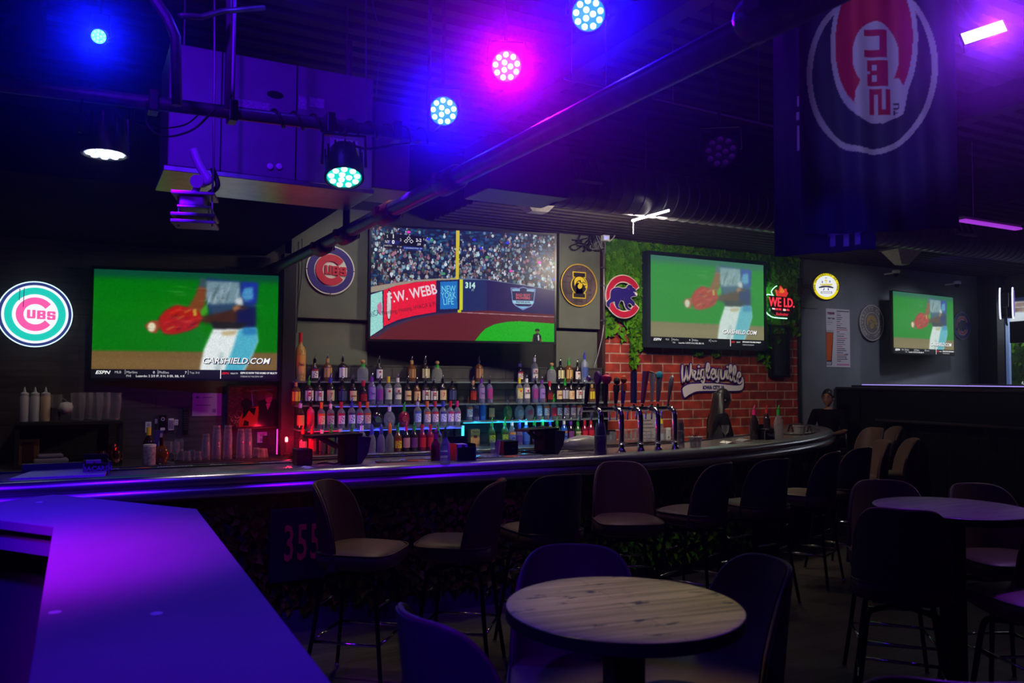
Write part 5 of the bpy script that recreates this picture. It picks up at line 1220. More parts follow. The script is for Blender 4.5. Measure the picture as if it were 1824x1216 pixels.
ob('led_strip', MB().box(xq0, YT[3]-.085, ZT[3]-.026, xq, YT[3]-.07, ZT[3]-.017), em('strip_red', (1, .02, .12), .8), t, label='dim red light strip')
ob('led_strip', MB().box(xm2, 7.885, Z3R-.026, at(985, 746, y=7.9).x, 7.90, Z3R-.017), em('strip_cyan', (.01, .55, .9), 1.4), t, label='cyan glowing light strip')
ob('led_strip', MB().box(xq, YT[2]-.085, ZT[2]-.024, at(790, 720, y=7.9).x, YT[2]-.075, ZT[2]-.017), em('strip_blue2', (.12, .10, .9), 1.2), t, label='faint violet light strip')
v0 = at(825, 777, y=7.9); v1 = at(825, 758, y=7.9)
ob('led_strip', MB().box(v0.x-.012, 7.9, v0.z, v0.x+.012, 7.92, v1.z), em('strip_cyan_v', (.05, .6, 1), 2), t, label='upright cyan light strip')
v0 = at(517, 800, y=7.55); v1 = at(517, 765, y=7.55)
t = thing('red_lamp', 'small glowing red lamp on the steel ledge beside the black post', 'lamp', (v0.x-.02, 7.62, .965))
ob('base', MB().lathe([(.03, 0), (.03, .02), (.012, .03)], 16), M_black, t, smooth='a'); ob('bulb', MB().lathe([(.010, .13), (.014, .14), (.014, .165), (.008, .175), (.001, .178)], 16), em('bulb_red', (1, .10, .10), 8), t, smooth=True)
ob('stem', MB().tube([(0, 0, .03), (0, 0, .12)], .010, 8), M_black, t); ob('neon_strip', MB().tube([(-.085, 0, .02), (-.085, 0, .25)], .006, 8), em('strip_pink', (.9, .03, .45), 1.6), t)
light('red_lamp_glow', 'POINT', (v0.x-.02, 7.52, 1.13), 9, (1, .01, .05), .03)

for k in range(5): light('shelf_strip_glow', 'POINT', (xq+(xm-xq)*(k+.5)/5, YT[3]-.11, ZT[3]-.02), .55, (.03, .05, 1), .02)
for k in range(4): light('shelf_strip_glow', 'POINT', (xm2+.15+(at(985, 746, y=7.9).x-xm2)*k/4, 7.84, Z3R-.02), .45, (.01, .5, 1), .02)

# ------------------------------------------------------------------ bottles
BT = {
 'sq':   dict(b=[(.036, 0), (.038, .008), (.038, .175), (.033, .195), (.016, .215), (.0145, .225), (.0145, .275)], sq=1, lz=(.045, .16), h=.275),
 'rd':   dict(b=[(.034, 0), (.036, .008), (.036, .17), (.030, .195), (.017, .222), (.0145, .235), (.0145, .285)], lz=(.04, .155), h=.285),
 'sl':   dict(b=[(.032, 0), (.034, .008), (.034, .19), (.027, .212), (.0145, .228), (.013, .24), (.013, .29)], lz=(.05, .18), h=.29),
 'crown': dict(b=[(.030, 0), (.040, .012), (.050, .05), (.052, .085), (.046, .125), (.030, .152), (.015, .165), (.014, .175), (.014, .215)], lz=(.045, .115), h=.215, flat=.6),
 'dec':  dict(b=[(.046, 0), (.050, .01), (.052, .10), (.046, .14), (.026, .165), (.018, .175), (.018, .20)], lz=(.03, .09), h=.20, flat=.75),
 'wine': dict(b=[(.036, 0), (.038, .008), (.037, .14), (.030, .18), (.018, .215), (.013, .24), (.013, .30)], lz=(.03, .13), h=.30),
 'gin':  dict(b=[(.033, 0), (.034, .008), (.034, .20), (.026, .225), (.013, .24), (.012, .25), (.012, .31)], lz=(.05, .17), h=.31)}
GL = {'clear': glass('bottle_clear', (.92, .94, 1), .22), 'amber': mat('bottle_amber', (.13, .045, .01), .08, trans=0, coat=.5), 'dark': mat('bottle_dark', (.02, .012, .012), .07, coat=.6), 'green': mat('bottle_green', (.03, .10, .02), .08, coat=.5),
      'blue': mat('bottle_blue', (.02, .10, .45), .1, coat=.5), 'red': mat('bottle_red', (.20, .008, .03), .08, coat=.5), 'pink': mat('bottle_pink', (.55, .03, .12), .1, coat=.5), 'violet': glass('bottle_violet', (.62, .55, .95), .35), 'frost': glass('bottle_frost', (.6, .68, .9), .6, .3), 'corks': mat('bottle_corks', (.48, .26, .07), .4, noise=.5, nscale=70)}
LB_ = lambda c: mat('label_%d_%d_%d' % c, S(*c), .55)
CP = {'silver': M_chrome, 'black': M_black, 'green': mat('cap_green', (.02, .35, .03), .4), 'red': mat('cap_red', (.5, .02, .03), .4), 'orange': mat('cap_orange', (.75, .17, .02), .4), 'blue': mat('cap_blue', (.03, .05, .45), .4), 'white': M_white, 'yellow': mat('cap_yellow', (.75, .6, .02), .4), 'cork': mat('cap_cork', (.42, .23, .09), .7), 'purple': mat('cap_purple', (.16, .03, .35), .4), 'pink': mat('cap_pink', (.7, .02, .2), .4), 'ice': mat('cap_ice', (.35, .45, .7), .3)}
CN = {'clear': 'clear', 'amber': 'amber', 'dark': 'dark', 'green': 'green', 'blue': 'blue', 'red': 'dark red', 'pink': 'pink red', 'violet': 'violet tinted', 'frost': 'frosted', 'corks': 'cork filled'}
cache = {}
def bottle(kind, gl, lab, cap, pour, h, loc, label, group, text=None, tcol=None, band=None, dot=None, name='liquor_bottle'):
    key = (kind, gl, lab, cap, pour, round(h, 3), text, band, dot)
    if key in cache:
        o = copy_tree(cache[key]); o.location = loc; tag(o, label, 'bottle', group); return o
    d = BT[kind]; k = h/d['h']; t = thing(name, label, 'bottle', loc, (0, 0, 0), group); cache[key] = t
    wk = 1.22*k**.6; n = 20; prof = [(r*wk, z*k) for r, z in d['b']]
    sq = d.get('sq'); fl = d.get('flat', 1)
    if sq: ob('glass_body', MB().lathe([(r*wk*(1.18 if z < .2 else 1.0), z*k) for r, z in d['b']], 8, a0=PI/8), GL[gl], t, smooth='a', angle=50)
    else: ob('glass_body', MB().lathe(prof, n, sy=fl), GL[gl], t, smooth='a', angle=50)
    z0, z1 = d['lz'][0]*k, d['lz'][1]*k
    R0 = max(r for r, z in d['b'])*wk*(1.12 if sq else 1)+.0015
    def wrap(nm, z0, z1, m, par, a=58, rr=None):
        rr = rr or R0; mb = MB(); m_n = 9
        for i in range(m_n):
            th = R(-90-a+2*a*i/(m_n-1))
            for z in (z0, z1): mb.v.append((rr*math.cos(th), rr*math.sin(th)*fl, z))
        for i in range(m_n-1): mb.f.append((2*i, 2*i+2, 2*i+3, 2*i+1))
        return ob(nm, mb, m, par)
    if lab:
        if kind == 'crown': l_ = ob('label', MB().lathe([(.028*wk, 0), (.026*wk, .003)], 18, M=Matrix.Translation((0, -R0*fl+.004, (z0+z1)/2)) @ Matrix.Rotation(R(90), 4, 'X')), LB_(lab), t)
        else: l_ = wrap('label', z0, z1, LB_(lab), t)
        if band: wrap('label_band', z1-(z1-z0)*.22, z1, LB_(band), l_, 58, R0+.0008)
        if dot: ob('emblem', MB().lathe([(.012, 0), (.012, .0012)], 14, M=Matrix.Translation((0, -(R0+.001)*fl, z0+(z1-z0)*.72)) @ Matrix.Rotation(R(90), 4, 'X')), LB_(dot), l_)
        if text: textob('lettering', text, (z1-z0)*(.62 if len(text) == 1 else .24 if len(text) < 8 else .17), LB_(tcol or (40, 30, 30)), l_, (0, -(R0+.0016)*fl, z0+(z1-z0)*(.5 if not band else .40)), (R(90), 0, 0), ext=.0006, off=.0006, sx=.8 if len(text) < 2 else .62)
        if band and not text: 
            mb = MB()
            for i in range(5): mb.lathe([(.006, 0), (.006, .001)], 10, M=Matrix.Translation(((i % 2-.5)*.02+.004*(i-2), -(R0+.001)*fl, z0+(z1-z0)*(.16+.12*i))) @ Matrix.Rotation(R(90), 4, 'X'))
            ob('printed_fruit', mb, LB_(band), l_)
    zt = prof[-1][1]; rn = prof[-1][0]
    ob('neck_wrap', MB().lathe([(rn+.0015, zt-.05*k), (rn+.0015, zt)], 14), CP[cap], t, smooth='a')
    if pour == 'spout': ob('pourer', MB().tube([(0, 0, zt-.002), (0, 0, zt+.018), (.004, 0, zt+.030), (.012, 0, zt+.050)], [.010, .009, .006, .0035], 8), M_chrome if cap not in ('green', 'red', 'orange', 'blue', 'pink') else CP[cap], t, smooth=True)
    elif pour == 'cork': ob('cork_stopper', MB().lathe([(.012, zt), (.012, zt+.008), (.021, zt+.014), (.023, zt+.028), (.018, zt+.040), (.001, zt+.044)], 16), CP['cork'], t, smooth=True)
    elif pour == 'cone': ob('pointed_wrap', MB().lathe([(.018, zt-.065), (.020, zt-.03), (.019, zt), (.012, zt+.022), (.002, zt+.040)], 12), CP[cap], t, smooth='a')
    else: ob('cap', MB().lathe([(rn+.002, zt), (rn+.002, zt+.02)], 14), CP[cap], t, smooth='a')
    return t
W1 = (222, 214, 205); CR = (215, 190, 140); TAN = (170, 125, 80); YL = (214, 190, 60); LV = (150, 120, 190)
rows = {
 1: [(534.5, 'gin', 'corks', (205, 150, 80), 'red', 'cap', .46, "Tito's", None, None, None), (560, 'rd', 'dark', W1, 'black', 'spout', .235, None, None, (160, 40, 40), None), (583, 'sq', 'amber', (200, 150, 90), 'cork', 'spout', .245, None, None, None, None),
     (610, 'sq', 'dark', W1, 'silver', 'spout', .25, None, None, None, None), (646, 'dec', 'clear', None, 'green', 'cork', .19, None, None, None, None), (675, 'rd', 'dark', W1, 'silver', 'spout', .24, None, None, None, (170, 30, 50)), (733, 'sq', 'amber', TAN, 'cork', 'spout', .24, None, None, None, None),
     (757, 'sq', 'dark', (215, 205, 170), 'silver', 'spout', .25, None, None, None, None), (778.5, 'dec', 'clear', None, 'green', 'cork', .19, None, None, None, None), (852.5, 'sq', 'amber', TAN, 'silver', 'spout', .26, None, None, None, None), (926, 'rd', 'dark', W1, 'white', 'spout', .22, None, None, (160, 40, 40), None),
     (952, 'gin', 'clear', W1, 'white', 'spout', .295, 'BACARDI', (30, 30, 30), None, (170, 30, 40)), (982.5, 'dec', 'clear', None, 'green', 'cork', .19, None, None, None, None), (998, 'sq', 'dark', (215, 205, 150), 'silver', 'spout', .25, None, None, None, None), (1013, 'sq', 'amber', (205, 165, 100), 'green', 'spout', .26, None, None, None, None),
     (1028, 'rd', 'dark', W1, 'silver', 'spout', .24, None, None, None, (170, 30, 50)), (1041, 'gin', 'frost', (70, 90, 160), 'blue', 'spout', .345, None, None, None, None)],
 2: [(526.5, 'sq', 'amber', YL, 'cork', 'spout', .235, None, None, None, None), (549.5, 'sq', 'dark', W1, 'green', 'spout', .255, 'JIM BEAM', (40, 30, 30), None, (170, 40, 50)), (567.5, 'sq', 'dark', W1, 'silver', 'spout', .245, 'JIM BEAM', (150, 30, 40), None, (190, 60, 60)), (588, 'rd', 'dark', CR, 'blue', 'spout', .28, '7', (190, 30, 30), None, None),
     (609, 'sq', 'dark', (60, 70, 110), 'black', 'spout', .245, None, None, None, None), (628, 'rd', 'dark', CR, 'black', 'spout', .265, 'Jameson', (170, 60, 30), None, None), (647, 'rd', 'dark', (175, 30, 30), 'red', 'cap', .235, None, None, (60, 10, 10), None), (662, 'sl', 'violet', LV, 'purple', 'spout', .29, 'Three', (90, 40, 150), None, None),
     (676, 'sl', 'violet', (140, 50, 150), 'silver', 'spout', .26, None, None, None, None), (691.5, 'sl', 'clear', (205, 205, 190), 'yellow', 'cap', .28, None, None, None, (200, 40, 50)), (708, 'sl', 'clear', W1, 'white', 'spout', .285, 'BACARDI', (30, 30, 40), None, (190, 30, 50)), (725.5, 'rd', 'dark', CR, 'silver', 'spout', .265, 'Jameson', (170, 60, 30), None, None),
     (742, 'rd', 'amber', CR, 'silver', 'spout', .25, '7', (190, 30, 30), None, None), (757.4, 'sq', 'dark', W1, 'silver', 'spout', .255, 'JIM BEAM', (40, 30, 30), None, (170, 40, 50)), (772, 'sq', 'dark', W1, 'silver', 'spout', .24, 'JIM BEAM', (150, 30, 40), None, (190, 60, 60)), (788, 'rd', 'dark', CR, 'silver', 'spout', .275, '7', (190, 30, 30), None, None),
     (805, 'sq', 'dark', (60, 70, 120), 'silver', 'spout', .25, None, None, None, None), (842, 'rd', 'dark', (170, 40, 30), 'cork', 'spout', .26, None, None, (120, 20, 20), None), (857, 'sl', 'violet', LV, 'purple', 'spout', .28, 'Three', (90, 40, 150), None, None), (871.5, 'sl', 'violet', (160, 50, 130), 'silver', 'spout', .27, None, None, None, None),
     (925, 'sl', 'clear', (210, 205, 150), 'yellow', 'cap', .275, None, None, (200, 180, 30), (200, 40, 50)), (937.7, 'sl', 'clear', W1, 'white', 'spout', .285, 'BACARDI', (30, 30, 40), None, (190, 30, 50)), (953, 'sl', 'violet', (150, 50, 130), 'silver', 'spout', .265, None, None, None, None), (965, 'sl', 'violet', LV, 'purple', 'spout', .27, 'Three', (90, 40, 150), None, None),
     (979, 'rd', 'dark', (150, 24, 28), 'red', 'cap', .235, None, None, (60, 10, 10), None), (995, 'rd', 'dark', CR, 'black', 'spout', .26, 'Jameson', (170, 60, 30), None, None), (1006, 'sq', 'dark', (190, 190, 195), 'green', 'spout', .25, None, None, None, None), (1017, 'rd', 'dark', CR, 'silver', 'spout', .255, '7', (190, 30, 30), None, None), (1030, 'sq', 'dark', W1, 'silver', 'spout', .25, 'JIM BEAM', (150, 30, 40), None, (190, 60, 60)), (1041, 'sl', 'clear', (200, 200, 200), 'silver', 'spout', .23, None, None, None, None), (1054, 'sq', 'amber', YL, 'cork', 'spout', .22, None, None, None, None)],
 3: [(534.5, 'rd', 'dark', TAN, 'ice', 'spout', .26, None, None, None, None), (553, 'gin', 'pink', (200, 30, 60), 'black', 'spout', .27, None, None, None, None), (572, 'sl', 'clear', (215, 190, 160), 'orange', 'cap', .25, None, None, (205, 90, 30), None), (588.5, 'sl', 'clear', (200, 180, 180), 'white', 'spout', .25, None, None, (150, 40, 60), None), (607.5, 'sl', 'clear', (225, 215, 215), 'red', 'cap', .25, None, None, (170, 30, 50), None),
     (626, 'sl', 'clear', (215, 215, 215), 'blue', 'spout', .26, None, None, (60, 60, 90), None), (640.5, 'sl', 'clear', (225, 215, 215), 'red', 'cap', .25, None, None, (190, 30, 60), None), (654, 'sl', 'clear', (220, 190, 150), 'orange', 'cap', .25, None, None, (205, 90, 30), None), (671.5, 'crown', 'dark', (60, 90, 60), 'black', 'spout', .215, None, None, None, None), (693.4, 'crown', 'clear', (120, 115, 110), 'white', 'spout', .215, None, None, None, None),
     (719.4, 'crown', 'red', (150, 40, 50), 'green', 'spout', .215, None, None, None, None), (743.4, 'sl', 'clear', (190, 200, 225), 'ice', 'spout', .265, None, None, (70, 90, 170), None), (760.6, 'sl', 'clear', (225, 205, 200), 'orange', 'cap', .25, None, None, (205, 90, 30), None), (774.7, 'sl', 'clear', (225, 210, 215), 'red', 'cap', .25, None, None, (190, 30, 50), None), (789, 'sl', 'clear', (205, 205, 225), 'blue', 'cap', .25, None, None, (60, 60, 120), None), (802, 'sl', 'clear', (225, 205, 215), 'red', 'cap', .25, None, None, (170, 30, 80), None), (814, 'sl', 'clear', (220, 215, 225), 'pink', 'cap', .25, None, None, (140, 60, 110), None)],
 35: [(835.7, 'sl', 'clear', (225, 205, 190), 'orange', 'spout', .25, None, None, (205, 90, 30), None), (848, 'gin', 'violet', (60, 20, 60), 'red', 'cap', .25, None, None, None, None), (859.5, 'sl', 'blue', (30, 80, 160), 'ice', 'spout', .25, None, None, None, None), (874.4, 'rd', 'dark', TAN, 'white', 'spout', .26, None, None, None, None), (904, 'crown', 'green', (95, 105, 50), 'silver', 'spout', .215, None, None, None, None), (925, 'crown', 'clear', (130, 130, 130), 'silver', 'spout', .215, None, None, None, None),
      (943, 'crown', 'clear', (150, 50, 60), 'silver', 'spout', .215, None, None, None, None), (960, 'sl', 'clear', (215, 220, 225), 'ice', 'spout', .25, None, None, (150, 160, 180), None), (973, 'sl', 'clear', (225, 210, 200), 'orange', 'spout', .25, None, None, (205, 90, 30), None), (985.6, 'rd', 'clear', (190, 40, 60), 'green', 'spout', .25, None, None, None, None), (995.7, 'sl', 'clear', (200, 205, 205), 'black', 'spout', .25, None, None, (60, 60, 70), None), (1008, 'sl', 'clear', (225, 205, 205), 'red', 'cap', .25, None, None, (170, 30, 50), None),
      (1020, 'sl', 'clear', (225, 200, 200), 'pink', 'cap', .25, None, None, (150, 40, 90), None), (1031, 'sl', 'clear', (225, 200, 170), 'orange', 'cap', .25, None, None, (205, 90, 30), None), (1050, 'crown', 'dark', (50, 50, 60), 'silver', 'spout', .215, None, None, None, None)],
 4: [(539, 'rd', 'dark', (180, 100, 130), 'red', 'spout', .255, None, None, None, None), (555.5, 'rd', 'red', (190, 30, 50), 'red', 'spout', .26, None, None, None, None), (573, 'rd', 'dark', (50, 40, 50), 'white', 'spout', .25, None, None, None, None), (588.5, 'rd', 'green', (50, 70, 40), 'green', 'spout', .26, None, None, None, None), (606, 'rd', 'clear', (120, 110, 130), 'white', 'spout', .25, None, None, None, None), (626, 'rd', 'green', (50, 90, 50), 'green', 'spout', .25, None, None, None, None), (644, 'rd', 'clear', (150, 150, 160), 'white', 'spout', .28, None, None, None, None),
     (662, 'wine', 'clear', None, 'blue', 'cone', .255, None, None, None, None), (678.5, 'wine', 'violet', None, 'blue', 'cone', .255, None, None, None, None), (694, 'wine', 'clear', None, 'orange', 'cone', .265, None, None, None, None), (708.4, 'rd', 'amber', (220, 190, 40), 'green', 'spout', .25, None, None, (150, 30, 20), None), (723, 'rd', 'dark', (190, 130, 150), 'pink', 'spout', .26, None, None, None, None), (737, 'rd', 'dark', (110, 50, 120), 'green', 'spout', .26, None, None, None, None), (751.7, 'rd', 'red', (200, 30, 50), 'red', 'cap', .255, None, None, None, None),
     (766, 'rd', 'red', (200, 30, 50), 'red', 'cap', .255, None, None, None, None), (780, 'rd', 'dark', (60, 60, 50), 'green', 'spout', .25, None, None, None, None)],
 45: [(875.5, 'rd', 'green', (140, 175, 40), 'green', 'spout', .27, None, None, (40, 60, 20), None), (898.6, 'rd', 'green', (145, 180, 50), 'green', 'spout', .28, None, None, (40, 60, 20), None), (911.7, 'rd', 'clear', (90, 110, 170), 'white', 'spout', .27, 'Malibu', (40, 40, 140), (210, 140, 50), None), (924.6, 'wine', 'violet', (70, 50, 130), 'blue', 'cone', .26, None, None, None, None), (937, 'rd', 'blue', (60, 100, 190), 'white', 'spout', .28, None, None, None, None), (951.5, 'rd', 'dark', (90, 50, 120), 'green', 'spout', .27, None, None, None, None),
      (966, 'rd', 'clear', (60, 90, 60), 'green', 'spout', .27, None, None, None, None), (980, 'rd', 'clear', (60, 60, 120), 'blue', 'spout', .265, None, None, None, None), (992, 'rd', 'green', (80, 120, 60), 'green', 'spout', .27, None, None, None, None), (1004.5, 'rd', 'blue', (80, 110, 190), 'white', 'spout', .27, 'Malibu', (40, 40, 140), (220, 130, 60), None), (1016.5, 'rd', 'dark', (120, 55, 130), 'purple', 'spout', .26, None, None, None, None), (1029, 'rd', 'green', (110, 130, 60), 'green', 'spout', .25, None, None, (190, 190, 150), None), (1041, 'rd', 'red', (200, 30, 50), 'red', 'cap', .26, None, None, None, None), (1052, 'rd', 'red', (200, 30, 50), 'red', 'cap', .27, None, None, None, None)]}
def cname(c):
    if c is None: return 'no'
    r, g, b = c; mx = max(c); mn = min(c)
    if mx-mn < 28: return 'white' if mx > 180 else 'grey' if mx > 90 else 'dark'
    if r > 180 and g > 140 and b < 180 and g-b > 25: return 'yellow' if (b < 100) else 'cream'
    if r >= g and r >= b:
        if g > 100 and b < 110: return 'tan'
        if b > 100: return 'pinkish' if mn > 120 else 'magenta' if b > 110 else 'rose'
        if b > g+40: return 'magenta'
        return 'red'
    if b >= r and b >= g: return 'blue' if b-r > 60 and g >= r-10 else 'violet'
    return 'green'
ORD = ['first', 'second', 'third', 'fourth', 'fifth', 'sixth', 'seventh', 'eighth', 'ninth', 'tenth', 'eleventh', 'twelfth', 'thirteenth', 'fourteenth', 'fifteenth', 'sixteenth', 'seventeenth', 'eighteenth', 'nineteenth', 'twentieth', 'twenty-first', 'twenty-second', 'twenty-third', 'twenty-fourth', 'twenty-fifth', 'twenty-sixth', 'twenty-seventh', 'twenty-eighth', 'twenty-ninth', 'thirtieth', 'thirty-first', 'thirty-second']
RN = {1: ('top shelf', 'bottles on the top shelf'), 2: ('second shelf', 'bottles on the second glass shelf'), 3: ('blue lit shelf', 'bottles on the blue lit shelf'), 35: ('cyan lit shelf', 'bottles on the cyan lit shelf'), 4: ('steel ledge', 'bottles on the steel ledge'), 45: ('steel ledge', 'bottles on the steel ledge')}
cnt4 = 0
for r_, L in rows.items():
    y = {1: 8.13, 2: 7.985, 3: 7.84, 35: 8.02, 4: 7.68, 45: 7.90}[r_]; z = {1: ZT[1], 2: ZT[2], 3: ZT[3], 35: Z3R, 4: .9645, 45: .9645}[r_]
    for i, (px, kd, gl, lab, cap, pour, h, tx, tc, band, dot) in enumerate(L):
        x = at(px, {1: 676, 2: 716, 3: 757, 35: 745, 4: 798, 45: 786}[r_], y=y).x
        n_ = i if r_ != 45 else i+len(rows[4])
        if r_ == 1 and i == 0: lb = "giant cork filled bottle with a tan label, first on the top shelf"
        else:
            ds = (cname(lab)+' label' if lab else 'no label')
            if tx and len(tx) < 9 and tx not in ('BACARDI', 'JIM BEAM', 'Jameson', 'Malibu', 'Three'): ds += ' reading '+tx
            cc = {'spout': 'spout', 'cork': 'cork ball', 'cone': cap+' pointed wrap', 'cap': cap+' cap'}[pour]
            lb = '%s bottle, %s, %s, %s from the post on the %s' % (CN[gl], ds, cc, ORD[n_], RN[r_][0]) if r_ != 35 else '%s bottle, %s, %s, %s along the %s' % (CN[gl], ds, cc, ORD[i], RN[r_][0])
        kk = .93 if r_ != 1 or i else 1
        bottle(kd, gl, lab, cap, pour, h*kk, (x, y, z), lb, RN[r_][1], tx, tc, band, dot)
# carton and cloths between the shelves
a = at(838, 770, y=8.05); b = at(854, 795, y=8.05)
t = thing('spirit_carton', 'tan printed spirits carton standing on the steel ledge under the cyan shelf', 'carton', ((a.x+b.x)/2, 8.08, .9645))
ob('box', MB().box(-(b.x-a.x)/2, -.04, 0, (b.x-a.x)/2, .04, .17), LB_((196, 140, 70)), t, bevel=.002); ob('emblem', MB().lathe([(.022, 0), (.022, .002)], 20, sy=.7, M=Matrix.Translation((0, -.041, .09)) @ Matrix.Rotation(R(90), 4, 'X')), LB_((110, 40, 20)), t)
textob('lettering', "Tito's", .035, LB_((110, 60, 30)), t, (0, -.0415, .14), (R(90), 0, 0), ext=.0005, off=.0005)
a = at(811, 700, y=8.15)
t = tag(ob('paper_slip', MB().box(-.02, -.002, 0, .02, .002, .15, Matrix.Translation((a.x, 8.16, ZT[2]+.001))), M_white), 'pale paper slip standing behind the bottles of the second shelf', 'paper')

# ================================================================== THINGS ON THE BAR
def onbar(px, py): return at(px, py, z=ZB)
M_clear = glass('clear_plastic', (.95, .95, .98), .05, .15); M_gls = glass('drinking_glass', (.96, .97, 1), .10, .03); M_rim = glass('cup_rim_plastic', (.95, .95, 1), .42, .2)
# tap tower
base = [(1071, 808), (1107, 806.5), (1141, 805.5), (1172, 804), (1202, 801.5)]
bp = [onbar(*b) for b in base]; zr = 1.435
o = bp[2].copy()
t = thing('tap_tower', 'chrome five legged beer tap tower with a row of coloured tap handles', 'beer taps', (o.x, o.y, ZB))
rel = [b-o for b in bp]; back = Vector((0, .13, 0))
for b in rel:
    pts = spline([(b.x, b.y+.14, zr-ZB), (b.x, b.y+.10, zr-ZB+.006), (b.x, b.y+.04, zr-ZB-.004), (b.x, b.y+.005, zr-ZB-.04), (b.x, b.y, zr-ZB-.10), (b.x, b.y, .06)], 4)
    ob('column', MB().tube(pts, .0225, 18), M_chrome, t, smooth=True)
    ob('foot_flange', MB().lathe([(.042, 0), (.044, .01), (.034, .025), (.025, .045), (.024, .07), (.029, .075), (.024, .08)], 24, (b.x, b.y, 0)), M_chrome, t, smooth='a')
r0 = Vector((at(1036, 730, y=o.y+.14).x-o.x, .14, zr-ZB)); r1 = Vector((rel[-1].x+.01, .14, zr-ZB))
ob('manifold', MB().tube([tuple(r0), tuple(r1)], .021, 16), M_chrome, t, smooth='a')
TH = [((1043, 722), (1049, 667), 'black handle with a silver disc top', 'disc', (16, 16, 24), (170, 175, 190)), ((1064, 724), (1065, 660), 'purple oval topped handle', 'oval', (60, 14, 34), (92, 40, 110)), ((1078, 724), (1081, 664), 'dark brown handle with a pink red apple top', 'apple', (44, 20, 16), (200, 24, 80)),
      ((1096.5, 722), (1099, 671), 'black and green handle with a dark ball top', 'ball', (18, 20, 34), (40, 36, 18)), ((1109, 722), (1111.5, 668), 'violet handle with an orange ball top', 'ball', (84, 66, 140), (190, 84, 20)), ((1128.5, 722), (1129, 661.5), 'tall rectangular blue handle', 'slab', (34, 54, 120), (70, 90, 160)),
      ((1144, 722), (1151, 661), 'tapered purple and red handle', 'taper', (96, 60, 150), (130, 20, 60)), ((1161, 719), (1162.5, 663), 'cream handle with a slanted round top', 'slant', (190, 180, 176), (120, 100, 80)), ((1171.5, 719), (1175, 661), 'grey handle with a turquoise rounded top', 'round', (96, 90, 110), (30, 150, 180)), ((1190, 719), (1197, 669), 'grey paddle handle with a white disc top', 'paddle', (74, 66, 80), (200, 200, 205))]
yb = o.y+.14
for (a_, b_, lb, kd, c1, c2) in TH:
    p0 = at(a_[0], a_[1], y=yb); p1 = at(b_[0], b_[1], y=yb); d = p1-p0; L = d.length; p0l = p0-Vector((o.x, o.y, ZB))
    M = Matrix.Translation(p0l) @ d.to_track_quat('Z', 'Y').to_matrix().to_4x4()
    m1 = LB_(c1); m2 = LB_(c2)
    if kd == 'slab': mb = MB().box(-.027, -.014, .02, .027, .014, L, M)
    elif kd == 'taper': mb = MB(); mb.prism([(-.014, .02), (.014, .02), (.040, L), (-.034, L)], -.011, .011, M @ Matrix.Rotation(R(90), 4, 'X'))
    elif kd == 'paddle': mb = MB().lathe([(.010, 0), (.016, .05), (.026, L*.55), (.030, L*.8), (.016, L*.92)], 14, M=M, sy=.6)
    elif kd == 'slant': mb = MB().lathe([(.016, .02), (.022, L*.5), (.036, L*.9), (.034, L*.97)], 16, M=M, sy=.7)
    elif kd == 'round': mb = MB().lathe([(.020, .02), (.028, L*.4), (.034, L*.85), (.026, L*.93)], 16, M=M, sy=.6)
    else: mb = MB().lathe([(.015, .015), (.020, .05), (.024, L*.45), (.018, L*.72)], 14, M=M, sy=.8)
    h_ = ob('tap_handle', mb, m1, t, smooth='a' if kd not in ('slab', 'taper') else False, label=lb)
    if kd == 'disc': mb = MB().lathe([(.001, -.01), (.022, -.01), (.024, 0), (.022, .01), (.001, .01)], 20, M=M @ Matrix.Translation((0, 0, L*.88)) @ Matrix.Rotation(R(80), 4, 'X'))
    elif kd == 'oval': mb = MB().lathe([(.001, -.014), (.040, -.014), (.044, 0), (.040, .014), (.001, .014)], 24, sy=1.35, M=M @ Matrix.Translation((0, 0, L*.80)) @ Matrix.Rotation(R(90), 4, 'X'))
    elif kd == 'apple': mb = MB().lathe([(.001, L*.70), (.026, L*.68), (.044, L*.80), (.040, L*.90), (.015, L*.95), (.004, L*.90), (.003, L*1.0)], 18, M=M)
    elif kd == 'ball': mb = MB().lathe([(.001, L*.72), (.022, L*.76), (.030, L*.86), (.022, L*.95), (.001, L)], 16, M=M).cbox((0, 0, L*.60), (.056, .028, .06), M)
    elif kd == 'slab': mb = MB().box(-.029, -.016, L*.15, .029, .0, L*.22, M)
    elif kd == 'taper': mb = MB(); mb.prism([(-.0155, .02), (-.006, .02), (-.012, L), (-.036, L)], -.013, .0, M @ Matrix.Rotation(R(90), 4, 'X'))
    elif kd == 'slant': mb = MB().lathe([(.001, -.004), (.036, -.004), (.034, .004), (.001, .004)], 20, M=M @ Matrix.Translation((0, -.006, L*.95)) @ Matrix.Rotation(R(40), 4, 'X'))
    elif kd == 'round': mb = MB().lathe([(.001, L*.78), (.036, L*.80), (.038, L*.9), (.024, L*.98), (.001, L)], 20, M=M, sy=.7)
    else: mb = MB().lathe([(.001, -.008), (.022, -.008), (.024, 0), (.022, .008), (.001, .008)], 20, M=M @ Matrix.Translation((0, 0, L*.92)) @ Matrix.Rotation(R(80), 4, 'X'))
    ob('handle_top', mb, m2, h_, smooth='a')
    ob('faucet', MB().tube([(p0l.x, .14, zr-ZB), (p0l.x, .14, zr-ZB+.04)], .010, 10).tube([(p0l.x, .14, zr-ZB), (p0l.x, .21, zr-ZB-.01), (p0l.x, .225, zr-ZB-.03), (p0l.x, .23, zr-ZB-.10)], [.012, .011, .009, .007], 10), M_chrome, t, smooth='a')
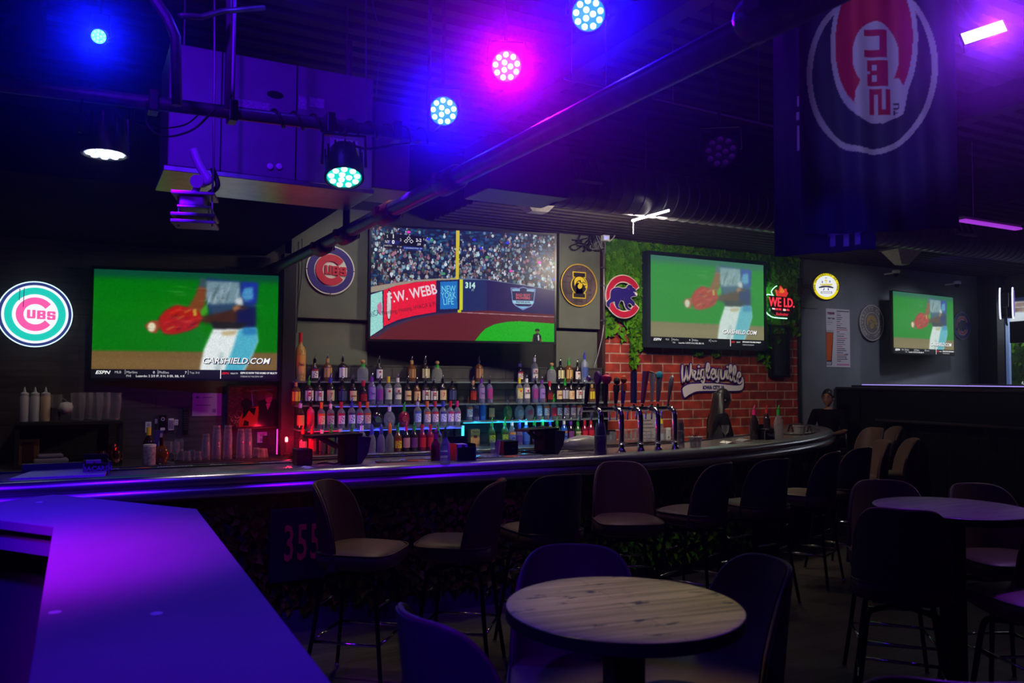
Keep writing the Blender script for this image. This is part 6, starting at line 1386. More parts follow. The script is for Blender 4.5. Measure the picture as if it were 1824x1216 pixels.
# nested cups
def cup(name, loc, h, r0, r1, m, label, group, rim=True):
    t = thing(name, label, 'cup', loc, (0, 0, 0), group)
    ob('cup_wall', MB().lathe([(r1, 0), (r0, h)], 20, cap=False), m, t, smooth=True); ob('cup_rim', MB().lathe([(r1, -.0), (r1+.003, .002), (r1, .006)], 20, cap=False), M_rim, t, smooth=True); return t
for (px, py, top, n, lb, grp, rr) in ((1069.5, 811, 751, 24, 'clear plastic cup in the nested tower before the tap handles', 'nested cups before the taps', .050), (1212, 797, 745, 22, 'clear plastic cup in the slim nested tower past the taps', 'nested cups past the taps', .036)):
    b = onbar(px, py); hh = at(px, top, y=b.y).z-ZB; c0 = None
    for k in range(n):
        loc = (b.x, b.y, ZB+.003+k*(hh-.11)/n)
        if c0 is None: c0 = cup('plastic_cup', loc, .11, rr*.72, rr, M_clear, lb, grp)
        else: c = copy_tree(c0); c.location = loc; c['label'] = lb+', '+ORD[k]+' up'
# register things
def boxthing(name, label, cat, px0, px1, ptop, pbot, depth, m, bev=.005, yaw=0):
    a = onbar(px0, pbot); b = onbar(px1, pbot); c = (a+b)/2; h = at((px0+px1)/2, ptop, y=c.y).z-ZB; w_ = (b.x-a.x)*.86
    t = thing(name, label, cat, (c.x, c.y+depth/2, ZB), (0, 0, yaw)); ob('body', MB().box(-w_/2, -depth/2, .004, w_/2, depth/2, h), m, t, bevel=bev); return t, w_, h, depth
t, w_, h, d = boxthing('receipt_printer', 'small black receipt printer in front of the red lamp', 'printer', 525, 561, 800, 829, .15, M_black)
ob('paper_slot', MB().box(-w_*.35, -d*.1, h, w_*.35, d*.05, h+.004), mat('slot_grey', (.08, .08, .08), .5), t); ob('label_plate', MB().box(w_*.05, -d/2-.002, h*.45, w_*.3, -d/2, h*.5), mat('slot_grey', (.08, .08, .08), .5), t); ob('foot', MB().box(-w_*.45, -d*.45, 0, w_*.45, d*.45, .004), M_matte, t)
t, w_, h, d = boxthing('receipt_printer', 'black receipt printer beside the tumbler and the napkin caddy', 'printer', 892, 929, 785, 810, .15, M_black)
ob('paper_slot', MB().box(-w_*.35, -d*.1, h, w_*.35, d*.05, h+.004), mat('slot_grey', (.08, .08, .08), .5), t); ob('label_plate', MB().box(w_*.05, -d/2-.002, h*.45, w_*.3, -d/2, h*.5), mat('slot_grey', (.08, .08, .08), .5), t); ob('foot', MB().box(-w_*.45, -d*.45, 0, w_*.45, d*.45, .004), M_matte, t)
for (px0, px1, ptop, pbot, x0_, lb, fl_) in ((611, 640, 772, 829, -.28, 'black register terminal seen from behind, near the red lamp', 1), (968, 993, 762, 809, -.20, 'black register terminal seen from behind, near the tap tower', -1)):
    t, w_, h, d = boxthing('register_terminal', lb, 'register', px0, px1, ptop, pbot, .20, mat('matte_pos', (.003, .003, .003), .6, spec=.2), .012)
    sm = MB(); sm.v = [(x0_, -.10, h-.01), (w_*.9, -.10, h+.0), (w_*.9, .16, h-.0), (x0_, .16, h-.02), (x0_, -.10, h-.028), (w_*.9, -.10, h-.02), (w_*.9, .16, h-.02), (x0_, .16, h-.04)]
    sm.f = [(0, 1, 2, 3), (7, 6, 5, 4), (0, 4, 5, 1), (1, 5, 6, 2), (2, 6, 7, 3), (3, 7, 4, 0)]
    ob('screen_panel', sm, M_black, t); dd = MB(); q_ = w_/2
    dd.prism([(q_, h-.02), (q_+.10, h-.03), (q_+.08, h-.14), (q_+.03, h-.22), (q_, h-.22)], -.06, .10, Matrix.Rotation(R(90), 4, 'X'))
    ob('customer_display', dd, mat('display_grey', (.04, .038, .036), .5), t)
    ob('cable', MB().tube(spline([(-w_/2, 0, .02), (-w_/2-.06, -.05, .012), (-w_/2-.12, -.02, .02), (-w_/2-.16, .03, .010)], 4), .006, 6), M_cable, t, smooth=True)
    ob('hinge_arm', MB().tube([(-w_/2-.02, .02, h*.55), (x0_*.7, .02, h-.03)], .02, 8), M_black, t)
# rubber mats with printed words
for (poly, lb, rot) in ((((680, 820), (762, 813), (815, 824), (710, 833)), 'black rubber bar mat with orange and white print by the red bottle', 0), (((858, 812), (905, 806), (1010, 815), (870, 827)), 'black rubber bar mat with orange and white print under the tumbler', 0), (((1385, 773), (1420, 768), (1462, 771), (1432, 778)), 'black bar mat with orange print at the curved end of the bar', .5)):
    pts = [onbar(*p_) for p_ in poly]; c = sum(pts, Vector())/4
    t = thing('bar_mat', lb, 'bar mat', (c.x, c.y, ZB)); loc_ = [((p_-c).x, (p_-c).y) for p_ in pts]
    e1 = Vector(loc_[1])-Vector(loc_[0]); e2 = Vector(loc_[2])-Vector(loc_[1]); ang = math.atan2(e2.y, e2.x) if not rot else .35
    L = .58 if not rot else .5; Wd = .20; M = Matrix.Rotation(ang*.0, 4, 'Z')
    ob('rubber', MB().box(-L/2, -Wd/2, 0, L/2, Wd/2, .010), mat('mat_rubber', (.016, .015, .016), .6, bump=.5, bscale=200), t, bevel=.003); t.rotation_euler[2] = 0 if not rot else .38
    ob('orange_patch', MB().lathe([(.075, .010), (.075, .0115)], 24, sy=.5), mat('mat_orange', S(205, 78, 26), .6), t)
    textob('lettering', "Tito's", .07, M_white, t, (-.15, .045, .011), ext=.0006, off=.001); textob('lettering', 'HANDMADE', .045, M_white, t, (.12, -.055, .011), ext=.0006, off=.001)
# caddies, bottles, glass
def caddy(label, px0, px1, ptop, pbot, word=None, name='napkin_caddy'):
    a = onbar(px0, pbot); b = onbar(px1, pbot); c = (a+b)/2; h = at((px0+px1)/2, ptop, y=c.y).z-ZB; w_ = (b.x-a.x)*.9; D = .17
    t = thing(name, label, 'caddy', (c.x, c.y+D/2, ZB))
    ob('tray', MB().box(-w_/2, -D/2, 0, w_/2, D/2, .008).box(-w_/2, -D/2, 0, w_/2, -D/2+.006, h*.62).box(-w_/2, D/2-.006, 0, w_/2, D/2, h).box(-w_/2, -D/2, 0, -w_/2+.006, D/2, h*.75).box(w_/2-.006, -D/2, 0, w_/2, D/2, h*.75), M_black, t, bevel=.002)
    ob('divider', MB().box(-w_*.1, -D/2, .008, -w_*.1+.005, D/2, h*.7), M_black, t)
    ob('napkin_block', MB().box(-w_*.42, -.04, .009, w_*.2, .05, h*.72), mat('napkin_paper', (.30, .29, .31), .8), t)
    for sx in (-1, 1): ob('bright_corner', MB().box(sx*w_/2-.004, -D/2-.003, 0, sx*w_/2+.004, -D/2+.004, h*.62), mat('caddy_edge', (.22, .22, .24), .3, .6), t)
    if word: textob('lettering', word, .04, mat('caddy_print', (.22, .16, .35), .5), t, (w_*.05, -D/2-.002, h*.32), (R(90), 0, 0), ext=.0006, off=.001)
    return t
caddy('black napkin caddy on the bar in front of the cyan strip', 808, 853, 779, 824)
caddy('black caddy printed BACARDI beside the pale steel lid', 146, 196, 812, 845, 'BACARDI')
caddy('black caddy between the red and green topped syrup bottles on the bar end', 1357, 1387, 757, 783, "Tito's")
b_ = onbar(787, 826); bottle('rd', 'red', None, 'pink', 'spout', .21, (b_.x, b_.y+.12, ZB), 'dark red syrup bottle with a pink spout behind the yellowish one', 'syrup bottles', name='syrup_bottle')
b_ = onbar(797, 828); bottle('rd', 'clear', None, 'green', 'spout', .235, (b_.x, b_.y+.05, ZB), 'clear yellowish syrup bottle with a green spout beside the napkin caddy', 'syrup bottles', name='syrup_bottle')
for (px, py, gl, cp, lb) in ((1347.5, 783, 'dark', 'pink', 'dark red syrup bottle with a pink spout at the curved bar end'), (1369, 770, 'dark', 'red', 'dark bottle with a red spout behind the caddy at the bar end'), (1391, 783, 'clear', 'green', 'clear syrup bottle with a green spout at the curved bar end')):
    b_ = onbar(px, py); bottle('rd', gl, None, cp, 'spout', .31 if px != 1369 else .27, (b_.x, b_.y+.03, ZB), lb, 'syrup bottles', name='syrup_bottle')
def tumbler(label, loc, h, r, group=None, name='pint_glass', up=True):
    t = thing(name, label, 'glass', loc, (0, 0, 0), group)
    prof = [(r*.72, .0), (r*.74, .012), (r, h)] if up else [(r, 0), (r*.74, h-.012), (r*.70, h)]
    ob('glass_wall', MB().lathe(prof, 20, cap=False), M_gls, t, smooth=True)
    ob('glass_base', MB().lathe([(r*.70, 0 if up else h-.014), (r*.72, .012 if up else h-.002)], 20), M_gls, t); return t
b_ = onbar(882, 815); t = tumbler('clear tumbler with straws standing on the rubber mat', (b_.x, b_.y, ZB+.011), .13, .042, name='tumbler')
ob('straw', MB().tube([(0, .01, .02), (.02, .02, .15)], .003, 6), M_black, t)
def tub(label, px, py, r, h):
    b_ = onbar(px, py); t = thing('straw_tub', label, 'tub', (b_.x, b_.y, ZB))
    ob('tub_wall', MB().lathe([(r*.85, 0), (r, h)], 20), glass('tub_plastic', (.85, .85, .9), .45, .3), t, smooth='a'); ob('rim', MB().lathe([(r, h-.012), (r+.008, h-.012), (r+.008, h), (r, h)], 20, cap=False), glass('tub_plastic', (.85, .85, .9), .45, .3), t)
    for k in range(7): ob('stirrer', MB().tube([(rg.uniform(-.4, .4)*r, rg.uniform(-.4, .4)*r, .01), (rg.uniform(-.8, .8)*r, rg.uniform(-.6, .6)*r, h+rg.uniform(.0, .05))], .0025, 5), M_black, t)
rg = random.Random(21)
tub('clear plastic tub of black straws beside the nested cups', 1239, 797, .058, .10); tub('small clear tub of stirrers at the curved bar end', 1424, 774, .065, .105)
# small flat things
for (px0, py0, px1, py1, lb, nm, m) in ((527, 833, 568, 840, 'folded white napkin lying on the bar by the printer', 'napkin', M_white), (1280, 786, 1312, 792, 'pale crumpled receipt paper near the bartender', 'receipt', M_white), (1305, 780, 1345, 790, 'grey folded menu lying on the bar near the bartender', 'menu', mat('menu_grey', (.30, .30, .33), .5))):
    a = onbar(px0, (py0+py1)/2); b = onbar(px1, (py0+py1)/2); w_ = (b.x-a.x); c = (a+b)/2; t = thing(nm, lb, nm, (c.x, c.y, ZB), (0, 0, .2))
    mb = MB(); mb.v = [(-w_*.45, -.05, .002), (w_*.45, -.06, .003), (w_*.42, .06, .014), (-w_*.4, .05, .006), (0, -.055, .018), (0, .055, .022)]; mb.f = [(0, 4, 5, 3), (4, 1, 2, 5)]
    o_ = ob('sheet', mb, m, t); so = o_.modifiers.new('s', 'SOLIDIFY'); so.thickness = .0015
for (px, py, lb) in ((1442, 765, 'folded card standing at the far curve of the bar'), (1408, 762, 'small printed tent card between the syrup bottle and the tub')):
    b_ = onbar(px, py+6); t = thing('table_card', lb, 'card', (b_.x, b_.y, ZB), (0, 0, .5)); mb = MB(); mb.v = [(-.04, -.03, 0), (.04, -.03, 0), (.04, 0, .09), (-.04, 0, .09), (.04, .03, 0), (-.04, .03, 0)]; mb.f = [(0, 1, 2, 3), (3, 2, 4, 5)]
    ob('card', mb, M_black, t); ob('print', MB().box(-.028, -.024, .02, .028, -.020, .03).box(-.02, -.014, .05, .02, -.010, .06), mat('mat_orange', S(205, 78, 26), .6), t)
b_ = onbar(1292, 793); t = thing('martini_glass', 'slim stemmed glass standing on the bar before the bartender', 'glass', (b_.x, b_.y, ZB)); ob('foot', MB().lathe([(.034, 0), (.03, .003), (.004, .006)], 20), M_gls, t); ob('stem', MB().lathe([(.0035, .005), (.0035, .10)], 8), M_gls, t); ob('bowl', MB().lathe([(.004, .10), (.03, .13), (.036, .19)], 20, cap=False), M_gls, t, smooth=True)
# bar runner prints toward the planks
for (px, lb) in ((255, 'narrow printed rubber rail mat at the inner bar edge below the wall socket'), (440, 'narrow printed rubber rail mat at the inner bar edge near the red lamp')):
    b_ = at(px, 838-(px-255)*.035, y=6.03); t = thing('rail_mat', lb, 'bar mat', (b_.x, 6.03, ZB+.0005)); ob('rubber', MB().box(-.34, -.045, 0, .34, .045, .008), mat('mat_rubber', (.016, .015, .016), .6), t)
    ob('orange_patch', MB().lathe([(.05, .008), (.05, .0095)], 20, sy=.5), mat('mat_orange', S(205, 78, 26), .6), t); textob('lettering', "Tito's", .05, M_white, t, (-.2, 0, .009), ext=.0006, off=.001); textob('lettering', 'HANDMADE', .04, M_white, t, (.2, 0, .009), ext=.0006, off=.001)

# ================================================================== GLASSWARE COUNTER, NEON SIGN SIDE
xg0 = -1.9; xg1 = XP0-.1
t = thing('glassware_counter', 'dark counter with a steel top against the plank wall', 'counter', (0, 0, 0))
ob('cabinet', MB().box(xg0, 7.6, 0, xg1, 8.28, .90), M_matte, t); ob('steel_top', MB().box(xg0, 7.55, .90, xg1, 8.28, .93), M_steel, t, bevel=.004)
a = at(310, 830, y=7.8); b = at(478, 822, y=7.8)
t = tag(ob('drying_mat', MB().box(a.x, 7.68, .931, b.x, 8.02, .942), mat('mat_rubber', (.016, .015, .016), .6), bevel=.003), 'black rubber drying mat under the upturned glasses', 'mat')
gi = 0
for (px, n, h, r, pos) in ((366, 4, .125, .040, 'shorter tower at the wall switch end'), (385, 6, .125, .042, 'tall tower second along'), (405, 6, .125, .042, 'tall tower in the middle'), (428, 5, .125, .040, 'tower fourth along'), (441, 5, .125, .040, 'tower beside the red lit end')):
    x = at(px, 822, y=7.82).x; c0 = None
    for k in range(n):
        loc = (x, 7.82, .943+k*.036)
        if c0 is None: c0 = tumbler('clear pint glass in the upturned %s' % pos, loc, h, r, 'upturned pint glasses', up=False)
        else: c = copy_tree(c0); c.location = loc; c['label'] += ', %s up' % ORD[k]
lowg = [(322, .10), (333, .085), (343, .09), (352, .08), (458, .09), (466, .085), (473, .08)]
for i, (px, h) in enumerate(lowg):
    x = at(px, 823, y=7.80).x; tumbler('short upturned clear rocks glass, %s along the drying mat' % ORD[i], (x, 7.80 if i % 2 else 7.86, .943), h, .036, 'rocks glasses on the drying mat', name='rocks_glass', up=False)
for i, (px, yy_) in enumerate(((298, 7.86), (311, 7.80), (318, 7.92))):
    x = at(px, 824, y=yy_).x; t = thing('wine_glass', 'stemmed clear wine glass, %s from the amber bottle' % ORD[i], 'glass', (x, yy_, .931 if i < 2 else .943), (0, 0, 0), 'stemmed glasses by the amber bottle')
    ob('foot', MB().lathe([(.035, 0), (.03, .004), (.004, .008)], 20), M_gls, t); ob('stem', MB().lathe([(.004, .006), (.004, .07)], 8), M_gls, t); ob('bowl', MB().lathe([(.004, .07), (.032, .085), (.042, .12), (.038, .165), (.034, .185)], 20, cap=False), M_gls, t, smooth=True)
x = at(287, 826, y=7.72).x; bottle('crown', 'amber', None, 'black', 'cap', .21, (x, 7.72, .931), 'round amber bottle with a white round label on the glassware counter', 'odd bottles', name='liquor_bottle')
bb = cache[('crown', 'amber', None, 'black', 'cap', .21, None, None, None)]; ob('label', MB().lathe([(.030, 0), (.028, .003)], 18, M=Matrix.Translation((0, -.028, .07)) @ Matrix.Rotation(R(90), 4, 'X')), LB_((215, 205, 190)), bb)
x = at(264, 829, y=7.80).x; t = thing('printed_jar', 'white printed canister with a yellow capped bottle behind it', 'canister', (x, 7.70, .931)); ob('body', MB().lathe([(.05, 0), (.052, .01), (.052, .15), (.05, .16)], 20), mat('canister_print', (.34, .30, .36), .5, noise=.5, nscale=40), t, smooth='a'); ob('lid', MB().lathe([(.053, .155), (.053, .172), (.045, .176)], 20), M_white, t)
bottle('rd', 'dark', None, 'yellow', 'cap', .29, (x+.005, 7.90, .931), 'dark bottle with a yellow cap behind the white canister', 'odd bottles', name='liquor_bottle')
x = at(275, 800, y=7.9).x; t = thing('blue_carton', 'slim blue and white carton standing behind the amber bottle', 'carton', (x, 7.92, .931), (0, R(8), 0)); ob('box', MB().box(-.035, -.02, .006, .035, .02, .28), LB_((40, 40, 120)), t, bevel=.002); ob('side_panel', MB().box(.010, -.022, .03, .030, -.020, .26), LB_((150, 150, 170)), t)
# metal shelf with squeeze bottles and pitchers
x0_ = at(30, 750, y=7.9).x; x1_ = at(218, 750, y=7.9).x; zs = at(120, 750, y=7.75).z
t = thing('wire_rack', 'black open metal rack holding squeeze bottles and pitchers', 'rack', (0, 0, 0))
ob('rack_shelf', MB().box(x0_, 7.72, zs-.03, x1_, 8.26, zs), M_matte, t, bevel=.003); ob('lower_shelf', MB().box(x0_, 7.72, .932, x1_, 8.26, .955), M_matte, t)
for (xx, yy_) in ((x0_, 7.74), (x1_-.03, 7.74), (x0_, 8.22), (x1_-.03, 8.22)): ob('leg', MB().box(xx, yy_, 0.932, xx+.03, yy_+.03, zs), M_matte, t)
for i, (px, c) in enumerate(((42, (.40, .40, .46)), (61, (.42, .42, .48)), (80, (.50, .36, .26)))):
    x = at(px, 750, y=7.84).x; t = thing('squeeze_bottle', ['milky white squeeze bottle at the neon sign end of the rack', 'milky white squeeze bottle in the middle of the three', 'orange tinted squeeze bottle beside the water jug'][i], 'squeeze bottle', (x, 7.84, zs), (0, 0, 0), 'squeeze bottles on the rack')
    ob('body', MB().lathe([(.036, 0), (.038, .01), (.038, .20), (.030, .215)], 20), mat('squeeze_%d' % i, c, .45), t, smooth='a'); ob('cap', MB().lathe([(.034, .212), (.034, .232), (.012, .242), (.007, .27), (.003, .285)], 16), mat('squeeze_cap', (.42, .42, .46), .4), t, smooth='a')
x = at(99, 750, y=7.86).x; t = thing('water_jug', 'dark clear jug half full beside the orange tinted squeeze bottle', 'jug', (x, 7.86, zs)); ob('body', MB().lathe([(.045, 0), (.045, .22)], 20, cap=False), M_gls, t, smooth='a'); ob('contents', MB().lathe([(.040, .004), (.040, .11)], 18), M_matte, t); ob('handle', MB().tube([(.045, 0, .05), (.075, 0, .08), (.075, 0, .17), (.045, 0, .19)], .006, 8), M_gls, t)
x = at(117, 748, y=7.80).x; t = thing('towel_bin', 'clear bin with a rumpled white towel on the rack', 'bin', (x, 7.82, zs)); ob('bin_wall', MB().lathe([(.052, 0), (.056, .09)], 4, a0=PI/4), M_clear, t)
cl = MB().lathe([(.02, .06), (.05, .075), (.056, .11), (.040, .145), (.015, .15), (.001, .15)], 14); rgx = random.Random(5); cl.v = [(v[0]*rgx.uniform(.8, 1.15), v[1]*rgx.uniform(.8, 1.15), v[2]+rgx.uniform(-.01, .012)) for v in cl.v]; ob('towel', cl, mat('towel_white', (.5, .48, .5), .9), t, smooth=True)
for i, px in enumerate((138, 152, 170, 184, 202)):
    x = at(px, 749, y=7.88).x; yy_ = 7.84 if i % 2 == 0 else 8.02
    t = thing('beer_pitcher', 'clear beer pitcher, %s from the towel bin on the rack' % ORD[i], 'pitcher', (x, yy_, zs), (0, 0, R(-60)), 'beer pitchers on the rack')
    ob('body', MB().lathe([(.045, 0), (.048, .01), (.055, .20), (.058, .235)], 22, cap=False), M_gls, t, smooth=True); ob('base', MB().lathe([(.045, 0), (.046, .014)], 22), M_gls, t)
    ob('handle', MB().tube(spline([(.053, 0, .21), (.09, 0, .20), (.095, 0, .13), (.075, 0, .07), (.049, 0, .05)], 4), .008, 8), M_gls, t, smooth=True)
x = at(51, 800, y=7.86).x; t = thing('wooden_box', 'small pale wooden box with a dark print on the lower rack shelf', 'box', (x, 7.86, .956)); ob('box', MB().box(-.075, -.05, 0, .075, .05, .21), LB_((105, 78, 48)), t, bevel=.003); ob('printed_panel', MB().box(-.04, -.053, .02, .04, -.050, .19), LB_((58, 26, 20)), t)
x = at(90, 810, y=7.86).x; t = thing('cleaning_cloth', 'violet lit folded cloths on the lower rack shelf', 'cloth', (x, 7.86, .956), (0, 0, .1)); cl = MB().box(-.13, -.07, 0, .13, .07, .05); ob('folded_cloth', cl, mat('cloth_violet', (.20, .17, .30), .9), t, bevel=.02, seg=3); ob('top_fold', MB().box(-.10, -.06, .05, .09, .05, .085), mat('cloth_violet', (.20, .17, .30), .9), t, bevel=.015, seg=3)
M_cu = mat('copper', (.75, .30, .16), .22, 1)
for i, (px, pz, yy_) in enumerate(((180, .956, 7.80), (200, 1.0, 7.92), (207, .956, 7.76))):
    x = at(px, 808, y=yy_).x; t = thing('copper_mug', ['copper mug at the caddy side of the lower rack shelf', 'copper mug raised behind the other two', 'copper mug at the socket end of the lower rack shelf'][i], 'mug', (x, yy_, pz), (0, 0, R(-50)), 'copper mugs')
    if i == 1: ob('riser', MB().lathe([(.04, -.044), (.04, 0)], 16), M_matte, t)
    ob('body', MB().lathe([(.034, 0), (.043, .03), (.043, .07), (.036, .095), (.036, .10)], 20, cap=False), M_cu, t, smooth=True); ob('handle', MB().tube(spline([(.04, 0, .08), (.068, 0, .075), (.068, 0, .035), (.04, 0, .025)], 4), .005, 8), M_cu, t, smooth=True); ob('base', MB().lathe([(.034, 0), (.034, .004)], 20), M_cu, t)

# ================================================================== COUNTER UNDER THE BRICK WALL
xc0 = XB0+.03; xc1 = 6.25
t = thing('brick_wall_counter', 'low dark back counter with a steel top along the brick wall', 'counter', (0, 0, 0))
ob('cabinet', MB().box(xc0, 7.75, 0, xc1, 8.28, .86), M_matte, t); ob('steel_top', MB().box(xc0, 7.70, .86, xc1, 8.28, .89), M_steel, t, bevel=.004)
zc = .891
def oncw(px, yy_): return at(px, 795, y=yy_).x
for i, (px, yy_) in enumerate(((1084, 7.84), (1092, 7.92), (1112, 7.84), (1120, 7.92), (1128, 7.84), (1136, 7.92), (1148, 7.84), (1156, 7.92), (1164, 7.84), (1180, 7.84), (1188, 7.92))):
    tumbler('clear glass on the counter behind the tap tower, %s along' % ORD[i], (oncw(px, yy_), yy_, zc), .15+.03*(i % 3), .042, 'glasses behind the tap tower', name='pint_glass')
x = oncw(1157, 8.1); t = thing('menu_stand', 'white menu sheet in a thin gold frame behind the taps', 'menu', (x, 8.1, zc), (R(-8), 0, 0)); ob('sheet', MB().box(-.12, -.004, .005, .12, .004, .37), LB_((160, 150, 150)), t); ob('frame', MB().box(-.125, -.006, .0, -.118, .006, .375).box(-.125, -.006, .37, .125, .006, .378).box(.118, -.006, 0, .125, .006, .375), mat('frame_gold', (.6, .45, .12), .4, .5), t)
for k in range(6): ob('printed_line', MB().box(-.09, -.0055, .06+k*.045, .09-.02*(k % 3), -.0045, .072+k*.045), LB_((90, 85, 95)), t)
x = oncw(1180, 8.02); bottle('wine', 'clear', (150, 160, 170), 'yellow', 'cap', .30, (x, 8.04, zc), 'clear bottle with a yellow cap behind the fourth tap column', 'odd bottles', None, None, None, None, name='liquor_bottle')
x = oncw(1195, 8.0); t = thing('paper_tag', 'white tag card standing behind the end tap column', 'card', (x, 8.05, zc)); ob('card', MB().box(-.035, -.002, 0, .035, .002, .20), M_white, t); ob('ink_mark', MB().lathe([(.012, 0), (.012, .001)], 12, M=Matrix.Translation((.005, -.003, .08)) @ Matrix.Rotation(R(90), 4, 'X')), M_black, t)
for i, px in enumerate((1104, 1127, 1150, 1176)):
    x = oncw(px, 7.78); t = thing('steel_bin', 'small steel ice bin, %s along the counter behind the taps' % ORD[i], 'bin', (x, 7.60, .86), (0, 0, 0), 'steel bins behind the taps')
    ob('bin_body', MB().lathe([(.085, 0), (.10, .10), (.105, .115)], 4, a0=PI/4, cap=True), M_steel, t, bevel=.004); ob('bracket', MB().box(-.02, .05, .05, .02, .12, .07), M_steel, t)
x0_ = at(1115, 760, y=8.05).x; t = thing('picture_frame', 'dark little framed screen among the glasses behind the taps', 'frame', (at(1097, 790, y=8.0).x, 8.08, zc), (R(-10), 0, 0)); ob('frame', MB().box(-.07, -.008, 0, .07, .008, .19), M_black, t, bevel=.003); ob('panel', MB().box(-.058, -.0095, .015, .058, -.008, .175), LB_((60, 50, 70)), t)
# crumpled bag by the cups
b_ = onbar(1040, 805); t = thing('wrapped_bag', 'grey crumpled plastic sleeve lying beside the nested cups', 'bag', (b_.x+.03, b_.y+.12, ZB), (0, 0, .1))
bgm = MB().lathe([(.02, -.2), (.045, -.12), (.07, 0), (.07, .10), (.055, .18), (.02, .2)], 14, M=Matrix.Translation((0, 0, .055)) @ Matrix.Rotation(R(90), 4, 'Y')); bgm.v = [(v[0], v[1]*rg.uniform(.85, 1.1), max(.001, v[2]*rg.uniform(.85, 1.1))) for v in bgm.v]
ob('sleeve', bgm, glass('sleeve_plastic', (.7, .68, .66), .6, .3), t, smooth=True); ob('twist', MB().tube([(-.2, 0, .05), (-.28, .01, .03)], [.018, .006], 8), glass('sleeve_plastic', (.7, .68, .66), .6, .3), t, smooth=True)

# ================================================================== STOOLS AND TABLES
M_lth = mat('brown_leather', (.16, .095, .075), .42, noise=.12, nscale=6, bump=.08, bscale=180)
M_ltd = mat('dark_leather', (.055, .045, .060), .40, noise=.1, nscale=6, bump=.08, bscale=180)
M_leg = mat('black_metal_leg', (.015, .014, .016), .25, .6)
def superell(a, b, n=40, e=3.2):
    out = []
    for i in range(n):
        t = 2*PI*i/n; c, s = math.cos(t), math.sin(t)
        out.append((a*math.copysign(abs(c)**(2/e), c), b*math.copysign(abs(s)**(2/e), s)))
    return out
def rings(levels, n=40):
    mb = MB(); m = len(levels)
    for (a, b, z, cx, cy, e) in levels:
        for x, y in superell(a, b, n, e): mb.v.append((cx+x, cy+y, z))
    for j in range(m-1):
        for i in range(n): k = (i+1) % n; mb.f.append((j*n+i, j*n+k, (j+1)*n+k, (j+1)*n+i))
    mb.f += [tuple(reversed(range(n))), tuple(range((m-1)*n, m*n))]; return mb
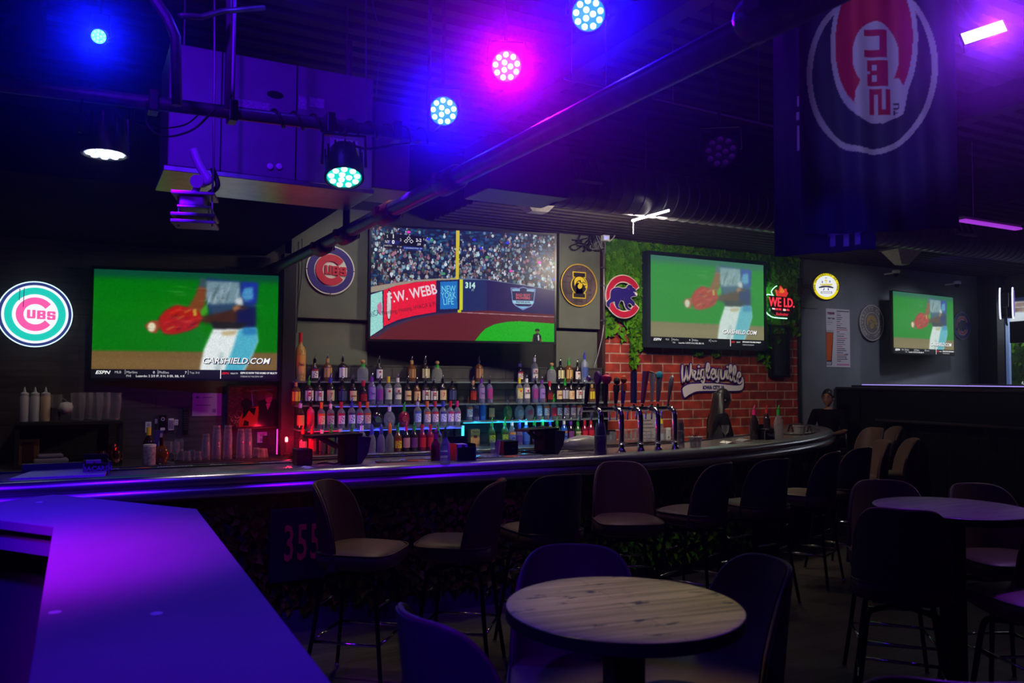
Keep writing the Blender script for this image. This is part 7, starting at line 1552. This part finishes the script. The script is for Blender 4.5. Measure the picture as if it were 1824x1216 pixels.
def make_stool(label, group, shell, seatm):
    t = thing('bar_stool', label, 'bar stool', (0, 0, 0), (0, 0, 0), group)
    # padded seat
    L = [(.17, .17, .655, 0, .015, 3), (.205, .205, .660, 0, .015, 3.2), (.222, .222, .68, 0, .018, 4.2), (.226, .228, .71, 0, .02, 4.2), (.222, .224, .735, 0, .02, 4.2), (.205, .208, .752, 0, .02, 3.2), (.16, .16, .762, 0, .02, 3), (.06, .06, .766, 0, .02, 2.4)]
    s = ob('seat', rings(L), seatm, t, smooth=True)
    ob('piping', MB().tube([(x, y+.02, .742) for x, y in superell(.2225, .2245, 48, 4.2)], .0045, 6, True), shell, s, smooth=True)
    # wrapped padded back
    nu, nv = 29, 12; outer = []; inner = []
    for j in range(nv):
        v = j/(nv-1)
        for i in range(nu):
            u = -1+2*i/(nu-1); ph = u*R(74)
            top = .665+.435*(max(0, 1-abs(u)**4.4))**.58
            z = .655+(top-.655)*v
            lean = .055*((z-.66)/.44); rad = 1+.10*v*(1-abs(u))
            x = .245*math.sin(ph)*(1-.04*v); y = -.235*math.cos(ph)*1.0-lean*(.6+.4*math.cos(ph))+.02
            outer.append((x*1.0, y, z)); th = .034*(1-.35*v)
            inner.append((x*(1-th/.24), y+th*math.cos(ph)*1.0, z))
    def sheet(P, flip):
        mb = MB(); mb.v = list(P)
        for j in range(nv-1):
            for i in range(nu-1):
                f_ = (j*nu+i, j*nu+i+1, (j+1)*nu+i+1, (j+1)*nu+i); mb.f.append(f_ if not flip else f_[::-1])
        return mb
    mb = sheet(outer, False); k = len(mb.v); ii = sheet(inner, True); mb.add(ii.v, ii.f)
    edge = [i for i in range(nu)]; 
    for i in range(nu-1):
        mb.f.append((i+1, i, k+i, k+i+1)); a = (nv-1)*nu; mb.f.append((a+i, a+i+1, k+a+i+1, k+a+i))
    for j in range(nv-1):
        mb.f.append((j*nu, (j+1)*nu, k+(j+1)*nu, k+j*nu)); b = nu-1; mb.f.append(((j+1)*nu+b, j*nu+b, k+j*nu+b, k+(j+1)*nu+b))
    bk = ob('backrest', mb, shell, t, smooth='a', angle=70, bevel=.008, seg=2)
    top = [((Vector(outer[(nv-1)*nu+i])+Vector(inner[(nv-1)*nu+i]))/2) for i in range(nu)]
    ob('back_piping', MB().tube([(p_.x, p_.y, p_.z+.002) for p_ in top], .007, 8), seatm, bk, smooth=True)
    ob('inner_cushion', ii, seatm, bk, smooth=True, loc=(0, .004, .0))
    # swivel, legs, foot ring
    ob('swivel_plate', MB().box(-.13, -.13, .635, .13, .13, .655).lathe([(.07, .60), (.07, .636)], 20), M_leg, t, bevel=.004)
    for sx in (-1, 1):
        for sy in (-1, 1):
            lg = ob('leg', MB().tube(spline([(sx*.05, sy*.05, .605), (sx*.12, sy*.12, .602), (sx*.155, sy*.155, .57), (sx*.185, sy*.185, .32), (sx*.225, sy*.225, .008)], 4), [.014]*8+[.013]*4+[.012]*4+[.010], 8), M_leg, t, smooth=True)
            ob('foot_cap', MB().lathe([(.014, 0), (.014, .012), (.010, .02)], 12, (sx*.225, sy*.225, 0)), M_chrome, lg)
    c = .192; ob('foot_ring', MB().tube([(-c, -c, .27), (c, -c, .27)], .0085, 8).tube([(c, -c, .27), (c, c, .27)], .0085, 8).tube([(c, c, .27), (-c, c, .27)], .0085, 8).tube([(-c, c, .27), (-c, -c, .27)], .0085, 8), M_chrome, t, smooth=True)
    c = .170; ob('upper_brace', MB().tube([(-c, -c, .46), (c, -c, .46)], .006, 8).tube([(c, c, .46), (-c, c, .46)], .006, 8), M_chrome, t, smooth=True)
    return t
SCACHE = {}
def stool(px, py, heading, label, group, kind='brown', base=0):
    if kind not in SCACHE:
        t = make_stool(label, group, M_lth if kind == 'brown' else M_ltd, M_lth); SCACHE[kind] = t
    else: t = copy_tree(SCACHE[kind]); tag(t, label, 'bar stool', group)
    p_ = at(px, py, z=base+.76); t.location = (p_.x, p_.y, base); t.rotation_euler = (0, 0, R(heading-90)); return t
GB = 'stools along the bar'
stool(641, 969, -40, 'brown bar stool turned sideways beside the red 355 board', GB)
stool(820, 958, 142, 'brown bar stool turned sideways, its back toward the tap end', GB)
stool(968, 935, 92, 'bar stool seen from behind, under the register near the tumbler', GB, 'dark')
stool(1116, 919, 246, 'bar stool facing the room, below the nested cups and taps', GB)
stool(1238, 905, 112, 'bar stool angled to the bar below the bartender side of the taps', GB, 'dark')
stool(1345, 892, 92, 'bar stool seen from behind, below the syrup bottle caddy', GB, 'dark')
stool(1438, 874, 115, 'bar stool angled to the curved part of the bar, before the last dark one', GB, 'dark')
stool(1498, 862, 100, 'dark bar stool at the outermost curve of the bar', GB, 'dark')
stool(1536, 846, 150, 'brown lit bar stool beyond the curved end of the bar', 'stools past the bar end')
stool(1588, 840, 140, 'dim brown bar stool beside the drink rail, behind the brown lit one', 'stools past the bar end')
stool(1535, 812, 170, 'far brown bar stool between bar end and half wall', 'stools past the bar end')
stool(1568, 808, 150, 'most distant brown bar stool, close to the half wall corner', 'stools past the bar end')
G1_ = 'stools round the near table'; G2_ = 'stools round the far table'
stool(1028, 1190, 240, 'bar stool behind the scratched round table, violet lit seat under it', G1_, 'dark')
stool(1262, 1196, 166, 'bar stool on the aisle side of the scratched round table', G1_, 'dark')
p_ = Vector((0, 0, 0)); t_ = stool(880, 1300, 6, 'bar stool between the violet counter and the scratched round table, back turned to us', G1_, 'dark')
t_ = stool(1640, 1420, 55, 'bar stool mostly cut off by the lower edge, before the far table', G2_, 'dark')
stool(1604, 1020, 40, 'bar stool before the far round table, seen from behind', G2_, 'dark')
stool(1588, 974, 228, 'bar stool tucked behind the far round table, drink rail side', G2_, 'dark')
stool(1782, 985, 246, 'bar stool behind the far round table, window side', G2_, 'dark')
stool(1850, 1052, 160, 'bar stool at the far round table, cut by the frame edge', G2_, 'dark')
def table(label, px0, px1, pyc, r, m):
    p_ = at((px0+px1)/2, pyc, z=1.07); t = thing('round_table', label, 'table', (p_.x, p_.y, 0))
    ob('tabletop', MB().lathe([(r-.004, 1.035), (r-.002, 1.068), (r-.012, 1.07)], 72), m, t)
    ob('edge_band', MB().lathe([(r-.003, 1.032), (r, 1.034), (r, 1.066), (r-.003, 1.068)], 72, cap=False), mat('edge_band_black', (.02, .02, .022), .3, .3), t, smooth='a')
    ob('column', MB().box(-.045, -.045, .03, .045, .045, 1.02), M_leg, t, bevel=.006); ob('top_plate', MB().box(-.15, -.15, 1.02, .15, .15, 1.034), M_leg, t)
    for a in (0, 90): ob('base_bar', MB().box(-.30, -.035, .0, .30, .035, .035, Matrix.Rotation(R(a+20), 4, 'Z')), M_leg, t, bevel=.006)
    return t
def scratch_wood(name, c):
    m = wood_mat(name, c, tuple(v*.82 for v in c), .075, 2.0, .38, 'X', 26, .0008)
    n = m.node_tree.nodes; l = m.node_tree.links; b = n['Principled BSDF']
    tc = n.new('ShaderNodeTexCoord'); mp = n.new('ShaderNodeMapping'); mp.inputs['Scale'].default_value = (5, 16, 5); l.new(tc.outputs['Object'], mp.inputs[0])
    ns = n.new('ShaderNodeTexNoise'); ns.inputs['Scale'].default_value = 1.6; ns.inputs['Detail'].default_value = 9; ns.inputs['Roughness'].default_value = .7; l.new(mp.outputs[0], ns.inputs['Vector'])
    mr = n.new('ShaderNodeMapRange'); mr.inputs[1].default_value = .605; mr.inputs[2].default_value = .63; l.new(ns.outputs[0], mr.inputs[0])
    mx = n.new('ShaderNodeMix'); mx.data_type = 'RGBA'; src = b.inputs['Base Color'].links[0].from_socket
    l.new(mr.outputs[0], mx.inputs[0]); l.new(src, mx.inputs[6]); mx.inputs[7].default_value = (.03, .022, .05, 1); l.new(mx.outputs[2], b.inputs['Base Color'])
    return m
tt = table('round wooden bar table with a scratched plank top, lit warm', 902, 1320, 1076, .329, scratch_wood('table_wood', (.40, .31, .17))); tt.rotation_euler[2] = R(-8)
tt = table('dark round bar table before the half wall and drink rail', 1568, 1822, 902.5, .362, scratch_wood('table_wood_dark', (.20, .15, .13)))

# ================================================================== NEAR COUNTER
def cz(px, py, z=1.075): v = at(px, py, z=z); return (v.x, v.y)
A_ = cz(590, 1216); B__ = cz(350, 906); C_ = cz(95, 880); D0 = cz(0, 893); E_ = cz(95, 938); F0 = cz(0, 926); G_ = cz(50, 1216)
ext = lambda a, b, k: (b[0]+(b[0]-a[0])*k, b[1]+(b[1]-a[1])*k)
A2 = ext(B__, A_, .55); G2 = ext(E_, G_, .75); D2 = geometry.intersect_line_line_2d(Vector(C_), Vector(ext(C_, D0, 9)), Vector(E_), Vector(ext(E_, F0, 9))) if hasattr(geometry, 'intersect_line_line_2d') else None
if D2 is None: D2 = Vector(ext(C_, D0, 1.08))
poly = [A2, B__, C_, tuple(D2), E_, G2]
t = thing('near_counter', 'wide pale angled drink counter glowing violet under the stage lights', 'counter', (0, 0, 0))
ob('counter_top', MB().prism(poly, 1.035, 1.075), mat('counter_laminate', (.20, .16, .22), .65, spec=.08, noise=.10, nscale=2.2), t, bevel=.004)
def inset(P, d):
    out = []; n = len(P)
    ar = sum(P[i][0]*P[(i+1) % n][1]-P[(i+1) % n][0]*P[i][1] for i in range(n)); sg = 1 if ar > 0 else -1
    for i in range(n):
        a = Vector(P[i-1]); b = Vector(P[i]); c = Vector(P[(i+1) % n]); e1 = (b-a).normalized(); e2 = (c-b).normalized()
        n1 = Vector((-e1.y, e1.x))*sg; n2 = Vector((-e2.y, e2.x))*sg; bis = (n1+n2); bis = bis/max(.3, bis.length_squared)*2
        out.append(tuple(b+bis*d*1.0))
    return out
ob('fascia', MB().prism(inset(poly, .03), .94, 1.035), mat('fascia_grey', (.16, .15, .20), .45), t, bevel=.003)
ob('half_wall', MB().prism(inset(poly, .16), 0, .94), mat('half_wall_black', (.03, .028, .04), .6), t)
for (px, py) in ((70, 894), (98, 1090), (279, 1092)):
    v = cz(px, py); ob('scuff', MB().lathe([(.016, 1.0752), (.015, 1.0756)], 14, (v[0], v[1], 0)), mat('scuff_pale', (.62, .60, .66), .6), t)

# ================================================================== HALF WALL, DRINK RAIL, STREET END
XH = 9.79
M_half = brick_mat('dark_green_panelling', (.014, .020, .017), (.012, .018, .015), (.004, .006, .005), 1, .5, .30, .10, .4, .004)
hw = MB().box(XH, 2.2, 0, XH+.12, 8.3, 1.555)
struct('wall_half', hw, mat('dark_green_paint', (.006, .009, .007), .7, spec=.2, bump=.15, bscale=20))
for k in range(14): struct('trim_half_wall', MB().box(XH-.012, 2.3+k*.43, .12, XH, 2.32+k*.43, 1.12 if k < 13 else 1.5), mat('dark_green_paint', (.006, .009, .007), .7))
t = tag(ob('wall_ledge', MB().box(XH-.05, 2.2, 1.558, XH+.18, 8.28, 1.592), mat('cap_black', (.03, .028, .034), .25), bevel=.006), 'long dark polished cap board on top of the half wall', 'ledge')
t = thing('drink_rail', 'long dark drink shelf on brackets along the half wall', 'shelf', (0, 0, 0))
yk = at(1572, 750, x=XH-.15).y; ob('board', MB().box(XH-.30, 2.4, 1.14, XH-.001, yk, 1.175), mat('cap_black', (.03, .028, .034), .25), t, bevel=.006)
for px in (1622, 1775, 1900):
    yb_ = at(px, 790, x=XH).y; mb = MB(); mb.prism([(-.24, 0), (-.001, 0), (-.001, -.30), (-.05, -.30)], yb_-.02, yb_+.02, Matrix(((1, 0, 0, XH), (0, 0, 1, 0), (0, 1, 0, 1.14), (0, 0, 0, 1)))); ob('bracket', mb, M_matte, t)
t = tag(ob('counter_glow_strip', MB().box(XH+.30, 4.0, 1.62, XH+.32, 8.1, 1.632), em('counter_glow_violet', (.42, .30, 1), 1.1)), 'long violet white glowing strip added for the lit counter top behind the half wall', 'light strip')  # emissive strip added to imitate a violet lit counter top
struct('trim_ledge', MB().box(XH+.20, 3.8, 1.50, XH+.34, 8.2, 1.618), M_matte)
# platform furniture: only the tops show over the half wall
for (px, hd, lb) in ((1655, 250, 'dark stool top showing over the half wall below the window end television'), (1722, 240, 'dark stool top showing over the half wall beside the corner column'), (1768, 230, 'dark stool top showing over the half wall before the window')):
    v = at(px, 687, z=1.575); s_ = copy_tree(SCACHE['dark']); tag(s_, lb, 'bar stool', 'stools on the raised floor'); s_.location = (min(v.x, 12.6), 6.3 if px == 1655 else 6.6, .5); 
    q_ = at(px, 687, x={1655: 11.3, 1722: 11.9, 1768: 12.5}[px]); s_.location = (q_.x, q_.y, .5); s_.rotation_euler = (0, 0, R(hd-90))
q_ = at(1812, 690, x=12.3); t = thing('raised_table', 'violet edged dark table on the raised floor by the window', 'table', (q_.x, q_.y, .5))
ob('tabletop', MB().box(-.4, -.5, 1.10, .4, .5, 1.14), mat('violet_edge_top', (.10, .07, .16), .25), t, bevel=.005); ob('column', MB().box(-.04, -.04, 0, .04, .04, 1.1), M_leg, t); ob('base', MB().box(-.25, -.25, 0, .25, .25, .03), M_leg, t)
q_ = at(1834, 590, x=12.9); t = thing('hanging_monitor', 'black monitor back hanging in front of the street window', 'monitor', q_, (0, 0, R(75)))
ob('casing', MB().box(-.34, -.04, -.17, .34, .04, .17), M_black, t, bevel=.012); ob('mount_pole', MB().tube([(0, .03, .1), (0, .03, 4.19-q_.z)], .016, 10), M_black, t)
# street shrub
q_ = at(1803, 600, x=18.0); t = thing('street_shrub', 'leafy green tree standing outside the window before the grey building', 'tree', (q_.x, q_.y, -.05))
ob('trunk', MB().tube([(0, 0, 0), (.03, .02, 1.2), (0, 0, 2.1)], [.06, .05, .03], 8), mat('bark', (.08, .06, .05), .9), t)
rgl = np.random.RandomState(3); sp = []
for k in range(1500):
    v = rgl.randn(3); v /= np.linalg.norm(v); r_ = .62*rgl.uniform(.5, 1)**.5; sp.append(((v[0]*r_, v[1]*r_*1.1, 2.25+v[2]*r_*1.0), tuple(v)))
leaf_mesh('foliage', sp, .13, M_leaf, t, 5)
light('street_daylight', 'AREA', (16.8, 13, 7.5), 900, (.85, .93, 1), 6, (20, 13, 1))
light('street_daylight', 'AREA', (14.6, 6.9, 3.4), 60, (.80, .92, 1), 2.0, (11, 8.0, 1.5))

# ================================================================== PEOPLE
def head_mesh(s):
    """face, skull, ears, nose, lips as one closed surface; local +Y is forward, chin near z = 0"""
    mb = MB(); nu, nv = 28, 20
    for j in range(nv+1):
        th = PI*j/nv; z = -math.cos(th)
        for i in range(nu):
            ph = 2*PI*i/nu; x = math.sin(th)*math.cos(ph); y = math.sin(th)*math.sin(ph)
            X = x*.074; Y = y*.092; Z = z*.118
            if z < 0: X *= 1-.30*(-z)**1.3; Y = Y*(1-.12*(-z))+.012*(-z)
            if y > .5:
                fx = abs(x)
                Y += .020*math.exp(-(x/.16)**2)*math.exp(-((z+.10)/.16)**2)           # nose
                Y -= .010*(math.exp(-((fx-.38)/.18)**2))*math.exp(-((z-.12)/.12)**2)   # eye sockets
                Y += .006*math.exp(-(x/.30)**2)*math.exp(-((z+.44)/.07)**2)           # lips
                Y += .008*math.exp(-(x/.3)**2)*math.exp(-((z+.85)/.15)**2)            # chin
            mb.v.append((X*s, Y*s, (Z+.118)*s))
    for j in range(nv):
        for i in range(nu): k = (i+1) % nu; mb.f.append((j*nu+i, j*nu+k, (j+1)*nu+k, (j+1)*nu+i))
    for sx in (-1, 1): mb.lathe([(.001, -.012), (.018, -.008), (.022, .0), (.014, .006), (.001, .006)], 12, sy=.7, M=Matrix.Scale(s, 4) @ Matrix.Translation((sx*.076, -.004, .112)) @ Matrix.Rotation(sx*R(78), 4, 'Y'))
    return mb
def skin(verts, edges, radii, root=0, sub=1):
    me = bpy.data.meshes.new('tmp'); me.from_pydata(verts, edges, []); o = bpy.data.objects.new('tmp', me); COL.objects.link(o)
    m = o.modifiers.new('s', 'SKIN'); m.use_smooth_shade = True
    for i, r in enumerate(radii): d = me.skin_vertices[0].data[i]; d.radius = (r, r) if not isinstance(r, tuple) else r; d.use_root = (i == root)
    o.modifiers.new('u', 'SUBSURF').levels = sub
    bpy.context.view_layer.update()
    ev = bpy.data.meshes.new_from_object(o.evaluated_get(bpy.context.evaluated_depsgraph_get()))
    mb = MB(); mb.add([v.co.copy() for v in ev.vertices], [tuple(p_.vertices) for p_ in ev.polygons]); bpy.data.objects.remove(o); return mb
def person(label, loc, rz, J, hair, skinc, headrot=0, glasses=False, s=1.0):
    t = thing('person', label, 'person', loc, (0, 0, rz)); sk = mat('skin_tone_%d' % int(skinc[0]*1000), skinc, .5)
    names = ['pelvis', 'belly', 'chest', 'neck0', 'neck1', 'shl', 'ell', 'wrl', 'pal', 'shr', 'elr', 'wrr', 'par', 'hipl', 'knl', 'anl', 'tol', 'hipr', 'knr', 'anr', 'tor']
    ed = [(0, 1), (1, 2), (2, 3), (3, 4), (2, 5), (5, 6), (6, 7), (7, 8), (2, 9), (9, 10), (10, 11), (11, 12), (0, 13), (13, 14), (14, 15), (15, 16), (0, 17), (17, 18), (18, 19), (19, 20)]
    ra = [.115, .10, .12, .058, .052, .055, .042, .026, .032, .055, .042, .026, .032, .085, .055, .038, .035, .085, .055, .038, .035]
    V = [tuple(J[n_]) for n_ in names]
    mb = skin(V, ed, ra)
    for side_ in ('l', 'r'):                                 # five fingers rooted in each palm
        pa = Vector(J['pa'+side_]); wr = Vector(J['wr'+side_]); d = (pa-wr).normalized(); sd = d.cross(Vector((0, 0, 1))).normalized()
        for k, (off, ln) in enumerate(((-.028, .055), (-.010, .068), (.009, .070), (.026, .058))):
            b0 = pa+sd*off+d*.022; mb.tube([b0, b0+d*ln*.5+Vector((0, 0, -.004)), b0+d*ln+Vector((0, 0, -.016))], [.0095, .0085, .0065], 8)
        sg = -1 if side_ == 'l' else 1
        b0 = pa-d*.018+sd*sg*-.034; mb.tube([b0, b0+d*.03-sd*sg*.018, b0+d*.055-sd*sg*.022], [.011, .009, .007], 8)
    Mh = Matrix.Translation(Vector(J['neck1'])+Vector((0, .012, -.005))) @ Matrix.Rotation(headrot, 4, 'Z')
    hm = head_mesh(s); mb.add(hm.v, hm.f, Mh)
    body = ob('body', mb, sk, t, smooth=True)
    cl = mat('shirt_black', (.006, .006, .007), .95, spec=.1)
    sh = skin([V[0], V[1], V[2], V[3], V[5], V[6], V[9], V[10]], [(0, 1), (1, 2), (2, 3), (2, 4), (4, 5), (2, 6), (6, 7)], [.135, .122, .142, .066, .072, .056, .072, .056])
    ob('shirt', sh, cl, t, smooth=True)
    tr = skin([V[0], V[13], V[14], V[15], V[17], V[18], V[19]], [(0, 1), (1, 2), (2, 3), (0, 4), (4, 5), (5, 6)], [.14, .10, .072, .055, .10, .072, .055])
    ob('trousers', tr, mat('trousers_dark', (.014, .015, .02), .8), t, smooth=True)
    for n_ in ('l', 'r'):
        a = Vector(J['an'+n_]); b = Vector(J['to'+n_]); d = (b-a); d.z = 0; d.normalize()
        ob('shoe', skin([tuple(a+Vector((0, 0, -.02))-d*.04), tuple(a+d*.05+Vector((0, 0, -.035))), tuple(a+d*.17+Vector((0, 0, -.045)))], [(0, 1), (1, 2)], [.045, .042, .034]), M_black, t, smooth=True)
    hp = []
    hd = ob('eyes', MB().lathe([(.001, -.010), (.009, -.005), (.011, 0), (.009, .005), (.001, .010)], 12, M=Mh @ Matrix.Translation((-.029*s, .074*s, .131*s))).lathe([(.001, -.010), (.009, -.005), (.011, 0), (.009, .005), (.001, .010)], 12, M=Mh @ Matrix.Translation((.029*s, .074*s, .131*s))), mat('eye_dark', (.06, .04, .035), .15), body, smooth=True)
    ob('lips', MB().tube([tuple(Mh @ Vector(p_)) for p_ in ((-.022*s, .083*s, .066*s), (-.008*s, .093*s, .068*s), (.008*s, .093*s, .068*s), (.022*s, .083*s, .066*s))], [.002, .005, .005, .002], 8), mat('lip_tone', (.25, .08, .07), .4), body, smooth=True)
    ob('eyebrows', MB().tube([tuple(Mh @ Vector(p_)) for p_ in ((-.045*s, .074*s, .150*s), (-.03*s, .084*s, .156*s), (-.014*s, .088*s, .152*s))], .003, 6).tube([tuple(Mh @ Vector(p_)) for p_ in ((.045*s, .074*s, .150*s), (.03*s, .084*s, .156*s), (.014*s, .088*s, .152*s))], .003, 6), mat('hair_black', (.012, .010, .010), .35), body)
    hm_ = mat('hair_black', (.012, .010, .010), .35)
    cap = MB(); nu, nv = 28, 12                                # hair shell over the skull
    for j in range(nv+1):
        for i in range(nu):
            ph = 2*PI*i/nu; lim = .50 if hair == 'short' else .62; fr = max(0, math.sin(ph))
            thm = PI*(lim-(.16 if hair == 'short' else .22)*fr**2); th = thm*j/nv
            cap.v.append(tuple(Mh @ (Vector((math.sin(th)*math.cos(ph)*.082, math.sin(th)*math.sin(ph)*.101-.004, math.cos(th)*.128+.120))*s)))
    for j in range(nv):
        for i in range(nu): k = (i+1) % nu; cap.f.append((j*nu+i, (j+1)*nu+i, (j+1)*nu+k, j*nu+k))
    h_ = ob('hair', cap, hm_, t, smooth=True); so = h_.modifiers.new('s', 'SOLIDIFY'); so.thickness = .006
    if hair == 'long':
        lp = MB(); n_ = 16; m = 12
        for j in range(m):
            v = j/(m-1); z = .20-.66*v; wd = .080+.06*v+.07*math.sin(v*PI*.6); dp = .088+.05*v
            for i in range(n_):
                a = PI+PI*i/(n_-1); a = PI*1.0*(i/(n_-1))*1.0+PI
                lp.v.append(tuple(Mh @ (Vector((math.cos(a)*wd, math.sin(a)*dp*1.05-.012-.045*v+.004*math.sin(i*2.3+j), z))*s)))
        for j in range(m-1):
            for i in range(n_-1): lp.f.append((j*n_+i, (j+1)*n_+i, (j+1)*n_+i+1, j*n_+i+1))
        o_ = ob('long_hair', lp, hm_, h_, smooth=True); so = o_.modifiers.new('s', 'SOLIDIFY'); so.thickness = .03; so.offset = -.5
        o_.modifiers.new('u', 'SUBSURF').levels = 1
    if glasses:
        g = MB()
        for sx in (-1, 1): g.tube([tuple(Mh @ Vector((sx*.031*s+.023*s*math.cos(a), .098*s, .128*s+.018*s*math.sin(a)))) for a in np.linspace(0, 2*PI, 17)[:-1]], .0022, 6, True); g.tube([tuple(Mh @ Vector((sx*.054*s, .096*s, .132*s))), tuple(Mh @ Vector((sx*.080*s, .0, .130*s)))], .002, 6)
        g.tube([tuple(Mh @ Vector((-.008*s, .098*s, .13*s))), tuple(Mh @ Vector((.008*s, .098*s, .13*s)))], .002, 6); ob('eyeglasses', g, mat('glasses_rim', (.05, .04, .04), .25), t)
    return t
# bartender, standing, profile toward the curved end of the bar, hands on the work shelf
J = dict(pelvis=(0, 0, .86), belly=(0, .02, 1.0), chest=(0, .05, 1.17), neck0=(0, .07, 1.31), neck1=(0, .09, 1.36), shl=(-.16, .05, 1.26), ell=(-.23, .10, 1.0), wrl=(-.18, .32, .92), pal=(-.16, .39, .91), shr=(.16, .05, 1.26), elr=(.23, .10, 1.0), wrr=(.17, .32, .92), par=(.15, .39, .91),
         hipl=(-.09, 0, .80), knl=(-.10, .02, .45), anl=(-.11, -.01, .08), tol=(-.12, .12, .04), hipr=(.09, 0, .80), knr=(.10, .02, .45), anr=(.11, -.01, .08), tor=(.12, .12, .04))
v = at(1272, 712, y=7.12)
person('bartender with long black hair and a black shirt, in profile, before the brick wall', (v.x, 7.12, 0), R(-112), J, 'long', (.30, .17, .12), R(0), s=.97)
J = dict(pelvis=(0, 0, .86), belly=(0, .02, 1.0), chest=(0, .03, 1.16), neck0=(0, .03, 1.29), neck1=(0, .04, 1.33), shl=(-.18, .03, 1.23), ell=(-.24, .10, .99), wrl=(-.14, .33, .97), pal=(-.11, .40, .96), shr=(.18, .03, 1.23), elr=(.24, .10, .99), wrr=(.14, .33, .97), par=(.10, .40, .96),
         hipl=(-.10, .02, .84), knl=(-.14, .38, .80), anl=(-.14, .42, .40), tol=(-.14, .54, .36), hipr=(.10, .02, .84), knr=(.14, .38, .80), anr=(.14, .42, .40), tor=(.14, .54, .36))
v = at(1466, 712, x=9.42)
person('seated man in glasses and a dark shirt at the far end of the bar', (9.20, 7.93, 0), R(118), J, 'short', (.34, .17, .11), R(0), glasses=True)
s_ = copy_tree(SCACHE['dark']); tag(s_, 'dark bar stool under the seated man at the bar end', 'bar stool', 'stools past the bar end'); s_.location = (9.20, 7.93, 0); s_.rotation_euler = (0, 0, R(118))
light('face_spill', 'SPOT', (8.7, 7.0, 2.9), 7, (1, .72, .5), .05, (9.20, 7.93, 1.4), 30, .8)
